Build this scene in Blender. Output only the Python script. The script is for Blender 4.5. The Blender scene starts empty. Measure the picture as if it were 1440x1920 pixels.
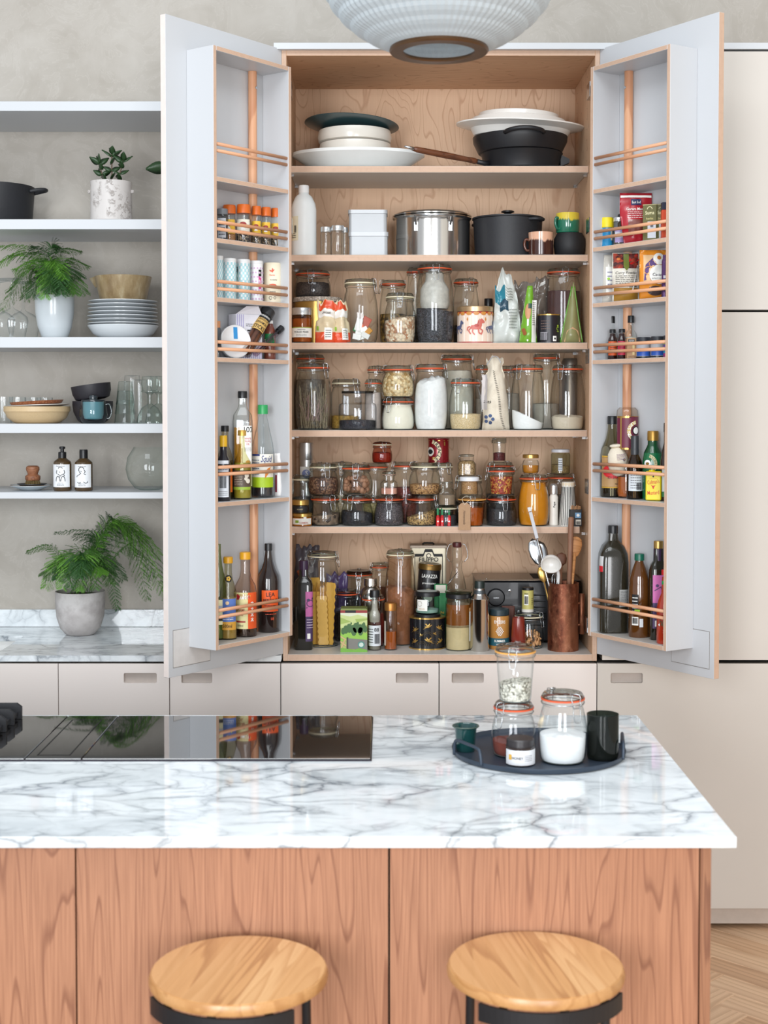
import bpy, math, random
from math import sin, cos, pi, radians as R, sqrt, atan2, tan
from mathutils import Vector, Matrix, noise as mnoise

# ------------------------------------------------------------------ camera, light, exposure
SC = bpy.context.scene
COL = SC.collection
W_PX, H_PX = 1440, 1920
F = 2650.0                     # focal length in pixels
TP = 0.035                     # tangent of the small downward pitch
CP, SP = 1/sqrt(1+TP*TP), TP/sqrt(1+TP*TP)
PY = 760 + F*TP                # principal row
CY, CZ = -4.5, 1.70            # camera position (x = 0); pantry front plane is y = 0
cam = bpy.data.cameras.new('camera')
cam.sensor_fit = 'HORIZONTAL'; cam.sensor_width = 36; cam.lens = 36*F/W_PX
cam.shift_y = -(H_PX/2-PY)/W_PX
cam.clip_start = .1; cam.clip_end = 60
cam.dof.use_dof = True; cam.dof.focus_distance = 4.55; cam.dof.aperture_fstop = 7
co = bpy.data.objects.new('camera', cam); COL.objects.link(co)
co.location = (0, CY, CZ); co.rotation_euler = (pi/2 - math.atan(TP), 0, 0)
SC.camera = co
SC.view_settings.view_transform = 'Standard'; SC.view_settings.look = 'None'
SC.view_settings.gamma = 1; SC.view_settings.use_curve_mapping = False
SC.view_settings.exposure = 0.3
SC.cycles.transparent_max_bounces = 32; SC.cycles.max_bounces = 10
SC.cycles.sample_clamp_indirect = 6
SC.cycles.use_denoising = True
wd = bpy.data.worlds.new('daylight'); SC.world = wd; wd.use_nodes = True
wb = wd.node_tree.nodes['Background']; wb.inputs[0].default_value = (.90, .945, 1, 1); wb.inputs[1].default_value = .60
def area(name, loc, aim, sx, sy, power, col=(1, 1, 1)):
    l = bpy.data.lights.new(name, 'AREA'); l.shape = 'RECTANGLE'; l.size = sx; l.size_y = sy
    l.energy = power; l.color = col
    o = bpy.data.objects.new(name, l); COL.objects.link(o); o.location = loc
    d = Vector(aim)-Vector(loc); o.rotation_euler = d.to_track_quat('-Z', 'Y').to_euler()
    return o
area('garden_window_light', (-1.9, -7.2, 2.0), (.1, 0, 1.5), 1.6, 2.6, 175, (.94, .97, 1))
area('garden_door_light', (.9, -7.4, 1.9), (.2, 0, 1.5), 1.5, 2.7, 125, (.97, .98, 1))
area('skylight_light', (-.3, -2.7, 4.2), (-.3, -2.6, 0), 3.0, 1.6, 66, (.92, .97, 1))

# ------------------------------------------------------------------ picture <-> place
def ray(px, py):
    a, b = (px-720)/F, (PY-py)/F
    return Vector((a, b*SP+CP, b*CP-SP))
def P(px, py, Y):
    d = ray(px, py); t = (Y-CY)/d.y
    return Vector((d.x*t, Y, CZ+d.z*t))
def PZ(px, py, z):
    d = ray(px, py); t = (z-CZ)/d.z
    return Vector((d.x*t, CY+d.y*t, z))
def X(px, Y, py=760): return P(px, py, Y).x
def Z(py, Y): return P(720, py, Y).z
def M(Y): return (Y-CY)/F

# ------------------------------------------------------------------ node materials
MATS = {}
def lin(c):
    if isinstance(c, str):
        c = tuple(int(c[i:i+2], 16)/255 for i in (0, 2, 4))
        c = tuple(v/12.92 if v <= .04045 else ((v+.055)/1.055)**2.4 for v in c)
    return (*c[:3], 1)
class NT:
    def __init__(s, name):
        s.m = bpy.data.materials.new(name); s.m.use_nodes = True; s.t = s.m.node_tree; s.t.nodes.clear()
        s.out = s.n('ShaderNodeOutputMaterial')
    def n(s, k, **kw):
        x = s.t.nodes.new(k)
        for a, b in kw.items(): setattr(x, a, b)
        return x
    def l(s, a, b): s.t.links.new(a, b)
    def pr(s, **kw):
        p = s.n('ShaderNodeBsdfPrincipled'); s.l(p.outputs[0], s.out.inputs[0])
        for a, b in kw.items(): p.inputs[a.replace('_', ' ')].default_value = b
        return p
    def co(s, scale=(1, 1, 1), rot=(0, 0, 0), kind='Object'):
        c = s.n('ShaderNodeTexCoord'); m = s.n('ShaderNodeMapping'); s.l(c.outputs[kind], m.inputs[0])
        m.inputs[3].default_value = scale; m.inputs[2].default_value = rot
        return m.outputs[0]
    def noise(s, v, sc, det=3, rough=.55, dist=0):
        x = s.n('ShaderNodeTexNoise'); s.l(v, x.inputs['Vector']); x.inputs['Scale'].default_value = sc
        x.inputs['Detail'].default_value = det; x.inputs['Roughness'].default_value = rough; x.inputs['Distortion'].default_value = dist
        return x.outputs[0]
    def ramp(s, f, stops, interp='LINEAR'):
        r = s.n('ShaderNodeValToRGB'); s.l(f, r.inputs[0]); e = r.color_ramp.elements; r.color_ramp.interpolation = interp
        while len(e) < len(stops): e.new(.5)
        for el, (p, c) in zip(e, stops): el.position = p; el.color = lin(c) if not isinstance(c, (int, float)) else (c, c, c, 1)
        return r.outputs[0]
    def math(s, op, a, b=None, c=None):
        x = s.n('ShaderNodeMath', operation=op)
        for i, v in enumerate((a, b, c)):
            if v is None: continue
            if isinstance(v, (int, float)): x.inputs[i].default_value = v
            else: s.l(v, x.inputs[i])
        return x.outputs[0]
    def mix(s, f, a, b, blend='MIX'):
        x = s.n('ShaderNodeMix', data_type='RGBA', blend_type=blend)
        for i, v in ((0, f), (6, a), (7, b)):
            if isinstance(v, (int, float)): x.inputs[i].default_value = v
            elif isinstance(v, (str, tuple)): x.inputs[i].default_value = lin(v)
            else: s.l(v, x.inputs[i])
        return x.outputs[2]
    def bump(s, h, p, st=.3, d=.002):
        b = s.n('ShaderNodeBump'); b.inputs[0].default_value = st; b.inputs[1].default_value = d
        s.l(h, b.inputs['Height']); s.l(b.outputs[0], p.inputs['Normal'])
def mat(col, rough=.5, metal=0, var=.06, sc=40, bump=0, coat=0, key=None, spec=.5):
    """painted / plain surface: base colour with slight procedural variation"""
    k = key or ('plain', str(col), rough, metal, var, sc, bump, coat, spec)
    if k in MATS: return MATS[k]
    t = NT('finish_'+(col if isinstance(col, str) else 'c'))
    p = t.pr(Roughness=rough, Metallic=metal, Coat_Weight=coat); p.inputs['Specular IOR Level'].default_value = spec
    v = t.noise(t.co(), sc, 3)
    c = lin(col)
    lo = tuple(max(0, x*(1-var*2)) for x in c[:3]); hi = tuple(min(1, x*(1+var)) for x in c[:3])
    t.l(t.mix(v, lo, hi), p.inputs['Base Color'])
    if bump: t.bump(v, p, bump, .002)
    MATS[k] = t.m; return t.m
def grains(a, b, sc=160, c=None, rough=.7, bump=.5, key=None):
    """dry contents: seeds, flakes, powder"""
    k = key or ('grain', a, b, c, sc)
    if k in MATS: return MATS[k]
    t = NT('contents'); p = t.pr(Roughness=rough)
    v = t.n('ShaderNodeTexVoronoi'); t.l(t.co(), v.inputs['Vector']); v.inputs['Scale'].default_value = sc
    s = t.n('ShaderNodeSeparateColor'); t.l(v.outputs['Color'], s.inputs[0])
    st = [(0, a), (.55, b)] + ([(.85, c)] if c else [])
    col = t.ramp(s.outputs[0], st)
    e = t.math('MULTIPLY', v.outputs['Distance'], 1.0)
    col = t.mix(t.math('MULTIPLY', t.ramp(e, [(.35, 0.0), (.8, 1.0)]), .35), col, (.01, .008, .006))
    t.l(col, p.inputs['Base Color']); t.bump(t.math('SUBTRACT', 1, e), p, bump, .003)
    MATS[k] = t.m; return t.m
def powder(col, key=None, mott=.12):
    k = ('powder', col, mott)
    if k in MATS: return MATS[k]
    t = NT('powder'); p = t.pr(Roughness=.95)
    n = t.noise(t.co(), 35, 6, .65); c = lin(col)
    t.l(t.mix(t.ramp(n, [(.35, 0.0), (.65, 1.0)]), tuple(x*(1-mott*1.5) for x in c[:3]), c[:3]), p.inputs['Base Color'])
    t.bump(n, p, .4, .003); MATS[k] = t.m; return t.m
def glass(tint='FAFCFB', edge='8C9692', body=0.0, rough=.03, key=None, refl=1.0):
    """thin-walled glass: see-through, darker where the wall is seen edge-on, Fresnel gloss"""
    k = ('glass', tint, edge, body, rough, refl)
    if k in MATS: return MATS[k]
    t = NT('glass'); lw = t.n('ShaderNodeLayerWeight'); lw.inputs[0].default_value = .5
    f = t.ramp(lw.outputs['Facing'], [(.45, 0.0), (.8, .38), (.95, 1.0)])
    tr = t.n('ShaderNodeBsdfTransparent'); t.l(t.mix(f, tint, edge), tr.inputs[0])
    gl = t.n('ShaderNodeBsdfGlossy'); gl.inputs[1].default_value = rough; gl.inputs[0].default_value = (.95, .97, 1, 1)
    l2 = t.n('ShaderNodeLayerWeight'); l2.inputs[0].default_value = .5
    fr = t.math('ADD', t.math('MULTIPLY', t.math('POWER', l2.outputs['Facing'], 4.0), .55), .045)
    nz = t.noise(t.co(), 14, 2); bp = t.n('ShaderNodeBump'); bp.inputs[0].default_value = .12; bp.inputs[1].default_value = .004
    t.l(nz, bp.inputs['Height']); t.l(bp.outputs[0], gl.inputs['Normal'])
    m = t.n('ShaderNodeMixShader'); t.l(t.math('MULTIPLY', fr, refl), m.inputs[0]); t.l(tr.outputs[0], m.inputs[1]); t.l(gl.outputs[0], m.inputs[2])
    t.l(m.outputs[0], t.out.inputs[0]); MATS[k] = t.m; return t.m
def wood(key, a, b, c, axis='z', sc=1.0, lines=14, stretch=.12, rough=.45, coat=0, fine=.35, thin=0):
    """grain from contour lines of a stretched noise, running along AXIS"""
    if key in MATS: return MATS[key]
    t = NT(key); p = t.pr(Roughness=rough, Coat_Weight=coat)
    s = {'x': (stretch, 1, 1), 'y': (1, stretch, 1), 'z': (1, 1, stretch)}[axis]
    co_ = t.co(s)
    n = t.noise(co_, 3.2*sc, 2, .45, .25)
    fr = t.math('FRACT', t.math('MULTIPLY', n, lines))
    ring = t.ramp(fr, [(0, 0.0), (.8, .1), (.92, .9), (.96, .7), (1, 0.0)] if thin else [(0, 0.0), (.55, .25), (.86, 1.0), (.93, .9), (1, 0.0)])
    s2 = {'x': (.02, 1, 1), 'y': (1, .02, 1), 'z': (1, 1, .02)}[axis]
    f2 = t.noise(t.co(s2), 240, 3, .6)
    big = t.noise(t.co(s), 1.6, 2)
    base = t.mix(t.ramp(big, [(.3, 0.0), (.7, 1.0)]), a, b)
    col = t.mix(t.math('MULTIPLY', ring, .75), base, c)
    col = t.mix(t.math('MULTIPLY', t.ramp(f2, [(.4, 0.0), (.7, 1.0)]), fine), col, c)
    t.l(col, p.inputs['Base Color']); t.bump(f2, p, .12, .001)
    MATS[key] = t.m; return t.m
def ply(key, axis='z', pitch=.0026, a='D2B29A', b='9C7C66'):
    if key in MATS: return MATS[key]
    t = NT(key); p = t.pr(Roughness=.6)
    co_ = t.co(); sp = t.n('ShaderNodeSeparateXYZ'); t.l(co_, sp.inputs[0])
    w = t.math('SINE', t.math('MULTIPLY', sp.outputs['XYZ'.index(axis.upper())], 2*pi/pitch))
    n = t.noise(t.co((60, 60, 60)), 1.2, 3)
    f = t.math('MULTIPLY', t.ramp(w, [(.3, 0.0), (.75, 1.0)]), .62)
    f = t.math('ADD', f, t.math('MULTIPLY', t.math('SUBTRACT', n, .5), .5))
    t.l(t.mix(f, a, b), p.inputs['Base Color']); MATS[key] = t.m; return t.m
def marble(key, sx=1.0, sy=1.0, rough=.06):
    if key in MATS: return MATS[key]
    t = NT(key); p = t.pr(Roughness=rough, Coat_Weight=.3); p.inputs['Coat Roughness'].default_value = .03
    base = t.co((sx, sy, 1))
    n1 = t.n('ShaderNodeTexNoise'); t.l(base, n1.inputs['Vector']); n1.inputs['Scale'].default_value = 4; n1.inputs['Detail'].default_value = 6
    va = t.n('ShaderNodeVectorMath', operation='SCALE'); t.l(n1.outputs['Color'], va.inputs[0]); va.inputs['Scale'].default_value = .36
    vb = t.n('ShaderNodeVectorMath', operation='ADD'); t.l(base, vb.inputs[0]); t.l(va.outputs[0], vb.inputs[1])
    def vein(scale, width, lo):
        v = t.n('ShaderNodeTexVoronoi', feature='DISTANCE_TO_EDGE'); t.l(vb.outputs[0], v.inputs['Vector']); v.inputs['Scale'].default_value = scale
        g = t.ramp(v.outputs[0], [(0, 1.0), (width*.22, .45), (width, 0.0)])
        m = t.ramp(t.noise(base, scale*.55, 3), [(lo, 0.0), (lo+.22, 1.0)])
        return t.math('MULTIPLY', g, m)
    v1 = vein(7.5, .13, .36); v2 = vein(17, .16, .44); v3 = vein(3.2, .045, .42)
    cl = t.ramp(t.noise(vb.outputs[0], 5, 6, .65), [(.46, 0.0), (.66, 1.0)])
    col = t.mix(t.math('MULTIPLY', cl, .38), 'F1F7FA', 'A9B3BA')
    col = t.mix(t.math('MULTIPLY', v1, .85), col, '5E6873')
    col = t.mix(t.math('MULTIPLY', v2, .6), col, '747C84')
    col = t.mix(t.math('MULTIPLY', v3, .8), col, '4A525C')
    t.l(col, p.inputs['Base Color']); MATS[key] = t.m; return t.m
def plaster(key):
    t = NT(key); p = t.pr(Roughness=.8)
    b = t.co()
    n = t.noise(b, 1.7, 5, .6, 1.4); n2 = t.noise(b, 7, 6, .62, 1.6); n3 = t.noise(t.co((1, 1, 1), (0, .6, 0)), 22, 4, .6, 2)
    f = t.math('ADD', t.math('MULTIPLY', n, .6), t.math('MULTIPLY', n2, .4))
    col = t.ramp(f, [(.30, 'A69F95'), (.5, 'B4AEA5'), (.70, 'C0BBB3')])
    r = t.math('ABSOLUTE', t.math('SUBTRACT', n2, .5))
    col = t.mix(t.math('MULTIPLY', t.ramp(r, [(0, 1.0), (.015, 0.0)]), .2), col, 'CFCBC4')
    t.l(col, p.inputs['Base Color']); t.bump(t.math('ADD', n2, t.math('MULTIPLY', n3, .4)), p, .12, .003)
    return t.m

# ------------------------------------------------------------------ mesh helpers
def link(o, parent=None, loc=None):
    COL.objects.link(o)
    if parent is not None: o.parent = parent
    if loc is not None: o.location = loc
    return o
def mobj(name, vs, fs, m, parent=None, smooth=False, loc=None, midx=None):
    me = bpy.data.meshes.new(name); me.from_pydata([tuple(v) for v in vs], [], fs)
    for x in (m if isinstance(m, (list, tuple)) else [m]): me.materials.append(x)
    if smooth: me.polygons.foreach_set('use_smooth', [True]*len(fs))
    if midx: me.polygons.foreach_set('material_index', midx)
    me.update()
    return link(bpy.data.objects.new(name, me), parent, loc)
def tag(o, label=None, cat=None, group=None, kind=None):
    if label: o['label'] = label
    if cat: o['category'] = cat
    if group: o['group'] = group
    if kind: o['kind'] = kind
    return o
def T(name, label, cat, loc, rz=0, group=None):
    o = bpy.data.objects.new(name, None); o.empty_display_size = .05; COL.objects.link(o)
    o.location = loc; o.rotation_euler = (0, 0, rz)
    return tag(o, label, cat, group)
def boxv(x0, x1, y0, y1, z0, z1, bv=0):
    """box verts/faces; bv > 0 chamfers all twelve edges"""
    if bv <= 0:
        v = [(x, y, z) for z in (z0, z1) for y in (y0, y1) for x in (x0, x1)]
        return v, [(0, 1, 5, 4), (3, 2, 6, 7), (2, 0, 4, 6), (1, 3, 7, 5), (4, 5, 7, 6), (2, 3, 1, 0)]
    v = []; ids = {}
    X_, Y_, Z_ = (x0, x1), (y0, y1), (z0, z1)
    for i in (0, 1):
        for j in (0, 1):
            for k in (0, 1):
                sx, sy, sz = (bv if i == 0 else -bv), (bv if j == 0 else -bv), (bv if k == 0 else -bv)
                for a in range(3):
                    q = [X_[i]+sx, Y_[j]+sy, Z_[k]+sz]; q[a] = (X_[i], Y_[j], Z_[k])[a]
                    ids[i, j, k, a] = len(v); v.append(tuple(q))
    g = lambda i, j, k, a: ids[i, j, k, a]
    f = [(g(0, 0, 0, 1), g(1, 0, 0, 1), g(1, 0, 1, 1), g(0, 0, 1, 1)), (g(1, 1, 0, 1), g(0, 1, 0, 1), g(0, 1, 1, 1), g(1, 1, 1, 1)),
         (g(0, 1, 0, 0), g(0, 0, 0, 0), g(0, 0, 1, 0), g(0, 1, 1, 0)), (g(1, 0, 0, 0), g(1, 1, 0, 0), g(1, 1, 1, 0), g(1, 0, 1, 0)),
         (g(0, 0, 1, 2), g(1, 0, 1, 2), g(1, 1, 1, 2), g(0, 1, 1, 2)), (g(0, 1, 0, 2), g(1, 1, 0, 2), g(1, 0, 0, 2), g(0, 0, 0, 2))]
    for i in (0, 1):
        for j in (0, 1): f.append((g(i, j, 0, 0), g(i, j, 1, 0), g(i, j, 1, 1), g(i, j, 0, 1)))
    for i in (0, 1):
        for k in (0, 1): f.append((g(i, 0, k, 0), g(i, 1, k, 0), g(i, 1, k, 2), g(i, 0, k, 2)))
    for j in (0, 1):
        for k in (0, 1): f.append((g(0, j, k, 1), g(1, j, k, 1), g(1, j, k, 2), g(0, j, k, 2)))
    for i in (0, 1):
        for j in (0, 1):
            for k in (0, 1): f.append((g(i, j, k, 0), g(i, j, k, 1), g(i, j, k, 2)))
    return v, f
def recalc(o):
    import bmesh
    b = bmesh.new(); b.from_mesh(o.data); bmesh.ops.recalc_face_normals(b, faces=b.faces); b.to_mesh(o.data); b.free(); return o
def box(name, x0, x1, y0, y1, z0, z1, m, parent=None, front=None, bv=.0008, loc=None):
    v, f = boxv(x0, x1, y0, y1, z0, z1, bv)
    ms = [m, front] if front else m
    o = mobj(name, v, f, ms, parent, loc=loc, midx=([1]+[0]*(len(f)-1)) if front else None)
    if bv > 0: recalc(o)
    return o
def wedge(name, pts, y0, y1, m, parent=None, loc=None, front=None):
    """polygon in xz extruded along y"""
    n = len(pts); v = [(x, y0, z) for x, z in pts]+[(x, y1, z) for x, z in pts]
    f = [tuple(range(n)), tuple(range(2*n-1, n-1, -1))]+[(i, n+i, n+(i+1) % n, (i+1) % n) for i in range(n)]
    o = mobj(name, v, f, [m, front] if front else m, parent, loc=loc, midx=([1]+[0]*(n+1)) if front else None); return recalc(o)
def ring(r, z, seg, sq=0, sx=1, sy=1, tw=0):
    out = []
    for i in range(seg):
        a = 2*pi*i/seg+tw; c, s = cos(a), sin(a)
        if sq:
            k = (abs(c)**sq+abs(s)**sq)**(-1/sq)
        else: k = 1
        out.append((r*k*c*sx, r*k*s*sy, z))
    return out
def lathe(name, prof, m, parent=None, seg=32, sq=0, sx=1, sy=1, loc=None, smooth=True, jit=0, mi=None):
    vs, fs, pr = [], [], []; idx = []
    for r, z in prof:
        if r <= 1e-6: idx.append([len(vs)]); vs.append((0, 0, z))
        else:
            idx.append(list(range(len(vs), len(vs)+seg)))
            q = ring(r, z, seg, sq, sx, sy)
            if jit: q = [(x*(1+jit*mnoise.noise((x*30, y*30, zz*30))), y*(1+jit*mnoise.noise((x*30+5, y*30, zz*30))), zz) for x, y, zz in q]
            vs += q
    for k in range(len(idx)-1):
        a, b = idx[k], idx[k+1]
        for i in range(seg):
            j = (i+1) % seg
            if len(a) == 1 and len(b) == 1: continue
            if len(a) == 1: fs.append((a[0], b[j], b[i]))
            elif len(b) == 1: fs.append((a[i], a[j], b[0]))
            else: fs.append((a[i], a[j], b[j], b[i]))
    o = mobj(name, vs, fs, m, parent, smooth, loc)
    if smooth:
        try: o.data.set_sharp_from_angle(angle=R(38))
        except Exception: pass
    return o
def rprof(prof):
    def f(z):
        zz = sorted([(b, a) for a, b in prof if a > 1e-6])
        if z <= zz[0][0]: return zz[0][1]
        for (z0, r0), (z1, r1) in zip(zz, zz[1:]):
            if z0 <= z <= z1: return r0 if z1 == z0 else r0+(r1-r0)*(z-z0)/(z1-z0)
        return zz[-1][1]
    return f
def tube(name, pts, r, m, parent=None, closed=False, seg=8, loc=None, taper=None):
    pts = [Vector(p) for p in pts]; n = len(pts); vs, fs = [], []
    up = None
    for i, p in enumerate(pts):
        a = pts[i-1] if (i > 0 or closed) else p; b = pts[(i+1) % n] if (i < n-1 or closed) else p
        d = (b-a).normalized() if (b-a).length > 1e-9 else Vector((0, 0, 1))
        if up is None: up = d.orthogonal().normalized()
        up = (up-d*up.dot(d)); up = up.normalized() if up.length > 1e-6 else d.orthogonal().normalized()
        s = d.cross(up); rr = r*(taper[i] if taper else 1)
        for k in range(seg):
            t = 2*pi*k/seg; vs.append(p+(up*cos(t)+s*sin(t))*rr)
    for i in range(n if closed else n-1):
        for k in range(seg):
            a, b = i*seg, ((i+1) % n)*seg; l = (k+1) % seg
            fs.append((a+k, a+l, b+l, b+k))
    if not closed: fs += [tuple(range(seg-1, -1, -1)), tuple(range((n-1)*seg, n*seg))]
    return mobj(name, vs, fs, m, parent, True, loc)
def smoothpath(pts, n=6):
    pts = [Vector(p) for p in pts]; out = []
    for i in range(len(pts)-1):
        p0, p1, p2, p3 = pts[max(i-1, 0)], pts[i], pts[i+1], pts[min(i+2, len(pts)-1)]
        for k in range(n):
            t = k/n; out.append(.5*((2*p1)+(p2-p0)*t+(2*p0-5*p1+4*p2-p3)*t*t+(3*p1-p0-3*p2+p3)*t**3))
    return out+[pts[-1]]
def curve2d(name, loops, y0, y1, m, parent=None, loc=None, flat='xz'):
    """filled outline with holes, extruded; flat: plane of the outline"""
    cu = bpy.data.curves.new(name, 'CURVE'); cu.dimensions = '2D'; cu.fill_mode = 'BOTH'; cu.extrude = abs(y1-y0)/2
    for lp in loops:
        s = cu.splines.new('POLY'); s.points.add(len(lp)-1); s.use_cyclic_u = True
        for p, q in zip(s.points, lp): p.co = (q[0], q[1], 0, 1)
    t = bpy.data.objects.new(name, cu); me = bpy.data.meshes.new_from_object(t); bpy.data.objects.remove(t); bpy.data.curves.remove(cu)
    mid = (y0+y1)/2
    for v in me.vertices:
        x, y, z = v.co
        v.co = (x, mid-z, y) if flat == 'xz' else (x, y, mid+z)
    me.materials.clear(); me.materials.append(m); me.name = name
    return link(bpy.data.objects.new(name, me), parent, loc)
def rrect(x0, x1, y0, y1, r, n=4):
    out = []
    for cx, cy, a0 in ((x1-r, y1-r, 0), (x0+r, y1-r, 90), (x0+r, y0+r, 180), (x1-r, y0+r, 270)):
        for i in range(n+1):
            a = R(a0+90*i/n); out.append((cx+r*cos(a), cy+r*sin(a)))
    return out
class SqSurf:
    def __init__(s, f, sq): s.f, s.sq = f, sq
    def __call__(s, z): return s.f(z)
    def apos(s, u, v, a, d):
        r = s.f(v); t = u/max(r, .005)/1.12+a; k = (abs(sin(t))**s.sq+abs(cos(t))**s.sq)**(-1/s.sq); q = r*k+.0007+d
        return (q*sin(t), -q*cos(t), v)
# ---- flat print wrapped on a surface of revolution (Rf: radius at height) or laid on a flat face (Rf = None, depth d)
def wrap(u, v, Rf, a, d):
    if Rf is None: return (u, -d, v)
    if hasattr(Rf, 'apos'): return Rf.apos(u, v, a, d)
    if hasattr(Rf, 'pos'): return Rf.pos(u, v, d)
    r = Rf(v)+.0006+d; t = u/max(r, .005)+a
    return (r*sin(t), -r*cos(t), v)
def label(name, w, z0, z1, m, parent, Rf=None, a=0, d=0, cx=0, sq=0, both=False):
    n = 12 if Rf else 1; k = (8 if hasattr(Rf, 'pos') else 3) if Rf else 1
    vs, fs = [], []
    for j in range(k+1):
        for i in range(n+1):
            vs.append(wrap(cx+w*(i/n-.5), z0+(z1-z0)*j/k, Rf, R(a), d))
    for j in range(k):
        for i in range(n):
            q = j*(n+1)+i; fs.append((q, q+1, q+n+2, q+n+1))
    return mobj(name, vs, fs, m, parent, True)
TXT = {}
def textmesh(s, bold=False):
    if (s, bold) in TXT: return TXT[s, bold]
    cu = bpy.data.curves.new('t', 'FONT'); cu.body = s; cu.size = 1; cu.resolution_u = 2; cu.align_x = 'CENTER'
    if bold: cu.offset = .010
    t = bpy.data.objects.new('t', cu); me = bpy.data.meshes.new_from_object(t)
    vs = [v.co.copy() for v in me.vertices]; fs = [tuple(p.vertices) for p in me.polygons]
    xs = [v.x for v in vs] or [0]; w = max(xs)-min(xs)
    bpy.data.objects.remove(t); bpy.data.curves.remove(cu); bpy.data.meshes.remove(me)
    TXT[s, bold] = (vs, fs, w); return TXT[s, bold]
def text(s, h, z, m, parent, Rf=None, a=0, d=0, cx=0, w=None, bold=True, rot=0, name='lettering', slant=0):
    """lettering of cap height h centred on (cx, z)"""
    vs, fs, tw = textmesh(s, bold); k = h/.7
    kx = min(k, w/tw) if w else k
    cr, sr = cos(R(rot)), sin(R(rot)); out = []
    for v in vs:
        x, y = v.x*kx, (v.y-.35)*k; x += slant*y
        out.append(wrap(cx+x*cr-y*sr, z+x*sr+y*cr, Rf, R(a), d+.0005))
    return mobj(name, out, fs, m, parent)
def lines(n, w, z0, z1, m, parent, Rf=None, a=0, d=0, cx=0, name='small_print', seed=1, t=.3):
    """rows of small print as broken bars"""
    rnd = random.Random(seed); vs, fs = [], []
    for i in range(n):
        z = z1-(z1-z0)*(i+.5)/n; hh = (z1-z0)/n*t; x = -w/2
        while x < w/2-.001:
            l = min(rnd.uniform(.06, .22)*w, w/2-x)
            b = len(vs)
            for uu, vv in ((x, z-hh/2), (x+l, z-hh/2), (x+l, z+hh/2), (x, z+hh/2)): vs.append(wrap(cx+uu, vv, Rf, R(a), d+.0005))
            fs.append((b, b+1, b+2, b+3)); x += l+w*.035
        
    return mobj(name, vs, fs, m, parent)
def bars(w, z0, z1, m, parent, Rf=None, a=0, d=0, cx=0, seed=3):
    """barcode"""
    rnd = random.Random(seed); vs, fs = [], []; x = -w/2
    while x < w/2:
        l = rnd.choice((.03, .05, .08))*w; b = len(vs)
        for uu, vv in ((x, z0), (x+l, z0), (x+l, z1), (x, z1)): vs.append(wrap(cx+uu, vv, Rf, R(a), d+.0005))
        fs.append((b, b+1, b+2, b+3)); x += l+rnd.choice((.03, .05))*w
    return mobj('barcode', vs, fs, m, parent)
def shape(name, loops, m, parent, Rf=None, a=0, d=0, cx=0, z=0, sc=1, ex=.0005):
    """flat coloured motif(s) made of polygons"""
    vs, fs = [], []
    for q_, lp in enumerate(loops):
        b = len(vs); vs += [wrap(cx+x*sc, z+y*sc, Rf, R(a), d+ex+(q_ % 5)*1.2e-4) for x, y in lp]; L_ = len(lp)
        if Rf is None or L_ < 8 or (max(p[0] for p in lp)-min(p[0] for p in lp))*sc < .006: fs.append(tuple(range(b, b+L_))); continue
        mx_, my_ = sum(p[0] for p in lp)/L_, sum(p[1] for p in lp)/L_          # rings keep big motifs on the curved face
        for g_ in (.75, .5, .25):
            vs += [wrap(cx+(mx_+(x-mx_)*g_)*sc, z+(my_+(y-my_)*g_)*sc, Rf, R(a), d+ex+(q_ % 5)*1.2e-4) for x, y in lp]
        for j in range(3):
            for i in range(L_): fs.append((b+j*L_+i, b+j*L_+(i+1) % L_, b+(j+1)*L_+(i+1) % L_, b+(j+1)*L_+i))
        fs.append(tuple(range(b+3*L_, b+4*L_)))
    return mobj(name, vs, fs, m, parent)
def disc(cx, cy, r, n=14, ry=None): return [(cx+r*cos(2*pi*i/n), cy+(ry or r)*sin(2*pi*i/n)) for i in range(n)]
def stroke(pts, w):
    """thick polyline as quads"""
    out = []
    for (x0, y0), (x1, y1) in zip(pts, pts[1:]):
        L = sqrt((x1-x0)**2+(y1-y0)**2) or 1; nx, ny = -(y1-y0)/L*w/2, (x1-x0)/L*w/2
        out.append([(x0+nx, y0+ny), (x0-nx, y0-ny), (x1-nx, y1-ny), (x1+nx, y1+ny)])
    return out
def arc(cx, cy, r, a0, a1, n=12, ry=None): return [(cx+r*cos(R(a0+(a1-a0)*i/n)), cy+(ry or r)*sin(R(a0+(a1-a0)*i/n))) for i in range(n+1)]

# ------------------------------------------------------------------ shared finishes
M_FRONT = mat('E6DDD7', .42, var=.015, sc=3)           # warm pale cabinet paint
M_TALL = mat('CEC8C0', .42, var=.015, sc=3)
M_SHELF = mat('CACDD0', .4, var=.01, sc=3)
M_LAM = mat('C5C7CA', .38, var=.01, sc=3)              # white laminate inside doors
M_LAMG = mat('C9C5BF', .4, var=.01, sc=3)
M_BIRCH = wood('birch_veneer', 'E2C0A0', 'D8B18E', 'B98B69', 'z', 2.3, 19, .25, .5, fine=.15, thin=1)
M_BIRCHX = wood('birch_veneer_lying', 'DDB692', 'CFA37E', 'AF7D5B', 'x', 2.3, 19, .25, .5, fine=.15, thin=1)
M_PLYZ = ply('plywood_edge_lying', 'z'); M_PLYX = ply('plywood_edge_upright', 'x'); M_PLYY = ply('plywood_edge_deep', 'y')
M_BEECH = wood('beech_dowel', 'E0AC86', 'D69F79', 'B87C58', 'z', 3, 6, .1, .45, fine=.35)
M_BEECHX = wood('beech_dowel_lying', 'E2AF8A', 'DAA47E', 'BC825E', 'x', 3, 6, .1, .45, fine=.35)
M_ELM = wood('elm_veneer', 'B98768', 'AC795A', '794A34', 'z', 2.4, 26, .055, .42, fine=.5, thin=1)
M_MARB = marble('island_marble', .62, 1.0); M_MARB2 = marble('worktop_marble', .8, 2.4); M_MARBE = marble('marble_edge', 1, 1, .2)
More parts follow.
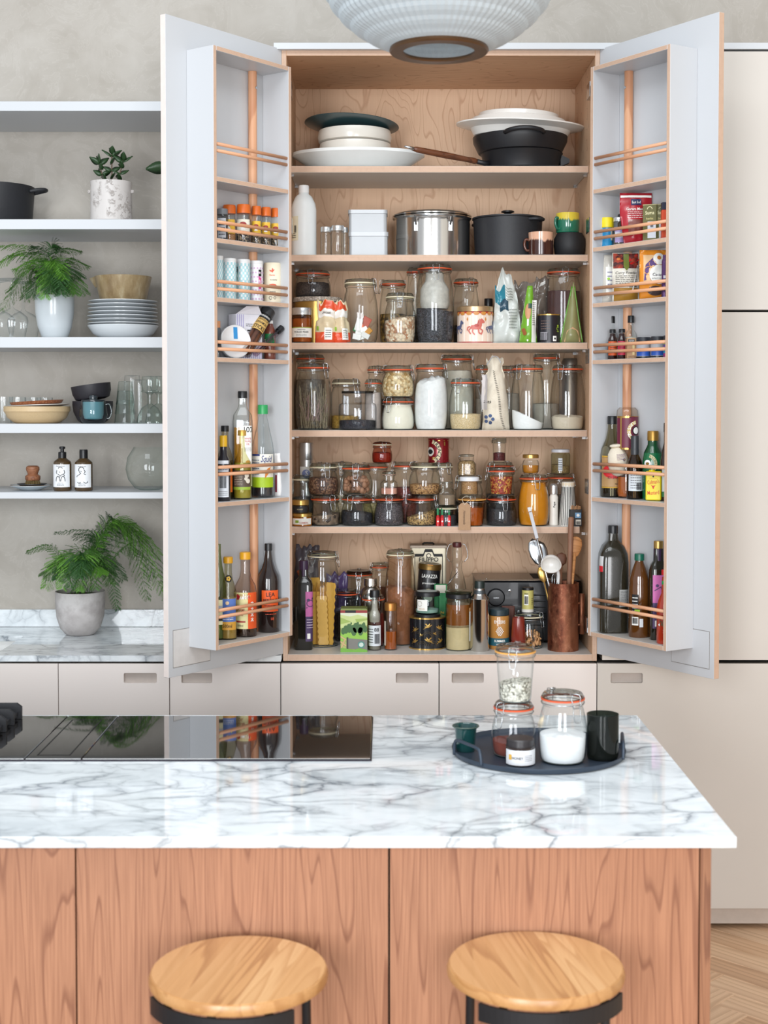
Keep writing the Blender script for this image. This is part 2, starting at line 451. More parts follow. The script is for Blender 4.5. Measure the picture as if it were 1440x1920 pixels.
M_DARK = mat('0B0908', .8); M_STEEL = mat('C9CCCF', .18, 1, var=.04); M_WIRE = mat('B9BDC0', .25, 1)
M_BLACK = mat('1B1C1F', .45); M_IRON = mat('232428', .55, var=.15, sc=120, bump=.15)
M_WHITE = mat('F0F0EE', .35, var=.01); M_INK = mat('1A1A1C', .6); M_GLASS = glass('FAFCFB', '707A76'); M_GLASSG = glass('F0F8F3', '7E988E'); M_GLASSW = glass('FCFEFE', 'B4BEC0')
M_GLASSB = glass('F8FAFC', '9AA5AC', refl=1.1)
# ------------------------------------------------------------------ the setting
ZC = .903                                   # worktop height
YW = .58                                    # plaster wall
PX0, PX1 = X(528, 0, 93), X(1125, 0, 93)    # pantry carcass
PZ0, PZ1 = .882, 2.822
YB = .47                                    # pantry back
XR = 1.32                                   # right end of the tall units
def struct(o): o['kind'] = 'structure'; return o
struct(box('wall_back', -2.6, 2.6, YW, YW+.1, 0, 3.7, plaster('plaster_wall')))
struct(box('wall_right', 2.6, 2.7, -5.2, YW+.1, 0, 3.7, mat('D8D2C8', .8)))
# floor: screed with oak herringbone blocks
fl = struct(box('floor', -2.6, 2.6, -5.2, YW, -.06, -.016, mat('7A5C44', .8)))
M_OAKS = [wood('oak_block_%d' % i, a, b, c, 'x', 2.2, 9, .08, .4) for i, (a, b, c) in enumerate((('E2BC98', 'D8AE88', 'B68C68'), ('EAC7A4', 'DFB892', 'BE9674'), ('D8AE89', 'CDA27C', 'A98160')))]
def oak_block(i):
    v, f = boxv(-.3, .3, -.05, .05, -.014, 0, .0012); me = bpy.data.meshes.new('floor_block')
    me.from_pydata(v, [], f); me.materials.append(M_OAKS[i]); o = bpy.data.objects.new('floor_block', me); recalc(o); return me
BL = [oak_block(i) for i in range(3)]; rnd = random.Random(4)
nb = 0
for j in range(-24, 24):
    for i in range(-6, 7):
        for k in (0, 1):                       # herringbone of 6:1 blocks, turned 45 degrees to the units
            if k == 0: cx, cy, rz = j*.1+i*.6+.3, j*.1-i*.6+.05, 0
            else: cx, cy, rz = j*.1+i*.6+.65, j*.1-i*.6-.2, pi/2
            a = R(45); wx, wy = 1.44+cx*cos(a)-cy*sin(a), -.9+cx*sin(a)+cy*cos(a)
            if not (.15 < wx < 2.5 and -3.4 < wy < .35) or nb >= 290: continue
            o = bpy.data.objects.new('floor_block', BL[rnd.randrange(3)]); link(o, fl, (wx, wy, -.0005*rnd.random())); o.rotation_euler = (0, 0, rz+a); nb += 1

# ------------------------------------------------------------------ base and tall units
def cut_front(name, px0, px1, z0, z1, m, handle, depth=.55, label_='', cat='cabinet', group=None, ch=None):
    """a cabinet: carcass, flat front with a routed pull"""
    a, b = X(px0, -.018)+.0015, X(px1, -.018)-.0015; w = b-a
    t = T(name, label_, cat, (a, 0, z0), 0, group)
    box('carcass', .001, w-.001, .0, depth, 0, ch or z1-z0-.004, mat('6E6862', .7), t, bv=0)
    loops = [[(0, .0015), (w, .0015), (w, z1-z0-.0015), (0, z1-z0-.0015)]]
    if handle:
        hx0, hx1 = X(handle[0], -.018, 1270)-a, X(handle[1], -.018, 1270)-a; hz0, hz1 = Z(1281, -.018)-z0, Z(1262, -.018)-z0
        loops.append(rrect(hx0, hx1, hz0, hz1, .005))
    d = curve2d('door_front', loops, -.018, -.001, m, t)
    if handle:
        h = box('handle_recess', hx0-.003, hx1+.003, -.003, -.0006, hz0-.003, hz1+.003, mat('B9AEA6', .5), d, bv=0)
    return t
zt = Z(1243.5, -.018)
units = [(-105, 105, None, 'pale base cabinet front below the sink'), (105, 315, (232, 294), 'pale base cabinet with a pull slot, below the marble counter and fern'),
         (315, 525, (340, 398), 'pale base cabinet half hidden by the open left pantry door'),
         (525, 824, (742, 803), 'wide pale base cabinet with its pull slot at the far end, under the pantry'),
         (824, 1122, (847, 907), 'wide pale base cabinet behind the clip jars on the island tray'),
         (1122, 1475, (1145, 1205), 'pale base cabinet under the open right pantry door, beside the floor')]
for a, b, h, lb in units:
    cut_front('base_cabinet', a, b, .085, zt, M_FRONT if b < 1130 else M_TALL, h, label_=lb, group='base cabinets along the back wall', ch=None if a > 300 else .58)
xl, xr = X(-105, -.018)+.001, X(1475, -.018)
tag(box('plinth', xl, xr, .05, .066, .012, .084, mat('D6CCC2', .5), None), 'long pale plinth running under the cabinets at floor level', 'plinth')
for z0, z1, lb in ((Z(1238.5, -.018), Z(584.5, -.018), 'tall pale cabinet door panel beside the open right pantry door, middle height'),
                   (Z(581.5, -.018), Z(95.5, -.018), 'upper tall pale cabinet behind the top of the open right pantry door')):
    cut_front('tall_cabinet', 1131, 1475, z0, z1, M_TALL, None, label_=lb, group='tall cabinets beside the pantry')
tag(box('top_panel', X(513, -.018, 86), X(1476, -.018, 86), -.018, YW-.002, Z(92, -.018), Z(80, -.018), M_SHELF), 'thin white capping board on top of the pantry and tall cabinets', 'board')

# worktop with undermounted sink, upstand
wt = T('marble_worktop', 'grey veined white marble worktop by the sink and potted fern', 'worktop', (0, 0, ZC))
x0 = -2.3; x1 = PX0-.006
curve2d('slab', [[(x0, -.02), (x1, -.02), (x1, YW-.021), (x0, YW-.021)], rrect(-1.95, -1.245, .07, .37, .015)], -.0195, 0, M_MARB2, wt, flat='xy')
box('upstand', x0, x1, YW-.02, YW-.001, .0005, Z(1143, .56)-ZC, M_MARB2, wt)
t = T('sink', 'white undermounted sink cut into the marble worktop', 'sink', (-1.6, .22, ZC-.0205))
v = []; a_, b_, dd = .365, .165, .18
lp = [rrect(-a_, a_, -b_, b_, .03), rrect(-a_+.005, a_-.005, -b_+.005, b_-.005, .03), rrect(-a_+.02, a_-.02, -b_+.02, b_-.02, .03)]
vs = [(x, y, 0) for x, y in lp[0]]+[(x, y, -dd+.02) for x, y in lp[1]]+[(x, y, -dd) for x, y in lp[2]]; n = len(lp[0])
fs = [(k*n+i, k*n+(i+1) % n, (k+1)*n+(i+1) % n, (k+1)*n+i) for k in (0, 1) for i in range(n)]+[tuple(range(2*n, 3*n))]
mobj('basin', vs, fs, M_WHITE, t); lathe('drain', [(0, -dd+.003), (.03, -dd+.003), (.034, -dd+.0005)], M_STEEL, t)

# ------------------------------------------------------------------ floating shelves
def fshelf(lb, pt, pb):
    z1, z0 = Z(pt, .22), Z(pb, .22)
    o = box('floating_shelf', -2.3, PX0-.004, .22, YW-.001, z0, z1, M_SHELF); tag(o, lb, 'shelf', 'white floating shelves on the plaster wall'); return z1
SH = [fshelf('topmost white floating shelf, nothing on it', 190, 208), fshelf('white floating shelf carrying the black pot and succulent', 411, 430),
      fshelf('white floating shelf carrying the feathery fern and stacked plates', 632, 652), fshelf('white floating shelf carrying bowls and glass tumblers', 794.5, 812),
      fshelf('lowest white floating shelf, carrying soap bottles and brush', 923, 935)]

# ------------------------------------------------------------------ pantry
pc = T('pantry_cabinet', 'tall birch plywood pantry with both doors open and jars on its shelves', 'cupboard', (PX0, 0, PZ0))
w, h, th = PX1-PX0, PZ1-PZ0, .015
box('side_panel', 0, th, 0, YB, 0, h, M_BIRCH, pc, front=M_PLYX); box('side_panel', w-th, w, 0, YB, 0, h, M_BIRCH, pc, front=M_PLYX)
box('top_board', th, w-th, .0, YB, h-.02, h, M_BIRCHX, pc, front=M_PLYZ); box('bottom_board', th, w-th, 0, YB, 0, ZC-PZ0, M_LAMG, pc, front=M_PLYZ)
box('back_panel', .001, w-.001, YB, YB+.012, 0, h, M_BIRCH, pc, bv=0)
PS = [Z(y, .13) for y in (311, 477.5, 642.5, 806.7, 987.5)]; PBOT = ZC
for i, z in enumerate(PS):
    b = box('shelf', th+.001, w-th-(.001 if i < 4 else .024), .13, YB-.001, z-PZ0-.0215, z-PZ0, M_LAMG, pc, front=M_PLYZ)
    for sx in (th+.001, w-th-.013):
        for yy in (.16, .40):
            box('shelf_clip', sx, sx+.012, yy, yy+.012, z-PZ0-.03, z-PZ0-.0218, M_STEEL, b, bv=0)
for s in (0, 1):                                    # drilled shelf-pin holes, hinge plates
    x = th if s == 0 else w-th; sg = 1 if s == 0 else -1
    vs, fs = [], []
    for yy in (.17, .41):
        for k in range(54):
            z = .09+k*.034; b = len(vs); vs += [(x+sg*.0004, yy+.0025*cos(2*pi*i/8), z+.0025*sin(2*pi*i/8)) for i in range(8)]; fs.append(tuple(range(b, b+8)))
    tag(mobj('pin_holes', vs, fs, mat('7A5A42', .8), pc), kind='stuff')
    for py in ((170, 423, 668, 912, 1170) if s else (170, 423, 668, 912, 1155)):
        z = Z(py, .05)-PZ0; hb = box('hinge', x+(sg*.0003 if s == 0 else -.0143), x+(.0143 if s == 0 else -.0003), .02, .085, z-.024, z+.024, M_STEEL, pc)
        box('hinge_arm', x+(.002 if s == 0 else -.012), x+(.012 if s == 0 else -.002), -.012, .03, z-.009, z+.009, M_DARK, hb, bv=.001)

# ---- the two doors with their spice racks
UB = dict(u1=.079, u2=.4222, b=.108)
DOORS = {}
RSH = [359, 468, 572.5, 679, 936]                 # rack board centres, picture rows at the inner upright
def make_door(side):
    th_ = R(53) if side == 'L' else R(57); sg = -1 if side == 'L' else 1
    hx = PX0 if side == 'L' else PX1
    d = Vector((sg*cos(th_), -sin(th_), 0)); nrm = Vector((-sg*sin(th_), -cos(th_), 0))   # along the door; towards the pantry middle
    DOORS[side] = (Vector((hx, 0, 0)), d, nrm)
    mx = Matrix.Identity(4)
    # local frame: x = d, y = -nrm (so that the face that is looked at is -y), z up; mirrored for the left door
    yy = -nrm; z_ = Vector((0, 0, 1))
    flip = d.cross(yy).dot(z_) < 0
    z0, z1 = .905, 2.823; L = .506
    S = -1 if flip else 1                          # local x runs opposite to d when flipped
    ang = atan2((d*S).y, (d*S).x)
    o = T('door_pivot', None, None, (hx, 0, 0), ang)
    def bx(name, u0, u1, v0, v1, za, zb, m, parent, front=None, bv=.0008):
        a, b = sorted((u0*S, u1*S)); return box(name, a, b, -v1, -v0, za, zb, m, parent, front=front, bv=bv)
    door = bx('door', .0, L, -.02, 0, z0, z1, M_LAM, None, bv=.0006)
    # plywood edge along the free edge
    bx('edge_band', L, L+.0008, -.0195, -.0005, z0+.001, z1-.001, mat('E2D5CE', .5, var=.05) if side == 'L' else M_PLYY, door, bv=0)
    bpy.data.objects.remove(o)
    door.parent = pc; door.location = (hx-PX0, 0, -PZ0); door.rotation_euler = (0, 0, ang)
    u1, u2, b = UB['u1'], UB['u2'], UB['b']; iy = -(b-.0)
    yin = CY*0
    pin = hx+0
    def zrow(py):                                   # height of a picture row at the rack's inner front corner
        q = Vector((hx, 0, 0))+d*(u1+.02)+nrm*b; return Z(py, q.y)
    rb, rt, t_ = zrow(1193), zrow(124), .0135
    bx('rack_side', u1, u1+t_, 0.0003, b, rb, rt, M_LAM, door, front=M_PLYX); bx('rack_side', u2-t_, u2, .0003, b, rb, rt, M_LAM, door, front=M_PLYX)
    bx('rack_top', u1+t_, u2-t_, .0003, b, rt-t_, rt, M_LAM, door, front=M_PLYZ); bx('rack_base', u1+t_, u2-t_, .0003, b, rb, rb+t_, M_LAMG, door, front=M_PLYZ)
    pitch = [zrow(p) for p in RSH]; tops = []
    for z in pitch:
        bx('rack_shelf', u1+t_, u2-t_, .001, b-.001, z-t_/2, z+t_/2, M_LAM, door, front=M_PLYZ); tops.append(z+t_/2)
    tops.append(rb+t_)
    rails = [(296, 308), (434.5, 447), (540, 553), (647.5, 660), (870, 882.5), (1124, 1136)]
    for pr_ in rails:
        for py in pr_:
            z = zrow(py)
            tube('rail', [((u1+t_+.001)*S, -b+.008, z), ((u2-t_-.001)*S, -b+.008, z)], .0052, M_BEECHX, door, seg=10)
    # upright pole at the back of the rack (a quarter of the way from the hinge)
    zs = [rt-t_]+[z for z in pitch]+[rb+t_]
    for i in range(len(zs)-1):
        za, zb = zs[i+1]+(t_/2 if i < 5 else 0)+.0003, zs[i]-(t_/2 if i else 0)-.0003
        pl = lathe('upright_pole', [(0, za), (.0135, za), (.0135, zb), (0, zb)], M_BEECH, door, 18, loc=((.152 if side == 'L' else .148)*S, -.0142, 0))
        if i == 0:
            sc_ = lathe('screw', [(0, .0025), (.004, .002), (.0045, 0)], M_STEEL, pl, 12); sc_.rotation_euler = (pi/2, 0, 0); sc_.location = (.002*S*-1, -.0132, zb-.05)
    # flush cover panel at the foot of the door
    cp = bx('cover_plate', .335, .487, .0003, .0012, z0+.028, rb-.004+.06, mat('D4D0CD', .45) if side == 'L' else M_LAM, door)
    bx('cover_gap', .333, .489, .0001, .0004, z0+.026, rb-.004+.062, mat('8F8B88', .6), door, bv=0)
    return tops
RT = {'L': make_door('L'), 'R': make_door('R')}
def rackpt(side, px, v, py=900):
    """point on the line at depth V in a rack that shows in picture column PX"""
    h_, d, n_ = DOORS[side]; q = h_+n_*v; r = ray(px, py); r = Vector((r.x/r.y, 1, 0))
    # q + u d = cam + s r
    a, b, c, e = d.x, -r.x, d.y, -1.0
    rx, ry = -q.x, CY-q.y
    det = a*e-b*c; u = (rx*e-b*ry)/det
    return q+d*u

# ------------------------------------------------------------------ island
IX1, IYF, IYB, IXL = .652, -1.915, -.888, -2.2
isl = T('marble_island_top', 'veined white marble island worktop with the black hob and tray', 'worktop', (0, 0, ZC))
v, f = boxv(IXL, IX1, IYF, IYB, -.021, 0, .0012); o = mobj('slab', v, f, M_MARB, isl); recalc(o)
YP = IYF+.045                                       # plane of the wooden fronts
ic = T('island_base', 'reddish elm veneered kitchen island base behind the two stools', 'kitchen island', (0, YP, 0))
zb = ZC-.0215
def ifront(px0, px1, cut=None):
    a, b = X(px0, YP, 1750), X(px1, YP, 1750)
    lp = [(a, .1), (b, .1)]
    if cut:
        c0, c1 = X(cut[0], YP, 1593), X(cut[1], YP, 1593); dz = .0045
        lp += [(b, zb), (c1, zb), (c1, zb-dz), (c0, zb-dz), (c0, zb), (a, zb)]
    else: lp += [(b, zb), (a, zb)]
    p_ = wedge('drawer_front', lp, 0, .019, M_ELM, ic)
    if cut: wedge('finger_slot', [(c0, zb-dz), (c1, zb-dz), (c1, zb), (c0, zb)], .006, .018, M_DARK, p_)
ifront(-440, 141); ifront(144.5, 727.5, (597, 692)); ifront(731.5, 1309.5, (767, 862))
xe = X(1333, YP, 1700); xg = X(1313, YP, 1700)
box('end_panel', xg, xe, 0, IYB-YP-.02, 0, zb, M_ELM, ic, front=wood('elm_edge', 'A9795A', '9A6C4E', '6E4430', 'z', 9, 9, .04, .45, fine=.5))
box('carcass', IXL+.05, xg-.002, .0195, IYB-YP-.02, .1, zb, M_DARK, ic, bv=0)
box('plinth', IXL+.05, xg-.002, .06, IYB-YP-.06, 0, .099, mat('3A2D25', .7), ic, bv=0)

# hob set into the island: gas grate, downdraft vent, glass induction field
hx1 = X(697, -1.12, 1386); yb, yf = PZ(697, 1346, ZC).y, PZ(697, 1427, ZC).y
xv0, xv1 = PZ(128, 1346, ZC).x, PZ(222, 1346, ZC).x
hob = T('hob', 'black glass hob with cast iron grate and downdraft vent in the marble', 'hob', (0, 0, ZC+.0003))
M_HOB = NT('hob_glass'); p = M_HOB.pr(Roughness=.035, Base_Color=(.012, .011, .011, 1)); p.inputs['Specular IOR Level'].default_value = .9; p.inputs['Coat Weight'].default_value = .6; p.inputs['Coat IOR'].default_value = 1.9; M_HOB = M_HOB.m
box('frame', -1.6, hx1+.002, yf-.003, yb+.003, 0, .0025, mat('2B2730', .35, .6), hob)
box('glass_plate', xv1+.0015, hx1-.001, yf, yb, .0026, .0052, M_HOB, hob); 
vp = box('vent_plate', xv0+.0015, xv1-.0015, yf, yb, .0026, .0052, M_HOB, hob)
sl0, sl1 = xv0+.02, xv1-.035
for a, b, c, d_ in ((sl0, sl0+.003, yf+.03, yb-.045), (sl1, sl1+.003, yf+.03, yb-.045), (sl0, sl1, yf+.03, yf+.033), (sl0, sl1, yb-.048, yb-.045)):
    box('vent_slot', a, b, c, d_, .0053, .0056, M_DARK, vp, bv=0)
box('gas_plate', -1.6, xv0-.0015, yf, yb, .0026, .0052, M_HOB, hob)
gr = box('grate', -1.55, -.93, yf+.03, yf+.042, .018, .03, M_IRON, hob)
for k in range(6):
    y = yf+.035+k*(yb-yf-.075)/5; xr_ = -.915-.0*k
    q = wedge('grate_bar', [(-1.56, .006), (xr_, .006), (xr_, .036), (xr_-.012, .045), (-1.56, .045)], y, y+.011, M_IRON, gr); 
for xx in (-1.5, -1.2, -.935): box('grate_rail', xx, xx+.012, yf+.035, yb-.03, .012, .024, M_IRON, gr)
for xx, yy in ((-1.08, yf+.12), (-1.08, yb-.12)): lathe('burner', [(0, .006), (.045, .006), (.045, .018), (.032, .022), (0, .024)], M_IRON, hob, 24, loc=(xx, yy, 0))

# ------------------------------------------------------------------ pendant
lp_ = P(823, 99, -1.4); rr = (913-733)/2*M(-1.4)
pend = T('pendant_lamp', 'ribbed white glass globe pendant with a brass ring, above the island', 'lamp', (lp_.x, -1.4, lp_.z))
def globe():
    prof = []; Rg = .262; zc_ = .205; r0 = rr-.012
    a0 = math.asin(r0/Rg); n = 46
    for i in range(n+1):
        a = a0+(pi-.28-a0)*i/n; r_ = Rg*sin(a); z = zc_*1.0-.205*cos(a)*(.94 if a < pi/2 else .9)
        prof.append((r_, z))
    zmin = prof[0][1]; prof = [(r_, z-zmin+.006) for r_, z in prof]
    seg = 150; vs, fs = [], []
    for k, (r_, z) in enumerate(prof):
        for i in range(seg):
            q = r_*(1+(.007 if i % 2 else -.007))*(1-.02*(1 if k % 3 == 0 else 0)); a = 2*pi*i/seg
            vs.append((q*cos(a), q*sin(a), z))
    for k in range(n):
        for i in range(seg): j = (i+1) % seg; fs.append((k*seg+i, k*seg+j, (k+1)*seg+j, (k+1)*seg+i))
    return vs, fs, prof
gv, gf, gp = globe()
g = NT('opal_glass'); p = g.pr(Roughness=.35, Base_Color=(.54, .60, .63, 1)); p.inputs['Subsurface Weight'].default_value = .0
tl = g.n('ShaderNodeBsdfTranslucent'); tl.inputs[0].default_value = (.9, .94, .97, 1); mx = g.n('ShaderNodeMixShader'); mx.inputs[0].default_value = .16
g.l(p.outputs[0], mx.inputs[1]); g.l(tl.outputs[0], mx.inputs[2]); g.l(mx.outputs[0], g.out.inputs[0])
mobj('glass_shade', gv, gf, g.m, pend, False)
lathe('brass_ring', [(rr-.026, 0), (rr, 0), (rr+.003, .004), (rr+.001, .010), (rr-.012, .012), (rr-.026, .008), (rr-.028, .003), (rr-.026, 0)], mat('6E5138', .38, .75, sc=20, var=.15), pend, 48)
ztop = gp[-1][1]; lathe('cap', [(0, ztop+.03), (.05, ztop+.028), (.075, ztop), (.075, ztop-.006)], mat('6E5138', .38, .75), pend, 32)
tube('cord', [(0, 0, ztop+.02), (0, 0, 3.69-lp_.z)], .004, M_BLACK, pend)
lathe('bulb', [(0, .1), (.02, .105), (.03, .13), (.026, .16), (.014, .18), (.014, .24), (0, .24)], mat('E9ECEC', .3), pend, 20)

# ------------------------------------------------------------------ stools
def stool(px, py0, py1, lb, rz):
    z = .712; c0, c1 = PZ(px, py0, z), PZ(px, py1, z); y = (c0.y+c1.y)/2-.022; r = .158
    x = X(px, y, (py0+py1)/2)
    t = T('bar_stool', lb, 'stool', (x, y, 0), rz, 'stools at the island')
    ang = R(72)
    # seat built from glued staves, each its own piece
    sts = [-.158, -.105, -.055, -.008, .038, .088, .158]
    tones = ['D9AC77', 'CF9F69', 'C08C57', 'C9965F', 'DDB27E', 'D2A36C']
    seat = lathe('seat', [(0, z-.024), (r-.012, z-.024), (r-.002, z-.019), (r-.0005, z-.011), (r-.004, z-.0022), (r-.006, z-.0012), (0, z-.0012)], wood('seat_core', 'C99A66', 'BF8E5A', 'A97847', 'y', 3, 8, .1, .3), t, 56)
    for i in range(6):
        a, b = sts[i], sts[i+1]; top = []; rs = r-.0062
        n = 10
        xa, xb = max(a, -rs+.0005), min(b, rs-.0005)
        up = [(xa+(xb-xa)*k/n, sqrt(max(rs*rs-(xa+(xb-xa)*k/n)**2, 0))) for k in range(n+1)]
        lo = [(x_, -y_) for x_, y_ in reversed(up)]
        pts = up+lo; m_ = wood('stave_%d' % i, tones[i], tones[(i+2) % 6], 'A06E3E' if i in (1, 3) else 'BC8B56', 'y', 3+i*.4, 9, .06, .16, coat=.6, fine=.25)
        nn = len(pts); vs = [(q[0], q[1], z-.0014) for q in pts]+[(q[0], q[1], z) for q in pts]
        fs = [tuple(range(nn, 2*nn))]+[(k, (k+1) % nn, nn+(k+1) % nn, nn+k) for k in range(nn)]
        recalc(mobj('seat_stave', vs, fs, m_, seat))
    # curved steel band under the front and back of the seat, and four legs
    for s in (0, pi):
        vs, fs = [], []; n = 24; a0, a1 = R(-53)-pi/2+s, R(53)-pi/2+s
        for i in range(n+1):
            a = a0+(a1-a0)*i/n
            for rr_, zz in ((r+.002, z-.052), (r+.002, z-.022), (r-.004, z-.022), (r-.004, z-.052)): vs.append((rr_*cos(a), rr_*sin(a), zz))
        for i in range(n):
            for k in range(4): fs.append((i*4+k, i*4+(k+1) % 4, i*4+4+(k+1) % 4, i*4+4+k))
        fs += [(0, 1, 2, 3), (n*4, n*4+3, n*4+2, n*4+1)]
        recalc(mobj('steel_band', vs, fs, M_BLACK, t))
    for a in (-128, -52, 52, 128):
        a = R(a); tp = Vector(((r-.012)*cos(a), (r-.012)*sin(a), z-.05)); bt = Vector(((r+.002)*cos(a), (r+.002)*sin(a), .006))
        l = tube('leg', [tp+Vector((0, 0, .024)), tp, bt], .0085, M_BLACK, t, seg=10); lathe('foot', [(0, 0), (.011, 0), (.011, .008), (0, .008)], M_BLACK, l, 10, loc=(bt.x, bt.y, 0))
    fr = (r-.008); pts = [(fr*cos(a), fr*sin(a), .24) for a in (2*pi*k/32 for k in range(32))]
    tube('foot_ring', pts, .006, M_BLACK, t, closed=True)
stool(448, 1752, 1866, 'round wooden stool with a black steel frame, nearer the hob', R(-12))
stool(1004, 1743, 1857, 'round wooden stool with a black steel frame, nearer the island end', R(10))
# ------------------------------------------------------------------ containers
OR, CR, YL = mat('DC5A30', .5, var=.03), mat('E9DFC0', .5, var=.03), mat('E9A856', .5, var=.03)
SEAL = {'o': OR, 'c': CR, 'y': YL}
PAP = mat('F1F0EA', .55, var=.015); GOLD = mat('C9A35C', .28, .85, var=.05); SILV = mat('D3D5D6', .25, .8, var=.03)
PLB = mat('16171A', .35); G_PANTRY = 'clip-top jars on the pantry shelves'
class Item:
    def __init__(s, name, lb, cat, px, w, base, top, Y, group=None, loc=None, rz=0, py=None, H=None, rack=None):
        if rack:
            side, v = rack; R_ = w*M(-.3)/2; v = max(min(.100-v, .091-R_), min(R_, .045)+.003); q = rackpt(side, px, v, py or 900); s.x, s.y = q.x, q.y
        elif loc: s.x, s.y = loc
        else:
            if Y is None: Y = .145+w*M(.19)/2
            s.y = Y; s.x = X(px, Y, py or (top if H is None else 900))
        s.R = w*M(s.y)/2; s.z = base; s.H = H if H is not None else Z(top, s.y)-base
        s.root = T(name, lb, cat, (s.x, s.y, base), rz, group); s.Rf = None; s.top = base+s.H
    def body(s, prof, m, name='body', sq=0, seg=32, sy=1, **k):
        s.prof = [(r*s.R, z*s.H) for r, z in prof]; s.Rf = SqSurf(rprof(s.prof), sq) if sq else rprof(s.prof); s.sq = sq
        s.b = lathe(name, s.prof, m, s.root, seg, sq=sq, sy=sy, **k); return s
    def part(s, name, prof, m, seg=28, sq=0, parent=None):
        return lathe(name, [(r*s.R, z*s.H) for r, z in prof], m, parent or s.root, seg, sq=sq)
    def cap(s, r, z0, z1, m, name='cap', rib=False):
        return s.part(name, [(0, z0), (r, z0), (r, z0+(z1-z0)*.85), (r*.93, z1), (0, z1)], m, 28 if not rib else 20)
    def lab(s, w, z0, z1, m=None, a=0, d=0, name='label', cx=0): return label(name, w*s.R, z0*s.H, z1*s.H, m or PAP, s.root, s.Rf, a, d, cx*s.R)
    def txt(s, t, h, z, m=None, a=0, d=.0004, w=None, cx=0, rot=0, bold=True, slant=0): return text(t, h*s.H, z*s.H, m or M_INK, s.root, s.Rf, a, d, cx*s.R, w*s.R if w else None, bold, rot, slant=slant)
    def lns(s, n, w, z0, z1, m=None, a=0, d=.0004, cx=0): return lines(n, w*s.R, z0*s.H, z1*s.H, m or mat('77777C', .6), s.root, s.Rf, a, d, cx*s.R, seed=n)
    def bar(s, w, z0, z1, a=0, d=.0004, cx=0): return bars(w*s.R, z0*s.H, z1*s.H, M_INK, s.root, s.Rf, a, d, cx*s.R)
    def shp(s, loops, m, z=.5, a=0, d=.0004, cx=0, sc=1, name='motif'): return shape(name, loops, m, s.root, s.Rf, a, d, cx*s.R, z*s.H, sc*s.R)
JP = {'round': [(.70, 0), (.86, .02), (.95, .10), (1, .28), (1, .50), (.94, .70), (.86, .84), (.80, .90)],
      'tall': [(.72, 0), (.84, .012), (.92, .06), (.97, .2), (1, .42), (.98, .6), (.92, .76), (.85, .88), (.80, .93)],
      'squat': [(.74, 0), (.90, .03), (.98, .12), (1, .3), (.98, .5), (.93, .68), (.87, .84), (.84, .9)],
      'straight': [(.86, 0), (.97, .015), (1, .05), (1, .74), (.98, .82), (.88, .92), (.84, .95)],
      'taper': [(.66, 0), (.74, .02), (.78, .1), (.84, .5), (.90, .85), (.88, .95)]}
def contents(it, m, prof, lv, tilt=0, H=None, name='contents', lump=.0012, parent=None, zb=.004, k_=.95):
    """a solid that fills a vessel up to the level, with an uneven tilted top"""
    Hh = H or it.H; zt = zb+(lv)*(Hh-zb)
    f = rprof([(r*it.R, z*Hh) for r, z in prof]); pr = [(0, zb)]
    n = 9
    for i in range(n+1):
        z = zb+(zt-zb)*i/n; pr.append((f(z)*k_-.0004, z))
    rt = pr[-1][0]; pr += [(rt*.8, zt+lump), (rt*.45, zt+lump*1.6), (0, zt+lump*2)]
    o = lathe(name, pr, m, parent or it.root, 28)
    for v in o.data.vertices:
        if v.co.z > zb+.003:
            w_ = max(0, (v.co.z-zb)/(zt-zb)); w_ = w_**3
            v.co.z += w_*(tilt*v.co.x+lump*1.8*mnoise.noise((v.co.x*90+it.x*40, v.co.y*90, 1.3)))
    return o
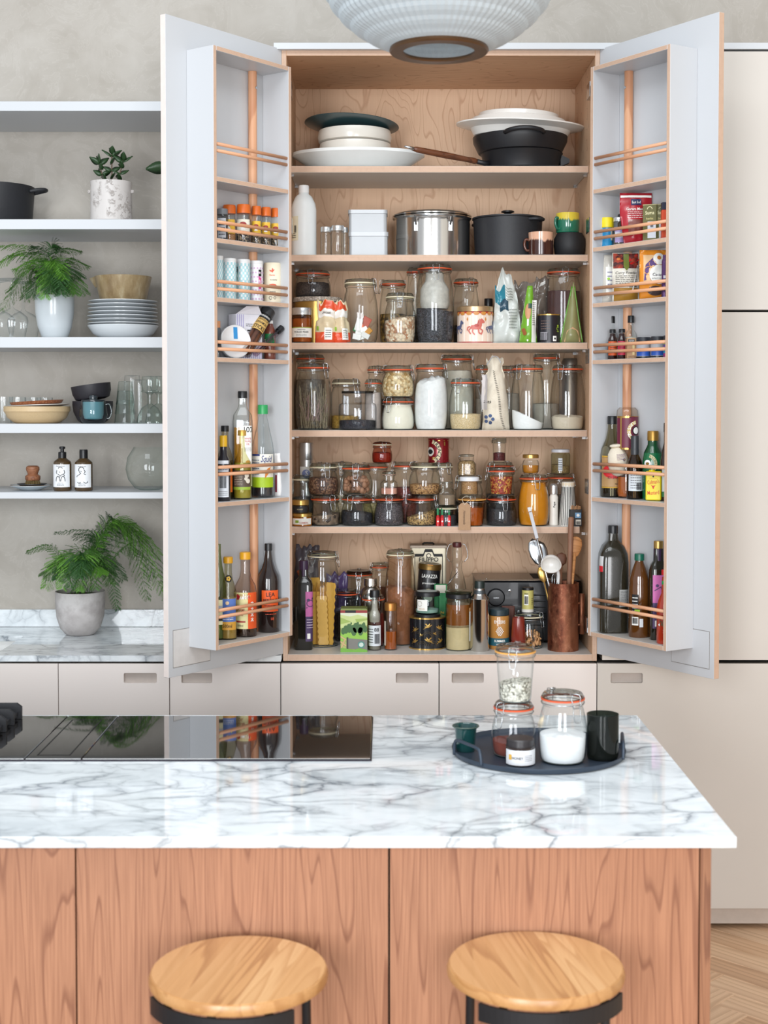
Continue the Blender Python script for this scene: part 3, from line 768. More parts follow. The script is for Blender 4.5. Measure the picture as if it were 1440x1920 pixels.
def clipjar(lb, px, w, base, top, Y=None, st='round', seal='o', clip=0, fill=None, lv=.8, tilt=0, glassm=None, group=G_PANTRY, py=None, lidm=None, big=1, H=None, wire=True, cat='jar', lump=.0012):
    it = Item('clip_jar', lb, cat, px, w, base, top, Y, group, py=py, H=H)
    r, H = it.R, it.H; lh = min(.016, .16*H); Hb = H-lh; gm = glassm or M_GLASS
    pr = [(0, 0)]+[(a*r, b*(Hb-.004)) for a, b in JP[st]]; rn = JP[st][-1][0]*r
    pr += [(rn, Hb-.014 if Hb > .05 else Hb-.008), (rn+.004, Hb-.010 if Hb > .05 else Hb-.005), (rn+.004, Hb-.003), (rn+.001, Hb)]
    pr = [p for i, p in enumerate(pr) if i == 0 or p[1] >= pr[i-1][1]-1e-6]
    it.Rf = rprof(pr)
    b = lathe('glass_body', pr, gm, it.root, 32)
    lathe('base_ring', [(r*.55, .0006), (pr[1][0]-.001, .0003), (pr[2][0], .003), (r*.6, .0035)], mat('9AA39F', .15, coat=.3) if gm is not M_GLASSG else mat('7E9088', .15), b, 28)
    rl = rn+.0045
    lathe('rubber_seal', [(rn-.002, Hb+.0002), (rl+.0008, Hb), (rl+.0012, Hb+.0035), (rn-.002, Hb+.0036)], SEAL[seal], it.root, 32)
    ld = lathe('lid', [(rn-.004, Hb+.0038), (rl-.0005, Hb+.0038), (rl, Hb+.0065), (rl-.002, Hb+.0085), (rl-.0035, H-.0035), (rl-.006, H-.0008), (rl-.011, H), (rl*.55, H-.0028), (0, H-.003)], lidm or M_LID, it.root, 32)
    s = max(.55, min(1.0, r/.05))*big
    if wire:
        wr = .0009*max(.8, s)
        d0 = rl+.0018; K = T('clasp', None, None, (0, 0, 0)); K.parent = None; bpy.data.objects.remove(K)
        def pth(ps): return [(x*s, -(d0+dd), H+z*s) for x, dd, z in ps]
        l1 = [(-.005, -.009, .0012), (.005, -.009, .0012), (.0075, 0, .0005), (.0105, .0005, -.006), (.0085, .001, -.012), (.0105, .0015, -.017), (.006, .003, -.0235), (-.006, .003, -.0235), (-.0105, .0015, -.017), (-.0085, .001, -.012), (-.0105, .0005, -.006), (-.0075, 0, .0005)]
        c1 = tube('clasp', pth(l1), wr, M_WIRE, it.root, closed=True, seg=6)
        l2 = [(-.0065, .002, -.0185), (.0065, .002, -.0185), (.008, .004, -.03), (.0065, .0065, -.046), (.004, .007, -.049), (-.004, .007, -.049), (-.0065, .0065, -.046), (-.008, .004, -.03)]
        c2 = tube('lever', pth(l2), wr*1.1, M_WIRE, c1, closed=True, seg=6)
        c1.rotation_euler = (0, 0, R(clip))
        n = 28; hz = Hb-.0065
        tube('neck_wire', [((rn+.0048)*cos(2*pi*k/n), (rn+.0048)*sin(2*pi*k/n), hz) for k in range(n)], wr, M_WIRE, it.root, closed=True, seg=5)
        hb = [(x*s, -(d0-.0002+dd), H+z*s) for x, dd, z in ((-.006, 0, -.023), (-.008, .001, -.008), (-.006, -.001, .0005), (-.004, -.014, .0012), (.004, -.014, .0012), (.006, -.001, .0005), (.008, .001, -.008), (.006, 0, -.023))]
        h_ = tube('hinge_wire', hb, wr, M_WIRE, it.root, seg=5); h_.rotation_euler = (0, 0, R(clip+180))
    if fill is not None: contents(it, fill, [(a, b*(Hb-.004)/Hb) for a, b in JP[st]], lv, tilt, Hb, lump=lump)
    it.Hb = Hb; it.rn = rn
    return it
M_LID = glass('DEE4E2', '5E6664', refl=1.5)
def solids(name, n, rad, it, z0, z1, rmax, m, parent, ell=(1, 1, 1), seed=2, seg=6):
    """many small lumps joined: kernels, nuts"""
    rnd = random.Random(seed); vs, fs = [], []
    base = []
    for i in range(1, seg//2+1):
        for k in range(seg): 
            t = pi*i/(seg//2+1); base.append((sin(t)*cos(2*pi*k/seg), sin(t)*sin(2*pi*k/seg), cos(t)))
    rows = seg//2
    for q in range(n):
        a = rnd.uniform(0, 2*pi); rr = rmax*sqrt(rnd.uniform(.35, 1)) ; c = Vector((rr*cos(a), rr*sin(a), rnd.uniform(z0, z1)))
        e = Matrix.Rotation(rnd.uniform(0, 6), 3, 'X') @ Matrix.Rotation(rnd.uniform(0, 6), 3, 'Z'); b = len(vs)
        for p in base+[(0, 0, 1), (0, 0, -1)]:
            vs.append(c+e@Vector((p[0]*rad*ell[0], p[1]*rad*ell[1], p[2]*rad*ell[2])))
        for i in range(rows-1):
            for k in range(seg): fs.append((b+i*seg+k, b+i*seg+(k+1) % seg, b+(i+1)*seg+(k+1) % seg, b+(i+1)*seg+k))
        tp, bt = b+rows*seg, b+rows*seg+1
        for k in range(seg): fs.append((tp, b+(k+1) % seg, b+k)); fs.append((bt, b+(rows-1)*seg+k, b+(rows-1)*seg+(k+1) % seg))
    return tag(mobj(name, vs, fs, m, parent, True), kind='stuff')
class PSurf:  # noqa
    """front face of a pouch: half width and half depth vary with height"""
    def __init__(s, w, d, h, lip=.02, p=1.4, lean=0, shift=0, wf=None, seed=1, cr=.003, jag=0):
        s.w, s.d, s.h, s.top, s.p, s.lean, s.shift, s.seed, s.cr, s.jag = w/2, d/2, h, lip, p, lean, shift, seed, cr, jag
        s.wf = wf or (lambda t: 1)
    def depth(s, u, v):
        t = min(max(v/s.h, 0), 1); wd = s.w*s.wf(t); k = max(0, 1-min(1, abs(u)/max(wd, .001))**2.4)
        full = (1-t**s.p)*(1-.0)+s.top
        foot = min(1, .55+v/s.h*4)
        return s.d*full*k*foot
    def pos(s, u, v, d=0, back=1):
        t = v/s.h; n = s.cr*mnoise.noise((u*45+s.seed*7, v*38, s.seed*3.1)) * min(1, max(0, 1-abs(u)/(s.w+.001))*3)
        if s.jag: v2 = v+s.jag*t**2*mnoise.noise((u*70+s.seed, 2.1, s.seed)); u = u*(1+.16*t*mnoise.noise((s.seed*1.7, v*30, 4.4)))
        else: v2 = v
        return (u+s.shift*t*t, -back*(s.depth(u, v)+n+d)+s.lean*t, v2)
def pouch(name, lb, cat, px, w, base, top, Y, m, depth=.05, group=None, rz=0, rack=None, py=None, tb=None, H=None, **k):
    it = Item(name, lb, cat, px, w, base, top, Y, group, rz=rz, rack=rack, py=py, H=H)
    S = PSurf(it.R*2, depth, it.H, **k); nu, nv = 16, 18; vs, fs = [], []
    for side in (1, -1):
        for j in range(nv+1):
            t = j/nv; wd = S.w*S.wf(t)
            for i in range(nu+1):
                u = -wd+2*wd*i/nu; vs.append(S.pos(u, S.h*t, 0, side))
    st = (nu+1)*(nv+1)
    for j in range(nv):
        for i in range(nu):
            q = j*(nu+1)+i; fs.append((q, q+1, q+nu+2, q+nu+1)); fs.append((st+q+1, st+q, st+q+nu+1, st+q+nu+2))
        for i in (0, nu):
            q = j*(nu+1)+i; r_ = q+nu+1; fs.append((q, r_, st+r_, st+q) if i == 0 else (r_, q, st+q, st+r_))
    for j in (0, nv):
        for i in range(nu):
            q = j*(nu+1)+i; fs.append((q+1, q, st+q, st+q+1) if j == 0 else (q, q+1, st+q+1, st+q))
    mobj('bag', vs, fs, m, it.root, True); it.S = it.Rf = S; S.d += .0; return it
def plast(col, rough=.28, key=None): return mat(col, rough, var=.05, sc=30, bump=.12, coat=.25)
def tapercup(lb, px, w, base, top, Y, prof, m, name='cup', cat='mug', group=None, inner=True, **k):
    it = Item(name, lb, cat, px, w, base, top, Y, group, **k); it.body(prof, m); return it
def handle(it, a, z0, z1, out, r, m, name='handle', off=0):
    """ear on the side of a vessel; a: direction in degrees (0 = towards camera, 90 = right)"""
    ra, rb = it.Rf(z0*it.H)+off, it.Rf(z1*it.H)+off; H = it.H
    d = Vector((sin(R(a)), -cos(R(a)), 0))
    pts = smoothpath([d*(rb-r*.6)+Vector((0, 0, z1*H)), d*(rb+out*.75)+Vector((0, 0, z1*H+.001)), d*(max(ra, rb)+out)+Vector((0, 0, (z0+z1)/2*H)), d*(ra+out*.6)+Vector((0, 0, z0*H)), d*(ra-r*.6)+Vector((0, 0, z0*H))], 5)
    return tube(name, pts, r, m, it.root, seg=8)

# ================================================================== PANTRY
S1, S2, S3, S4, S5, S0 = PS[0], PS[1], PS[2], PS[3], PS[4], PBOT
# ---- top shelf
GLZ = mat('DFDAD0', .3, var=.04, sc=10, coat=.3); IRON = M_IRON
it = Item('platter', 'oval white platter lying flat under the cream bowls', 'platter', 672, 247, S1, 289, .285)
it.body([(0, 0), (.55, 0), (.72, .25), (1, .85), (1, 1), (.96, 1), (.7, .45), (0, .3)], mat('E6E9E8', .22, var=.02, coat=.4), 'dish', sy=.62, seg=48); pz = S1+it.H*.45
b1 = Item('bowl', 'lower of two cream stacked bowls, resting on the oval platter', 'bowl', 666, 137, pz, 272, .285, 'cream bowls on the platter')
b1.body([(0, 0), (.86, 0), (.95, .12), (1, .55), (.96, 1), (.92, 1), (.9, .3), (0, .2)], GLZ, 'bowl', seg=40)
b2 = Item('bowl', 'upper of two cream stacked bowls, right under the dark teal plate', 'bowl', 665, 138, b1.top, 247.5, .285, 'cream bowls on the platter')
b2.body([(0, 0), (.86, 0), (.97, .15), (1, .5), (.97, 1), (.93, 1), (.9, .3), (0, .2)], GLZ, 'bowl', seg=40)
p = Item('plate', 'dark teal plate tipped on top of the cream bowls', 'plate', 659, 176, b2.top+.003, 234, .285)
p.body([(0, 0), (.6, 0), (.66, .2), (1, .9), (.995, 1), (.65, .4), (0, .3)], mat('2A464B', .3, var=.12, coat=.4), 'dish', seg=48); p.root.rotation_euler = (R(-3), R(3), 0)
M_PAN = mat('1A1B1F', .42, var=.1, sc=60)
sk = Item('frying_pan', 'black cast iron frying pan with a turned wooden handle', 'pan', 978, 150, S1, 290, .265)
sk.body([(0, 0), (.84, 0), (.9, .1), (1, .96), (1.02, 1), (.96, 1), (.88, .15), (0, .12)], M_PAN, 'pan_body', seg=48)
a_, b_ = P(905, 303, .235), P(858, 296, .17); hz = S1+.022
hd = Vector((X(759, .09, 279)-sk.x, .09-sk.y, 0)); hd.normalize(); base_ = hd*(sk.R*.96)
L_ = (X(759, .09, 279)-sk.x)/hd.x; st_ = lambda d_, z_: (hd.x*d_, hd.y*d_, z_)
tube('handle_root', [st_(sk.R*.93, .020), st_(sk.R*1.06, .022), st_(sk.R*1.26, .026)], .0085, M_PAN, sk.root, taper=[1.3, 1, .95])
D0, D1 = sk.R*1.25, L_-.03
tube('wooden_handle', [st_(D0+(D1-D0)*q, .026+.024*q) for q in (0, .04, .15, .5, .85, .95, 1)], .0105, wood('pan_handle', '7A4A2E', '6B3D24', '3F2112', 'x', 6, 8, .1, .35), sk.root, taper=[.75, 1, .85, 1.05, .95, .9, .6])
tube('hanging_cap', [st_(D1, .050), st_(D1+.012, .053), st_(L_, .056)], .007, M_STEEL, sk.root, taper=[1, .75, .45])
wedge('helper_lip', [(sk.R*.95, sk.H*.3), (sk.R*1.17, sk.H*.5), (sk.R*1.17, sk.H*.7), (sk.R*.95, sk.H*.95)], -.022, .012, M_PAN, sk.root)
cs = Item('casserole', 'black shallow cast iron casserole stacked in the frying pan', 'pan', 975, 176, sk.top, 259, .265)
cs.body([(0, 0), (.82, 0), (.88, .06), (.99, .7), (1.0, 1), (.96, 1), (.85, .12), (0, .1)], M_PAN, 'pan_body', seg=48)
for s_ in (0, 180):
    y = -(cs.R) if s_ == 0 else cs.R; sg = -1 if s_ == 0 else 1
    pts = smoothpath([(-.062, y*.93, cs.H*.86), (-.052, y+sg*.014, cs.H*.9), (-.02, y+sg*.03, cs.H*.97), (.02, y+sg*.03, cs.H*.97), (.052, y+sg*.014, cs.H*.9), (.062, y*.93, cs.H*.86)], 4)
    tube('loop_handle', pts, .0075, M_PAN, cs.root)
M_POR = mat('E9E6E0', .25, var=.02, coat=.4)
wb_ = Item('rimmed_bowl', 'large white bowl with a wide rim, tilted on the black casserole', 'bowl', 975, 240, cs.top-.012, 236, .275)
wb_.body([(0, 0), (.5, 0), (.72, .3), (.78, .72), (1, .92), (1, 1), (.76, .84), (.6, .3), (0, .15)], M_POR, 'dish', seg=56, sy=.64); wb_.root.rotation_euler = (R(0), R(2.2), 0)
wb2 = Item('rimmed_plate', 'white plate turned upside down, topmost on the black pans', 'plate', 972, 186, wb_.top-.003, 215, .28)
wb2.body([(0, 0), (1, 0), (1.01, .12), (.95, .5), (.82, .62), (.8, .95), (.76, 1), (0, 1)], M_POR, 'dish', seg=48, sy=.82); wb2.root.rotation_euler = (0, R(2.2), 0)
# ---- second shelf
it = Item('bottle', 'white plastic bottle with a ribbed cap at the end of the shelf', 'bottle', 569.5, 47, S2, 348, None)
it.body([(0, 0), (.94, 0), (1, .02), (1, .66), (.92, .74), (.66, .84), (.42, .875), (.38, .9)], mat('E8ECEC', .4, var=.02), 'body'); it.cap(.42, .895, 1, mat('F3F5F5', .4))
it.lab(.9, .21, .55, mat('E9E3C9', .5), a=-48); it.bar(.35, .36, .5, a=-68); it.bar(.2, .32, .42, a=-38); it.lns(3, .5, .24, .32, M_INK, a=-48)
G = 'small lidded jars beside the white tins'
for px, w, tp, Y, lb in ((611, 20, 426, .17, 'small empty glass jar with silver lid beside the white bottle'), (633, 25, 423.5, .165, 'middle one of three small silver-lidded glass jars'), (646, 13, 427, .215, 'small glass jar mostly hidden behind the white tins')):
    it = Item('small_jar', lb, 'jar', px, w, S2, tp, Y, G); it.body([(0, 0), (.94, 0), (1, .03), (1, .74), (.9, .8), (.9, .82)], M_GLASS, 'glass_body', seg=24); it.cap(1, .83, 1, SILV, 'lid')
G = 'white lidded tins'
M_TIN = mat('AEB1B4', .4, .2, var=.02)
def tin(lb, px, w, base, top, Y=.24):
    it = Item('storage_tin', lb, 'tin', px, w, base, top, Y, G); r = it.R; H = it.H
    def rb(name, a, z0, z1, rad, m, par):
        lp = rrect(-a, a, -a*.8, a*.8, rad, 5); n = len(lp); vs = [(x, y, z0) for x, y in lp]+[(x, y, z1) for x, y in lp]
        return mobj(name, vs, [(i, (i+1) % n, n+(i+1) % n, n+i) for i in range(n)]+[tuple(range(n-1, -1, -1)), tuple(range(n, 2*n))], m, par)
    rb('body', r*.96, 0, H*.82, .012, M_TIN, it.root); rb('lid', r, H*.83, H, .014, mat('B6B9BC', .4, .25, var=.02), it.root)
    return it
t1 = tin('lower of two stacked white tins beside the steel pot', 691, 74, S2, 438); tin('upper of two stacked white tins beside the steel pot', 690, 73, t1.top+.0005, 397)
it = Item('stock_pot', 'large polished steel stock pot with a lid', 'pot', 810, 142, S2, 399, .29)
BST = NT('brushed_steel'); p_ = BST.pr(Metallic=1, Roughness=.16); p_.inputs['Base Color'].default_value = (.62, .6, .57, 1); BST.bump(BST.noise(BST.co((1, 1, 60)), 4, 2), p_, .05, .001); BST = BST.m
it.body([(0, 0), (.96, 0), (1, .02), (1, .82), (1.04, .86), (1.04, .88), (.98, .885)], BST, 'pot_body', seg=64)
ld = it.part('lid', [(0, .97), (.3, .995), (.8, .99), (.98, .96), (1.04, .925), (1.04, .9), (1, .89), (.9, .888)], BST, 64)
for sg in (-1, 1):
    y0 = -it.R if sg < 0 else it.R
    rv = it.R; pts = []
    for a in (-26, -24, -20, 0, 20, 24, 26):
        d_ = rv+(.001 if abs(a) > 25 else (.02 if abs(a) > 21 else .032)); pts.append((d_*sin(R(a)), sg*d_*cos(R(a)), it.H*(.66 if abs(a) > 25 else .82)))
    h_ = tube('handle', pts, .0035, M_STEEL, it.root)
    for a in (-26, 26): d_ = rv+.001; box('rivet_plate', d_*sin(R(a))-.007, d_*sin(R(a))+.007, sg*d_*cos(R(a))-.002, sg*d_*cos(R(a))+.002, it.H*.52, it.H*.72, M_STEEL, h_, bv=.001)
it = Item('casserole', 'black cast iron casserole with a round knob on its lid', 'pot', 952, 129, S2, 395, .285)
it.body([(0, 0), (.90, 0), (.94, .03), (1, .80), (.96, .80)], IRON, 'pot_body', seg=56)
it.part('lid', [(.98, .805), (1.03, .81), (1.03, .84), (.6, .865), (.2, .872), (0, .872)], IRON, 56)
it.part('knob', [(.08, .872), (.07, .93), (.13, .955), (.19, .965), (.19, .985), (.14, 1), (0, 1)], PLB, 28)
for sg in (-1, 1):
    wd = it.R; pts = smoothpath([(sg*wd*.93, -.03, it.H*.76), (sg*(wd+.006), -.026, it.H*.76), (sg*(wd+.02), -.014, it.H*.76), (sg*(wd+.02), .014, it.H*.76), (sg*(wd+.006), .026, it.H*.76), (sg*wd*.93, .03, it.H*.76)], 3)
    h_ = tube('ear_handle', pts, .0055, IRON, it.root); h_.rotation_euler = (0, 0, R(-42))
MUG = [(0, 0), (.9, 0), (.97, .04), (1, .3), (.97, .75), (1, 1), (.93, 1), (.9, .2), (0, .12)]
def glaze(key, a, b, zc_, soft=.003):
    t = NT(key); p = t.pr(Roughness=.16, Coat_Weight=.5); sp = t.n('ShaderNodeSeparateXYZ'); t.l(t.co(), sp.inputs[0])
    n = t.noise(t.co((1, 1, .25)), 70, 2); z = t.math('ADD', sp.outputs[2], t.math('MULTIPLY', t.math('SUBTRACT', n, .5), .03))
    f = t.ramp(t.math('MULTIPLY', z, 10), [(zc_*10-soft*10, 0.0), (zc_*10+soft*10, 1.0)]); t.l(t.mix(f, a, b), p.inputs['Base Color']); return t.m
mg = Item('mug', 'brown mug with pale dripping glaze before the black casserole', 'mug', 1014, 47, S2, 436.5, .18)
mg.body(MUG, glaze('drip_glaze', '3E2018', 'D9A98C', mg.H*.66), 'cup'); handle(mg, -84, .25, .68, .014, .0045, mat('5A2E1C', .2, coat=.4))
bp = Item('pot', 'round matt black pot under the green and yellow mug', 'pot', 1068, 60, S2, 437.5, .205)
bp.body([(0, 0), (.7, 0), (.92, .15), (1, .48), (.97, .75), (.8, .98), (.72, 1), (.7, .9), (0, .85)], mat('17181B', .6), 'pot_body')
gm = Item('mug', 'green and yellow mug standing on the round black pot', 'mug', 1064.5, 44, bp.top+.0005, 400.5, .205)
gm.body([(0, 0), (.93, 0), (.98, .04), (1, .5), (.99, 1), (.92, 1), (.9, .15), (0, .1)], glaze('green_glaze', '1F6B52', 'D6BF3E', gm.H*.66), 'cup'); handle(gm, -60, .2, .72, .013, .0045, mat('1F6650', .2, coat=.4))
# ---- third shelf
it = Item('biscuit_tin', 'round brass coloured tin with a speckled lid, behind the orange bags', 'tin', 595, 92, S3, 559, .275)
it.body([(0, 0), (.93, 0), (.94, .9), (0, .9)], mat('C6A35C', .28, .8, var=.08), 'body', seg=40); it.part('lid', [(0, .905), (1, .905), (1.0, .97), (.97, 1), (0, 1)], grains('B5A79A', '8C7F74', 260, 'CFC3B6'), 40)
clipjar('clip jar of dark seeds on the speckled tin lid', 586.5, 69, it.top+.0005, 508, .275, 'squat', 'o', -4, grains('1D1518', '2A2024', 620, '5E5048'), .62, py=540)
it = Item('preserve_jar', 'silver-lidded jar of pickled fruit at the end of the shelf', 'jar', 566, 38, S3, 577.5, None); it.body([(0, 0), (.93, 0), (1, .03), (1, .72), (.93, .78)], glass('E8C894', '8A5A28'), 'glass_body')
contents(it, mat('B9772E', .3, var=.35, sc=25), [(.93, 0), (1, .03), (1, .72), (.93, .78)], .68, lump=.0005); it.cap(1, .8, 1, SILV, 'lid'); it.lab(2.6, .16, .44); it.txt('PICKLED PEARS', .05, .31, w=1.5); it.lns(2, 1.1, .18, .26); it.lns(1, .8, .36, .4, a=0); it.lab(2.6, .425, .445, mat('9CA83C', .5), name='label_band', d=.0003)
def orange_bag(lb, px, w, top, Y, seed, sh, rz):
    it = pouch('snack_bag', lb, 'bag', px, w, S3, top, Y, plast('D8C6A4'), depth=.042, seed=seed, cr=.012, jag=.03, shift=sh, lip=.12, p=1.6, wf=lambda t: 1-.22*sin(pi*min(1, t*1.2))*(t > .5)-.12*t, rz=rz, group='orange snack bags')
    H = it.H; w2 = it.R*2
    o_ = plast('D9502B'); label('orange_foot', w2*.93, .0015, H*.26, o_, it.root, it.Rf, d=.0008); label('orange_top', w2*.72, H*.80, H*.985, o_, it.root, it.Rf, d=.0012); label('clear_band', w2*.72, H*.62, H*.79, plast('E8E3DC'), it.root, it.Rf, d=.001)
    label('label', w2*.36, H*.08, H*.36, PAP, it.root, it.Rf, d=.0022, cx=w2*.14); lines(4, w2*.26, H*.12, H*.32, M_INK, it.root, it.Rf, d=.0026, cx=w2*.14, name='small_print')
    label('green_mark', w2*.1, H*.3, H*.4, mat('8DB43A', .5), it.root, it.Rf, d=.0022, cx=-w2*.36); return it
it = orange_bag('upright orange and clear bag of crackers beside the pickle jar', 610, 40, 564, .175, 3, .008, 0); text('CRACKERS', it.H*.04, it.H*.7, M_INK, it.root, it.Rf, d=.003, w=it.R*.8)
orange_bag('orange and clear bag leaning away from its twin', 641, 34, 567, .185, 8, -.012, R(12))
jt = clipjar('clip jar with a cream seal holding small packets and sachets', 675.5, 67, S3, 524, .20, 'round', 'c', 62, None, py=600, lump=0)
# packets inside: part of the jar
rnd = random.Random(9)
for i, (c, sx, sz) in enumerate((('EDEBE6', .02, .014), ('E7E6E2', .018, .012), ('F0EEEA', .016, .022), ('DFDEDA', .02, .013), ('D9622E', .014, .012), ('1D7A3E', .014, .014), ('C98B2B', .012, .02), ('EDEBE6', .018, .012), ('B0442A', .02, .026), ('E4E2DE', .015, .03))):
    q = box('packet', -sx*.7, sx*.7, -.004, .004, 0, sz*1.35, mat(c, .4, var=.1), jt.root, bv=.001); q.location = ((-.012, .004, -.006, .014, .004, -.016, .018, .016, .01, -.010)[i], -.028+.004*(i % 3), .008+(.004, .004, .018, .010, .038, .03, .02, .03, .046, .034)[i]); q.rotation_euler = (.1, (.2, -.3, .1, .5, -.2, .4, .8, -.5, .5, .3)[i], .2*(i % 3-1))
clipjar('clip jar with an orange seal behind, holding brown pods', 737, 52, S3, 526, .32, 'tall', 'o', -68, grains('6B4A1E', 'A67F3C', 110, '3E2A12'), .5, py=600)
clipjar('smaller clip jar of pale coconut flakes', 750, 60, S3, 550, .185, 'round', 'c', 0, grains('E9DAC2', 'D9BFA0', 130, 'A9744F'), .52, tilt=.12, py=600, lump=.003)
clipjar('clip jar half hidden behind the tallest jar of seeds', 778, 32, S3, 503, .34, 'tall', 'o', -30, grains('50483F', '6E6254', 200), .4, py=600)
jt = clipjar('tallest wide clip jar of dark seeds and a plastic bag', 815, 73, S3, 497, .2, 'tall', 'o', 3, grains('17171B', '232329', 520, '5C5D66'), .44, tilt=-.1, py=600, big=1.1)
contents(jt, mat('C8C4BC', .3, var=.25, sc=50, bump=.8), [(.72, .45), (.8, .5), (.78, .7), (.5, .8)], .80, name='plastic_bag', lump=.006, zb=jt.H*.44, k_=.95)
clipjar('empty-looking clip jar behind the carousel tin', 873.5, 51, S3, 523, .31, 'tall', 'o', 22, grains('3A3330', '55483F', 220), .3, py=600)
it = Item('carousel_tin', 'cream and red tin with prancing horses and a gold lid', 'tin', 891, 67, S3, 575.5, None); it.body([(0, 0), (1, 0), (1, .85), (0, .85)], mat('EAD2C0', .3, var=.03), 'body', seg=40); it.part('lid', [(0, .86), (1.02, .86), (1.02, .98), (.98, 1), (0, 1)], mat('C2A27C', .3, .7), 40)
rd = mat('B0382F', .4); pk = mat('C9685C', .4); bl = mat('5A5F7E', .4); wh = mat('F0E3D6', .4)
it.lab(3, .80, .849, rd, name='red_band'); it.lab(3, 0.001, .035, rd, name='red_band')
for k in range(-3, 4): it.shp([disc(k*.42, 0, .17, 12, .1)], mat('C9853F', .4), z=.80, name='scallop', d=.0003)
for k in range(-4, 5): it.lab(.1, .04, .74, mat('F3E4D6', .4), a=k*20, name='stripe')
horse = [[(-.45, -.05), (-.38, .12), (-.1, .16), (.08, .12), (.2, .36), (.18, .5), (.3, .56), (.5, .36), (.47, .28), (.32, .32), (.3, .1), (.2, -.1), (-.05, -.14), (-.3, -.12)]]+[x for l in ([(-.38, 0), (-.55, -.2), (-.42, -.42)], [(-.28, -.08), (-.3, -.3), (-.16, -.46)], [(.14, -.05), (.36, -.2), (.28, -.4)], [(.08, -.1), (.1, -.34), (.3, -.44)], [(-.44, .05), (-.62, .0), (-.64, -.2)]) for x in stroke(l, .08)]
it.shp(horse, pk, z=.42, cx=.05, sc=.88, d=.001); it.shp(horse, bl, z=.42, a=58, sc=.72, d=.001); it.shp(horse, bl, z=.42, a=-62, sc=.72, d=.001); it.shp([disc(.0, 0, .13, 10, .09)], rd, z=.47, cx=.02, d=.0014)
it.shp([[(.08, .2), (.16, .56), (.06, .42), (-.02, .14)]], rd, z=.42, cx=.05, sc=.88, d=.0015)
for a in (-28, 30): it.shp([[(0, .12), (.05, 0), (0, -.12), (-.05, 0)]], mat('C9853F', .4), z=.64, a=a, d=.001)
it = pouch('foil_bag', 'crumpled pale grey foil bag with a teal fold', 'bag', 951, 52, S3, 511, .19, plast('C9CDC8'), depth=.06, seed=5, cr=.018, jag=.03, shift=-.008, lip=.05, p=1.3, wf=lambda t: 1-.55*t*t)
it.S.d += 0; w2 = it.R*2; H = it.H
label('teal_fold', w2*.34, H*.55, H*.78, plast('2F7F92'), it.root, it.Rf, d=.002, cx=-w2*.22); label('dark_fold', w2*.3, H*.46, H*.6, plast('2C4A5C'), it.root, it.Rf, d=.0024, cx=-w2*.1); lines(7, w2*.3, H*.2, H*.5, mat('9A9E9A', .5), it.root, it.Rf, d=.003, cx=w2*.2); lines(5, w2*.25, H*.6, H*.8, mat('8A908A', .5), it.root, it.Rf, d=.003, cx=w2*.1)
it = pouch('clear_bag', 'clear crumpled bag folded behind the green packet', 'bag', 985, 40, S3, 530, .29, plast('8E857C', .2), depth=.04, seed=15, cr=.02, jag=.03, lip=.1, group='clear bags behind the green packet')
it = pouch('clear_bag', 'clear twisted bag end beside the cocoa jar', 'bag', 1012, 26, S3, 522, .285, plast('7E7268', .2), depth=.03, seed=19, cr=.02, jag=.025, lip=.2, shift=.01, group='clear bags behind the green packet'); label('date_tag', it.R*.8, it.H*.88, it.H*.93, PAP, it.root, it.Rf, d=.003)
it = pouch('nut_butter_bag', 'bright green and white packet showing a spoon', 'bag', 990.5, 34, S3, 536, .165, plast('6FA62B'), depth=.045, seed=6, cr=.003, lip=.1, p=1.2, wf=lambda t: 1-.72*t, shift=.006)
w2 = it.R*2; H = it.H
label('white_side', w2*.26, .002, H*.75, PAP, it.root, it.Rf, d=.002, cx=w2*.28); lines(12, w2*.18, H*.3, H*.72, M_INK, it.root, it.Rf, d=.0026, cx=w2*.28)
shape('spoon_print', [disc(0, .55*H, .16*w2, 14, .14*H)], mat('C9936A', .5), it.root, it.Rf, d=.0022, cx=-.06*w2); shape('spoon_print', [[(-.05*w2, .42*H), (.05*w2, .42*H), (.04*w2, .03*H), (-.04*w2, .03*H)]], M_WHITE, it.root, it.Rf, d=.002, cx=-.06*w2); shape('nut_print', [disc(-.28*w2, .22*H, .1*w2, 10, .04*H), disc(-.22*w2, .17*H, .1*w2, 10, .04*H)], mat('9A5A2E', .5), it.root, it.Rf, d=.0022); label('dark_panel', w2*.2, H*.6, H*.69, mat('1F4A3A', .5), it.root, it.Rf, d=.003, cx=w2*.04)
clipjar('large clip jar of cocoa powder near the pantry side', 1056, 66, S3, 504, .23, 'straight', 'o', 0, powder('4A2E2C'), .74, py=600)
it = Item('tea_tin', 'small black tin with a gold rim and pale lettering', 'tin', 1029, 43, S3, 589.5, None); it.body([(0, 0), (1, 0), (1, .95), (0, .95)], mat('1F1D24', .35), 'body', seg=32); it.part('rim', [(.97, .95), (1.02, .95), (1.02, .99), (.9, 1), (0, .97)], GOLD, 32)
it.bar(.75, .08, .36, a=-32); it.lab(.7, .1, .37, mat('CFCAD2', .5), a=-32, name='label'); it.lns(4, .8, .44, .8, mat('6E5A52', .5), a=-25); it.shp([disc(.0, .1, .09, 10), *stroke(arc(0, -.15, .14, 40, 300), .05), *stroke([(-.12, -.4), (.14, -.4)], .04)], mat('A8C43A', .5), z=.55, a=42, sc=1); it.lab(.34, .06, .24, PAP, a=24, name='mark'); it.shp([disc(0, 0, .09, 10)], M_INK, z=.15, a=24, d=.0012)
it = pouch('folded_bag', 'green lined triangular opened bag of flour', 'bag', 1072, 42, S3, 529, .175, plast('8B8A5C'), depth=.07, seed=7, cr=.003, lip=.02, p=1.0, wf=lambda t: 1-.97*t, shift=.006)
w2 = it.R*2; H = it.H; g1 = plast('5E9430')
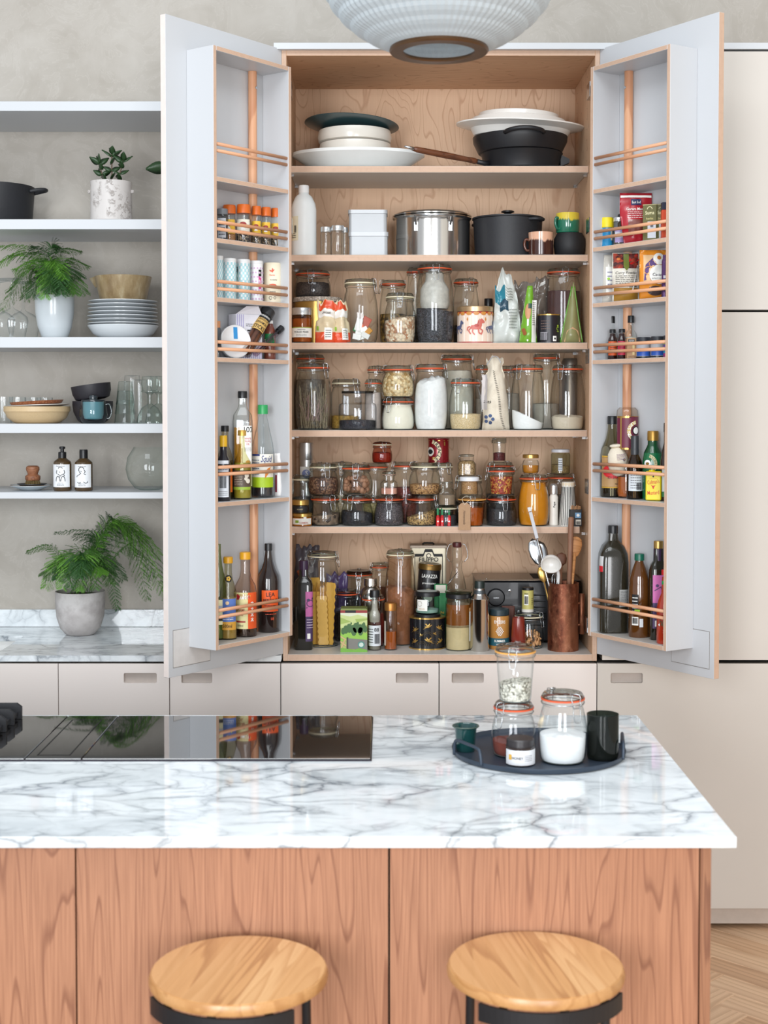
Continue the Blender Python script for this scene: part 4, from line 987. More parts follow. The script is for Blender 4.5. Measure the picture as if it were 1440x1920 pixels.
for s_ in (-1, 1): tube('green_edge', [it.Rf.pos(s_*it.S.w*it.S.wf(t)*.98, H*t, .001) for t in [k/14 for k in range(14)]], .0028, g1, it.root)
shape('flour_print', [[(-.36*w2, .02*H), (.36*w2, .02*H), (.25*w2, .2*H), (0, .26*H), (-.25*w2, .2*H)]], mat('CBA17A', .6), it.root, it.Rf, d=.003)
it = Item('small_jar', 'little dark jar peeping out above the carousel tin', 'jar', 916, 20, S3, 560, .36); it.body([(0, 0), (1, 0), (1, .7), (.7, .85)], glass('5A5A5A', '202020'), 'glass_body', seg=20); it.cap(.8, .85, 1, PLB, 'lid')
# ---- fourth shelf
clipjar('tall clip jar behind the jar of dried herbs', 582, 60, S4, 665, .36, 'tall', 'o', 10, grains('5E5148', '7C6C5E', 120), .7, py=740)
it = clipjar('tall clip jar of dried herb stalks', 588, 68, S4, 682, .19, 'tall', 'o', 48, None, py=740)
def stalks(it, n, h0, h1, m, parent, r=.0006, rmax=.7, seed=1, spread=.3, name='stalks', zb=.006):
    rnd = random.Random(seed); vs, fs = [], []
    for i in range(n):
        a = rnd.uniform(0, 2*pi); q = it.R*rmax*sqrt(rnd.random()); p0 = Vector((q*cos(a), q*sin(a), zb)); h = rnd.uniform(h0, h1)*it.H
        p1 = p0+Vector((rnd.uniform(-1, 1)*spread*it.R, rnd.uniform(-1, 1)*spread*it.R, h)); rr_ = sqrt(p1.x**2+p1.y**2)
        if rr_ > it.R*.8: p1.x *= it.R*.8/rr_; p1.y *= it.R*.8/rr_
        b = len(vs); s = Vector((r, 0, 0)); t = Vector((0, r, 0))
        for p in (p0, p1): vs += [p+s, p+t, p-s, p-t]
        for k in range(4): fs.append((b+k, b+(k+1) % 4, b+4+(k+1) % 4, b+4+k))
    return tag(mobj(name, vs, fs, m, parent), kind='stuff')
stalks(it, 80, .2, .68, mat('A3967C', .8, var=.4, sc=200), it.root, .0009, .8, 3, .5, 'dried_herbs'); stalks(it, 40, .15, .4, mat('A88A86', .8, var=.3), it.root, .0012, .7, 5, .6, 'dried_flowers', zb=.03)
clipjar('clip jar with a cream seal behind the flat-lidded jar', 649, 58, S4, 711, .30, 'straight', 'c', 40, grains('C29A4A', 'B58A3A', 150), .28, py=760)
it = Item('apothecary_jar', 'wide-shouldered glass jar with a flat lid, part full of dark seeds', 'jar', 670.5, 71, S4, 733.5, None); pr = [(.97, 0), (1, .02), (1, .58), (.96, .66), (.82, .70), (.80, .72), (.80, .93)]
it.body([(0, 0)]+pr, M_GLASSB, 'glass_body'); contents(it, grains('1C1B22', '2B2A33', 260), pr, .22, lump=.001); it.part('lid', [(0, .94), (.84, .94), (.84, 1), (0, 1)], glass('8B9096', '3A3E42'), 32)
clipjar('clip jar behind, level with the lower of the oat and cream jars', 700, 32, S4, 711, .255, 'straight', 'o', -20, powder('CDBDB4'), .8, py=760)
clipjar('clip jar furthest back behind the jar of oat flakes', 705, 34, S4, 686, .335, 'tall', 'o', 15, grains('6B6460', '857A72', 160), .5, py=740)
lo_ = clipjar('squat clip jar filled with fine cream powder, under the oat flakes', 746.5, 62, S4, 745.5, .19, 'squat', 'o', -35, powder('E6E0CF', mott=.04), .93, py=776)
clipjar('squat clip jar of oat flakes stacked on the cream powder jar', 746, 62, lo_.top+.0005, 685.5, .19, 'round', 'o', 66, grains('E3CFA6', 'D5B98A', 115, 'A98650'), .95, py=715)
clipjar('tall clip jar packed with white flour', 808, 65, S4, 683, .19, 'tall', 'o', 62, powder('EDEDED', mott=.1), .8, tilt=.2, py=740, lump=.006)
clipjar('wide clip jar of cream flour standing further back', 857, 64, S4, 666, .33, 'tall', 'o', 75, powder('DCD3C3'), .84, py=740)
clipjar('clip jar one quarter full of golden sugar', 872.5, 62, S4, 710, .185, 'tall', 'o', -30, grains('DFC79B', 'D6BA8A', 500, 'E7D3AC', bump=.2), .32, py=760)
clipjar('clip jar hidden behind the calico sack', 905, 28, S4, 685, .33, 'tall', 'o', -10, powder('8C7A6E'), .5, py=740)
clipjar('clip jar glimpsed between sack and half-empty white jar', 953, 44, S4, 686, .34, 'tall', 'o', 15, powder('A3978C'), .6, py=740)
cal = NT('calico'); p_ = cal.pr(Roughness=.95); n_ = cal.noise(cal.co(), 260, 3); cal.l(cal.mix(n_, 'D2C6B2', 'E6DDCB'), p_.inputs['Base Color']); cal.bump(n_, p_, .4, .001); cal = cal.m
it = pouch('calico_sack', 'cream calico sack with dark stitching and a blue flower', 'bag', 930, 52, S4, 671, .195, cal, depth=.075, seed=11, cr=.012, jag=.02, lip=.22, p=2.4, wf=lambda t: 1-.42*t-.22*max(0, 1-abs(t-.86)/.08)+.05*(t > .93), shift=-.004, rz=R(-4))
w2 = it.R*2; H = it.H
for k in range(34):
    t = k/34; u = (-.02+.30*(1-t)**1.5*1.1-.03*sin(t*8))*w2; v = H*(.02+t*.8)
    q = shape('stitch', [[(-.0035, -.0008), (.0035, -.0008), (.0035, .0008), (-.0035, .0008)]], M_INK, it.root, it.Rf, d=.0012, cx=u, z=v) if k % 1 == 0 else None
fl_ = [disc(.022*cos(2*pi*k/5), .022*sin(2*pi*k/5), .0105, 10) for k in range(5)]
bm = mat('4C5F86', .7)
for k, f_ in enumerate(fl_): shape('flower_print', [[(x*.55, y*.55) for x, y in f_]], bm, it.root, it.Rf, d=.0012, cx=-.24*w2, z=H*.15)
shape('flower_print', [disc(0, 0, .005)], mat('DDD3C0', .8), it.root, it.Rf, d=.0018, cx=-.24*w2, z=H*.15)
text('oats', H*.045, H*.40, M_INK, it.root, it.Rf, d=.001, cx=-.3*w2, w=w2*.4)
label('paper_tag', w2*.2, H*.28, H*.76, mat('CFC8C6', .6), it.root, it.Rf, d=.002, cx=-w2*.4)
tube('tie_string', smoothpath([it.Rf.pos(-.3*w2, H*.9, .004), it.Rf.pos(-.1*w2, H*.97, .006), it.Rf.pos(.1*w2, H*.99, .004), it.Rf.pos(.22*w2, H*.93, .004)], 4), .0012, mat('C9CDD6', .6), it.root)
clipjar('clip jar with a low sloping heap of white sugar', 989.5, 64, S4, 684, .19, 'tall', 'o', -38, powder('F0F0F0', mott=.03), .2, tilt=-.45, py=740)
clipjar('tallest clip jar standing at the back by the metal lid', 1024, 54, S4, 664, .34, 'tall', 'o', 52, powder('B7AEA4'), .35, py=740)
clipjar('clip jar with a floury bag and pale flour, beside the pantry side', 1064, 65, S4, 684.5, .19, 'tall', 'o', -32, powder('E4DCC8', mott=.04), .2, py=740, glassm=glass('EFEDEA', '8E8A86'), lump=.003)
it = Item('metal_canister', 'brushed metal canister at the back, only its domed lid showing', 'tin', 1070, 34, S4, 672, .40); it.body([(0, 0), (1, 0), (1, .82), (.98, .84), (1, .86), (1, .95), (.8, 1), (0, 1)], mat('8E877F', .35, .8), 'body')
# ---- fifth shelf (spices): lower row of squat clip jars, upper row standing on them
LOW = {}
for key, px, w, lb, fm, lv, tl, cl, seal in (
        ('a', 609.5, 57, 'bottom-row clip jar of dried brown mushrooms, beside the honey jars', grains('6A5646', '917B66', 90, '3A2E26'), .40, .1, 32, 'o'),
        ('b', 669.5, 61, 'bottom-row clip jar of shiny black peppercorn-like pods', grains('17161A', '24242B', 120), .5, -.1, -24, 'o'),
        ('c', 729.5, 57, 'bottom-row clip jar full of tiny dark poppy seeds', grains('2B2529', '443C40', 420, '6A6066'), .88, 0, 0, 'o'),
        ('d', 790, 58, 'bottom-row clip jar of pale golden sesame-like seeds on a slope', grains('C8A66C', 'A88350', 230, '5E4426'), .42, .25, 66, 'o'),
        ('e', 940.5, 58, 'bottom-row clip jar of fine black tea in front of the chilli jars', grains('1A181C', '2A2629', 260), .60, -.12, 8, 'o')):
    LOW[key] = clipjar(lb, px, w, S5, 928, .165+w*M(.19)/2-.025, 'squat', seal, cl, fm, lv, tl, py=957)
for px, y, lb in ((645, .30, 'a'), (705, .31, 'b'), (763, .30, 'c')):
    clipjar({'a': 'clip jar in the back row between the mushroom and black pod jars', 'b': 'clip jar in the back row between the black pod and poppy jars', 'c': 'clip jar in the back row between poppy and golden seed jars'}[lb], px, 50, S5, 930, y, 'squat', 'o', 20, grains('8C7B57', 'B39E6E', 150), .7, py=957)
u = clipjar('upper-row clip jar of coarse dark pepper with a cream seal', 606, 58, LOW['a'].top+.0005, 868, LOW['a'].y+.004, 'round', 'c', 18, grains('3A241C', '5E3A2A', 210, '8E6A50'), .62, py=898)
n_ = clipjar('upper-row clip jar of whole nutmegs', 668, 60, LOW['b'].top+.0005, 870, LOW['b'].y+.004, 'round', 'o', -2, None, py=898)
solids('nutmegs', 46, .0095, n_, .012, n_.H*.56, n_.R*.72, mat('A5775B', .6, var=.25, sc=90, bump=.3), n_.root, (1, .95, 1.15), 4, 8)
bd = clipjar('upper-row clip jar of brown seeds with a cream seal, near the treacle tin', 796.5, 60, LOW['d'].top+.0005, 867, LOW['d'].y+.004, 'round', 'c', 72, grains('A87A4A', 'C89C68', 230, '6E4826'), .36, py=898)
it = Item('stopper_bottle', 'small square clip bottle of pink salt between the upper jars', 'bottle', 729.5, 32, LOW['c'].top+.0005, 883.5, LOW['c'].y-.004, py=905)
PRB = [(.85, 0), (1, .04), (1, .50), (.8, .58), (.62, .62), (.6, .8), (.74, .83), (.74, .86)]
it.body([(0, 0)]+PRB, M_GLASS, 'glass_body', sq=5, seg=36); contents(it, powder('C98D78'), PRB, .24, lump=.001); it.part('lid', [(0, .865), (.78, .87), (.8, .95), (.6, 1), (0, 1)], M_LID); it.part('seal', [(.6, .855), (.79, .855), (.79, .868), (.6, .868)], mat('D9A88A', .5)); tube('wire', [(.8*it.R*cos(R(a)), .8*it.R*sin(R(a)), it.H*.84) for a in range(0, 360, 20)], .0008, M_WIRE, it.root, closed=True, seg=5)
for px, w, tp, y, sl, fm, lv, lb in ((641, 48, 866, .27, 'c', grains('8E7A5E', 'B09A78', 140), .5, 'back-row clip jar seen between pepper and nutmeg jars'), (703, 52, 868, .285, 'o', grains('8C7A4A', 'A8965E', 140), .35, 'back-row clip jar behind the nutmegs, under the red spice jar'), (760, 52, 866, .28, 'o', grains('5A2420', '7C342A', 150), .62, 'back-row clip jar of dark red berries beside the brown seeds')):
    sp_ = clipjar(lb, px, w, S5, tp, y, 'tall', sl, -70 if w == 52 else 0, fm, lv, py=900)
    if px == 703: zr = sp_.top
clipjar('small clip jar of red paprika, highest in the spice shelf', 716.5, 38, zr+.0005, 828.5, .275, 'round', 'c', 12, powder('A63A22', mott=.2), .55, glassm=glass('E9C3B5', '7A4A3E'), lidm=glass('C9A79A', '4A302A'), py=848)
bj = clipjar('back-row clip jar under the dark red treacle tin', 829, 44, S5, 867, .27, 'tall', 'c', 30, grains('7A6A58', '96846E', 140), .4, py=900)
it = Item('treacle_tin', 'dark red and gold tin of black treacle at the back', 'tin', 822.5, 41, bj.top+.0005, 822, .27, py=845); it.body([(0, 0), (1, 0), (1, .03), (.97, .05), (.97, .95), (1, .97), (1, 1), (.9, 1), (.88, .96), (0, .96)], mat('8C1420', .25, .3, coat=.3), 'body')
it.lab(6.1, .905, .93, GOLD, name='gold_line'); it.lab(6.1, .05, .12, mat('7A1420', .3), name='base_band')
it.shp([*stroke(arc(-.9, -.1, .95, -60, 75, 16), .36)], mat('E8D8B0', .4), z=.5, name='cream_arc'); it.shp([disc(-.9, -.1, .42, 16)], mat('DAD5CB', .4), z=.5, d=.0008); it.shp([disc(-.9, -.1, .3, 16, .22)], M_INK, z=.5, d=.0012)
for k, ch in enumerate('TREACLE'):
    a = 62-k*18; it.txt(ch, .16, .5+(-.1+.95*sin(R(a)))*it.R/it.H, M_INK, cx=-.9+.95*cos(R(a)), rot=a-90, d=.0012)
it.shp([[(-.62, -.85), (-.1, -.85), (-.1, -.6), (-.62, -.6)], [(.45, .45), (.6, .45), (.6, .8), (.45, .8)]], GOLD, z=.5, d=.0005)
bj = clipjar('clip jar of fine powder standing at the very bottom beside the sauce bottles', 838, 40, S5, 948, .185, 'squat', 'c', 78, grains('2A2A2C', '39393C', 300), .6, py=966)
it = Item('stopper_bottle', 'narrow-necked glass bottle of greyish powder on a dark jar', 'bottle', 838, 34, bj.top+.0005, 903, .185, py=925); PRC = [(.9, 0), (1, .04), (1, .5), (.75, .66), (.5, .74), (.5, .9), (.62, .92), (.62, .95)]
it.body([(0, 0)]+PRC, M_GLASS, 'glass_body'); contents(it, powder('8B7660'), PRC, .42, lump=.001); it.part('lid', [(0, .955), (.66, .955), (.66, .99), (0, 1)], M_LID)
# pine nuts over a cream-sealed back jar
bj = clipjar('back-row clip jar with a cream seal under the pine nut jar', 879, 52, S5, 892, .275, 'straight', 'c', -60, grains('4A4238', '5E5448', 140), .5, py=920)
it = Item('stopper_bottle', 'squarish clip-lid jar full of pine nuts', 'bottle', 875, 34, bj.top+.0005, 851.5, .275, py=872); PRD = [(.85, 0), (1, .04), (1, .56), (.8, .66), (.72, .72), (.78, .86)]
it.body([(0, 0)]+PRD, M_GLASS, 'glass_body', sq=4, seg=36); contents(it, grains('D9B98A', 'C9A36F', 300, '8E6C42'), PRD, .66, lump=.001); it.part('lid', [(0, .87), (.82, .88), (.84, .96), (.6, 1), (0, 1)], M_LID)
tube('wire', [(-.78*it.R, -.3*it.R, it.H*.72), (-.95*it.R, -.5*it.R, it.H*.85), (-.7*it.R, -.6*it.R, it.H*.97)], .001, M_WIRE, it.root, seg=6)
aj = clipjar('clip jar of amber honeycomb with a brown paper tag', 885, 54, S5, 928, .165, 'taper', 'y', 180, mat('B0651E', .25, var=.4, sc=30, coat=.3), .72, tilt=-.1, py=957, glassm=glass('F0D9B8', '8A6A4A'))
it = Item('spice_jar', 'small white-lidded jar of ground spice on the amber jar', 'jar', 880, 37, aj.top+.0005, 894, .168, py=912); it.body([(0, 0), (.84, 0), (.88, .03), (.88, .7), (.8, .76)], M_GLASS, 'glass_body'); contents(it, grains('C79A66', 'A87C4E', 420), [(.84, 0), (.88, .03), (.88, .7), (.8, .76)], .85, lump=.001); it.cap(1, .78, 1, mat('E4E7EC', .35), 'lid')
tg = T('gift_tag', 'brown paper tag on string hanging over the shelf edge', 'tag', (X(871, .118, 968), .1205, S5), 0)
H = Z(943, .12)-S5; h0 = Z(994, .12)-S5; w_ = 11.3*M(.12)
wedge('card', [(-w_, h0), (w_, h0), (w_, H-.009), (w_*.45, H), (-w_*.45, H), (-w_, H-.009)], 0, .0012, mat('B08E6E', .85, var=.08, sc=120), tg)
text('Homemade', .0085, (h0+H)/2-.004, mat('4A3728', .7), tg, None, d=.0004, w=.045, rot=-90, bold=False, slant=.25)
tube('string', smoothpath([(0, -.001, H-.006), (-.008, .002, H+.012), (.002, .01, H+.020), (.012, .008, H+.022), (.022, .004, H+.012), (.012, .0, H+.006), (0, -.001, H-.006)], 5), .0008, mat('D8CDB8', .8), tg, seg=5)
bk = clipjar('back-row clip jar with twin red seals behind the chilli flakes', 938, 56, S5, 866, .29, 'tall', 'o', -40, grains('2E2A2C', '423C40', 150), .5, py=900)
it = clipjar('tapered clip jar of red chilli flakes with a red seal', 939.5, 52, LOW['e'].top+.0005, 876, LOW['e'].y+.004, 'taper', 'o', -75, grains('7A1A14', 'B03A22', 190, 'D9A04A'), .78, py=900)
it = Item('test_jar', 'slim straight clip jar of dark saffron strands, topmost over chilli', 'jar', 936, 25, bk.top+.0005, 821.5, .29, py=845); PRE = [(.9, 0), (.95, .03), (.95, .78), (.8, .8)]
it.body([(0, 0)]+PRE, M_GLASS, 'glass_body', seg=24); contents(it, grains('4A1418', '6A2226', 300), PRE, .34, lump=.001); it.cap(1.08, .8, 1, M_LID, 'lid'); tube('wire', [(-1.1*it.R, -.004, it.H*.78), (-1.15*it.R, -.006, it.H*.9), (-.6*it.R, -it.R, it.H*1.0)], .001, M_WIRE, it.root, seg=6)
oj = clipjar('large clip jar of bright orange puree near the toothpicks', 1000.5, 59, S5, 889, .185, 'round', 'o', 8, mat('D79A28', .35, var=.12, sc=14, coat=.4), .93, py=935, glassm=glass('F8ECD0', 'A8803A'), lidm=M_LID)
it = Item('honey_jar', 'little round honey jar with a gold lid on the orange jar', 'jar', 995, 32, oj.top+.0005, 852, .19, py=870); PRF = [(.72, 0), (.95, .12), (1, .4), (.9, .66), (.8, .72)]
it.body([(0, 0)]+PRF, M_GLASS, 'glass_body', seg=28); contents(it, mat('B5741C', .2, coat=.5), PRF, .42, lump=.0002); it.cap(.94, .82, 1, GOLD, 'lid')
bj = clipjar('back-row clip jar under the white-lidded jar of grains', 1050.5, 50, S5, 888, .30, 'straight', 'o', 74, grains('4E463C', '62584C', 120), .6, py=935)
it = Item('spice_jar', 'white-lidded glass jar with a little brown grain at the bottom', 'jar', 1051, 36, bj.top+.0005, 842, .3, py=864); PRG = [(.9, 0), (1, .04), (1, .78), (.92, .84)]
it.body([(0, 0)]+PRG, glass('E2E8DC', '6E7A6A'), 'glass_body'); contents(it, grains('9A7A56', 'B8966C', 280), PRG, .3, tilt=-.1, lump=.001); it.cap(.96, .87, 1, mat('E0E2E8', .35), 'lid'); it.lab(.42, .12, .64, mat('D5DADF', .4), a=-8); lines(5, .012, it.H*.15, it.H*.6, M_INK, it.root, it.Rf, a=-8, d=.0006)
it = Item('salt_shaker', 'white salt grinder with a chrome top beside the orange jar', 'shaker', 1038, 17, S5, 907, .20, py=945); it.body([(0, 0), (1, 0), (1, .68), (.75, .74), (.8, .76), (.85, .95), (.5, 1), (0, 1)], mat('E4DFD6', .4), 'body', seg=24); it.part('chrome_top', [(.78, .745), (.95, .75), (1, .8), (.9, .96), (.5, 1.005), (0, 1.005)], SILV, 24); it.txt('Pepe', .05, .5, M_INK, rot=90, w=2)
sc = Item('cup_stack', 'black and white striped paper cups stacked upside down', 'cups', 1065, 35, S5, 903.5, .185, py=945); sc.body([(0, 0), (1, 0), (1.0, .02), (.68, .9), (.7, .91), (.68, .995), (.6, 1), (0, .995)], mat('EDEAE2', .6), 'cup', seg=36)
for k in range(-7, 8): 
    a = k*13; label('stripe', sc.R*.085, sc.H*.01, sc.H*.89, M_INK, sc.root, sc.Rf, a=a, d=.0003)
sc.lab(4.2, .905, .99, mat('E3D3B8', .6), name='cream_rim')
it = Item('toothpick_box', 'small black box of wooden toothpicks by the pantry side', 'box', 1079, 22, S5, 955, .155, py=970); w_ = it.R; it.Rf = None
box('box', -w_, w_, -.012, .012, 0, it.H, M_BLACK, it.root)
for k in range(9): tube('toothpick', [(-w_*.8+k*w_*.19, -.006+.003*(k % 3), it.H*.5), (-w_*.8+k*w_*.2, -.006+.003*(k % 3), it.H+.010+.004*((k*7) % 4)/3)], .0012, mat('C9976B', .7), it.root, seg=5)
label('blue_label', w_*1.0, it.H*.5, it.H*.82, mat('6E9AC0', .5), it.root, None, d=.0124, cx=w_*.35); shape('mark', [disc(0, 0, .005)], M_WHITE, it.root, None, d=.0128, cx=w_*.35, z=it.H*.66); label('label', w_*.9, it.H*.1, it.H*.4, mat('D8D4C8', .5), it.root, None, d=.0124, cx=w_*.4); bars(w_*.7, it.H*.12, it.H*.3, M_INK, it.root, None, d=.0128, cx=w_*.4)
MT = {}
for i, (px, y) in enumerate(((821, .155), (829, .158), (835.5, .175), (842, .157))):
    it = Item('pepper_sauce_bottle', ('leftmost of four tiny red sauce bottles with green caps', 'second from the left of four tiny red sauce bottles', 'third tiny red sauce bottle, standing slightly further back', 'rightmost of four tiny red sauce bottles, next to the paper tag')[i], 'bottle', px, 7.6, S5, 953, y, 'row of tiny red pepper sauce bottles', py=970); it.body([(0, 0), (1, 0), (1, .5), (.55, .6), (.45, .68), (0, .68)], mat('B5171C', .2, coat=.3), 'body', seg=16); it.cap(.6, .62, 1, mat('157A48', .35)); it.lab(1.3, .1, .44, mat('D9262B', .5)); it.shp([[(0, .55), (.5, 0), (0, -.55), (-.5, 0)]], PAP, z=.27, d=.0006)
# far left of the spice shelf
h1 = Item('honey_jar', 'lower gold-lidded honey jar with a white label, at the shelf end', 'jar', 566.5, 37, S5, 961.5, .158, py=975, group='gold-lidded honey jars'); h1.body([(0, 0), (.9, 0), (1, .06), (1, .62), (.92, .7)], mat('A8641A', .2, coat=.5, var=.2), 'glass_body'); h1.cap(1.0, .74, 1, GOLD, 'lid'); h1.lab(2.3, .16, .62); h1.txt('TURMERIC', .13, .3, mat('B5523A', .5), w=1.0, cx=.25); h1.lab(.4, .28, .48, mat('8CA83C', .5), d=.0006, cx=-.5, name='green_mark'); h1.lab(.3, .5, .95, PAP, d=.0012, cx=.35, name='seal_strip')
h2 = Item('honey_jar', 'upper gold-lidded jar with black label, on the honey jar', 'jar', 563.5, 32, h1.top+.0005, 937, .158, py=948, group='gold-lidded honey jars'); h2.body([(0, 0), (.94, 0), (1, .06), (1, .55), (.92, .6)], mat('2A2018', .2, coat=.4), 'glass_body'); h2.cap(1.0, .62, 1, GOLD, 'lid'); h2.lab(1.9, .05, .52, M_BLACK); h2.txt('HONEY', .1, .3, mat('D8C9A0', .5), w=1)
bj = clipjar('dark clip jar with a cream seal behind the two honey jars', 568, 40, S5, 891, .23, 'tall', 'c', 62, grains('3A3A38', '4A4A46', 150), .6, py=925)
it = Item('spice_tube', 'tall silver spice tin with a blue and white label', 'tin', 574.5, 26, S5, 830, .335, py=870); it.body([(0, 0), (1, 0), (1, .78), (1, .785), (1.03, .79), (1.03, .93), (1, .95), (1.02, .96), (.98, 1), (0, 1)], SILV, 'body'); it.lab(2.2, .50, .70, PAP); it.shp([disc(0, 0, .62, 18)], mat('8C98C8', .5), z=.61, d=.0008); it.txt('S', .06, .62, M_WHITE, d=.0014, cx=.1); it.lns(2, 1.2, .52, .56, M_INK, d=.0008)

# ================================================================== bottom of the pantry
G = None
def bt(lb, px, w, top, Y, prof, m, cat='bottle', name='bottle', base=S0, **k):
    it = Item(name, lb, cat, px, w, base, top, Y, **k); it.body(prof, m); return it
ob = bt('dark oil bottle with a purple cap and pink label, at the left end', 569.5, 35, 1051, .105, [(0, 0), (.94, 0), (1, .02), (1, .72), (.9, .77), (.55, .83), (.45, .85), (.42, .9)], mat('1B1A16', .12, coat=.5, spec=.7), sq=0) if False else Item('oil_bottle', 'dark oil bottle with a purple cap and pink and purple label', 'bottle', 569.5, 35, S0, 1051, .105, py=1130)
ob.body([(0, 0), (.94, 0), (1, .015), (1, .72), (.88, .775), (.55, .81), (.48, .83), (.46, .9)], mat('1E1C17', .12, coat=.5), 'body', sq=5, seg=36); ob.cap(.5, .82, 1, mat('3C2846', .35)); PKL = mat('C868A8', .5); PUR = mat('4A3562', .5)
ob.lab(.95, .38, .66, PKL, a=38); ob.lab(.95, .10, .38, PUR, a=38, name='label_lower'); ob.shp([*stroke(arc(0, 0, .35, 0, 300), .08), *stroke([(-.4, -.5), (.3, -.2), (.4, -.6)], .1), disc(-.2, .35, .16), disc(.25, .5, .12)], PUR, z=.53, a=38, d=.0008); ob.lns(4, .7, .24, .36, mat('D8C8DC', .5), a=38); ob.lab(.3, .13, .19, PAP, a=30, d=.0008, name='mark')
pj = clipjar('tallest clip jar, holding spaghetti and lasagne sheets', 605, 60, S0, 1034, .175, 'straight', 'c', 70, None, py=1120)
stalks(pj, 90, .55, .66, mat('C9923F', .5, var=.15), pj.root, .0011, .55, 12, .12, 'spaghetti')
LAS = mat('D9A648', .5, var=.1)
for k, (x_, y_, rz_, hh) in enumerate(((-.022, -.018, .5, .56), (.004, -.030, -.1, .52), (.020, -.022, -.5, .66), (.012, -.008, .2, .6), (-.016, .006, -.3, .7))):
    wv = .017; n = 18; vs = []
    for i in range(n+1):
        z = pj.H*hh*i/n; e = .0018*(1 if i % 2 else -1)
        vs += [(-wv-e, 0, z), (wv+e, 0, z), (wv+e, .0015, z), (-wv-e, .0015, z)]
    fs = []
    for i in range(n): fs += [(i*4+q, i*4+(q+1) % 4, i*4+4+(q+1) % 4, i*4+4+q) for q in range(4)]
    o = mobj('pasta_sheet', vs, fs+[(3, 2, 1, 0), (n*4, n*4+1, n*4+2, n*4+3)], LAS, pj.root); o.location = (x_, y_, .006); o.rotation_euler = (0, (.03, -.04, .05, .0, -.05)[k], rz_)
it = pouch('snack_bag', 'crumpled grey patterned bag behind the oil bottle', 'bag', 572, 46, S0, 1022, .31, plast('5E5A63'), depth=.07, seed=21, cr=.02, jag=.04, lip=.2, shift=.01, py=1100); w2 = it.R*2; shape('orange_print', [disc(0, 0, .012, 6), disc(.01, -.03, .008, 6)], mat('C0653A', .5), it.root, it.Rf, d=.002, cx=-w2*.25, z=it.H*.72); label('pale_print', w2*.4, it.H*.72, it.H*.9, plast('A8A4AA'), it.root, it.Rf, d=.002, cx=w2*.1)
it = pouch('snack_bag', 'purple and silver bag crumpled behind the pasta jar', 'bag', 632, 40, S0, 1075, .33, plast('5A4A78'), depth=.06, seed=25, cr=.02, jag=.03, lip=.2, py=1120)
clipjar('black clip jar with an orange seal behind the pasta jar', 673, 56, S0, 1069, .35, 'round', 'o', 0, grains('1D1B1D', '2A2728', 200), .7, py=1140, lidm=glass('8A8780', '3A3834'))
clipjar('lower clip jar between the pasta jar and steel shaker', 650, 46, S0, 1105, .275, 'squat', 'o', 66, grains('3A2E28', '52423A', 120), .6, py=1150)
clipjar('clip jar of reddish powder behind the big brown jar', 712, 36, S0, 1055, .35, 'tall', 'o', -60, powder('7A4A34'), .7, py=1120)
it = Item('cocktail_shaker', 'dome-shouldered steel shaker behind the green landscape box', 'shaker', 695, 43, S0, 1083, .225, py=1150); it.body([(0, 0), (.85, 0), (1, .5), (1, .66), (.98, .72), (.82, .82), (.55, .87), (.55, .88), (.6, .885), (.56, .99), (0, 1)], BST, 'body')
rj = clipjar('small clip jar of red jam behind the landscape box', 700, 44, S0, 1115, .165, 'squat', 'o', 20, mat('7A1A1E', .3, var=.3, sc=30), .7, py=1160)
it = Item('landscape_box', 'small carton printed with green fields, hedges and a stone wall', 'box', 664, 50, S0, 1138, .085, py=1180); w_ = it.R; H = it.H; it.Rf = None; D = w_*.9
box('carton', -w_, w_, -D, D, 0, H*.97, mat('A9B86A', .5), it.root)
wedge('flap', [(-w_, H*.97), (w_, H*.97), (w_*.9, H), (-w_*.95, H)], -D*.9, D*.5, mat('6E7A3A', .5), it.root)
D += .0009
label('sky_print', w_*2, H*.80, H*.90, mat('D6DCC0', .5), it.root, None, d=D); label('red_band', w_*2, H*.90, H*.965, mat('8E1F22', .5), it.root, None, d=D); label('black_band', w_*.8, H*.905, H*.965, M_INK, it.root, None, d=D+.0004, cx=-w_*.25)
lp = lambda pts: [(x*w_, y*H) for x, y in pts]
shape('field_print', [lp([(-1, .55), (1, .62), (1, .80), (.3, .86), (-.3, .82), (-1, .86)])], mat('C3D08A', .5), it.root, None, d=D, ex=.0002); shape('field_print', [lp([(-1, .64), (-.2, .70), (-1, .80)]), lp([(.2, .68), (1, .74), (1, .78), (.1, .76)])], mat('9DB45A', .5), it.root, None, d=D, ex=.0006)
shape('hedge_print', [[(x*w_+cx*w_, y*H) for x, y in disc(0, cy, r_, 9, r_*.5)] for cx, cy, r_ in ((-.6, .52, .2), (-.35, .55, .22), (-.1, .53, .2), (.15, .56, .24), (.45, .54, .22), (.7, .57, .2), (.85, .53, .16), (-.8, .48, .16), (0, .47, .2), (.5, .48, .2), (.3, .66, .08), (.75, .64, .1), (-.2, .66, .06))], mat('3F6636', .5), it.root, None, d=D, ex=.001)
shape('field_print', [lp([(-1, .25), (1, .25), (1, .44), (-1, .46)])], mat('8FC04A', .5), it.root, None, d=D, ex=.0004)
shape('wall_print', [lp([(-.45, .08), (1, .04), (1, .28), (-.45, .32)])], mat('7A7872', .5), it.root, None, d=D, ex=.0012); shape('post_print', [lp([(-.55, .02), (-.42, .02), (-.42, .34), (-.55, .34)])], mat('3E3A36', .5), it.root, None, d=D, ex=.0016); shape('fence_print', [lp(q) for q in ([(-.98, .1), (-.9, .08), (-.6, .3), (-.68, .32)], [(-1, .22), (-.56, .12), (-.56, .16), (-1, .26)], [(-1, .34), (-.56, .26), (-.56, .29), (-1, .38)])], mat('C9A878', .5), it.root, None, d=D, ex=.0016)
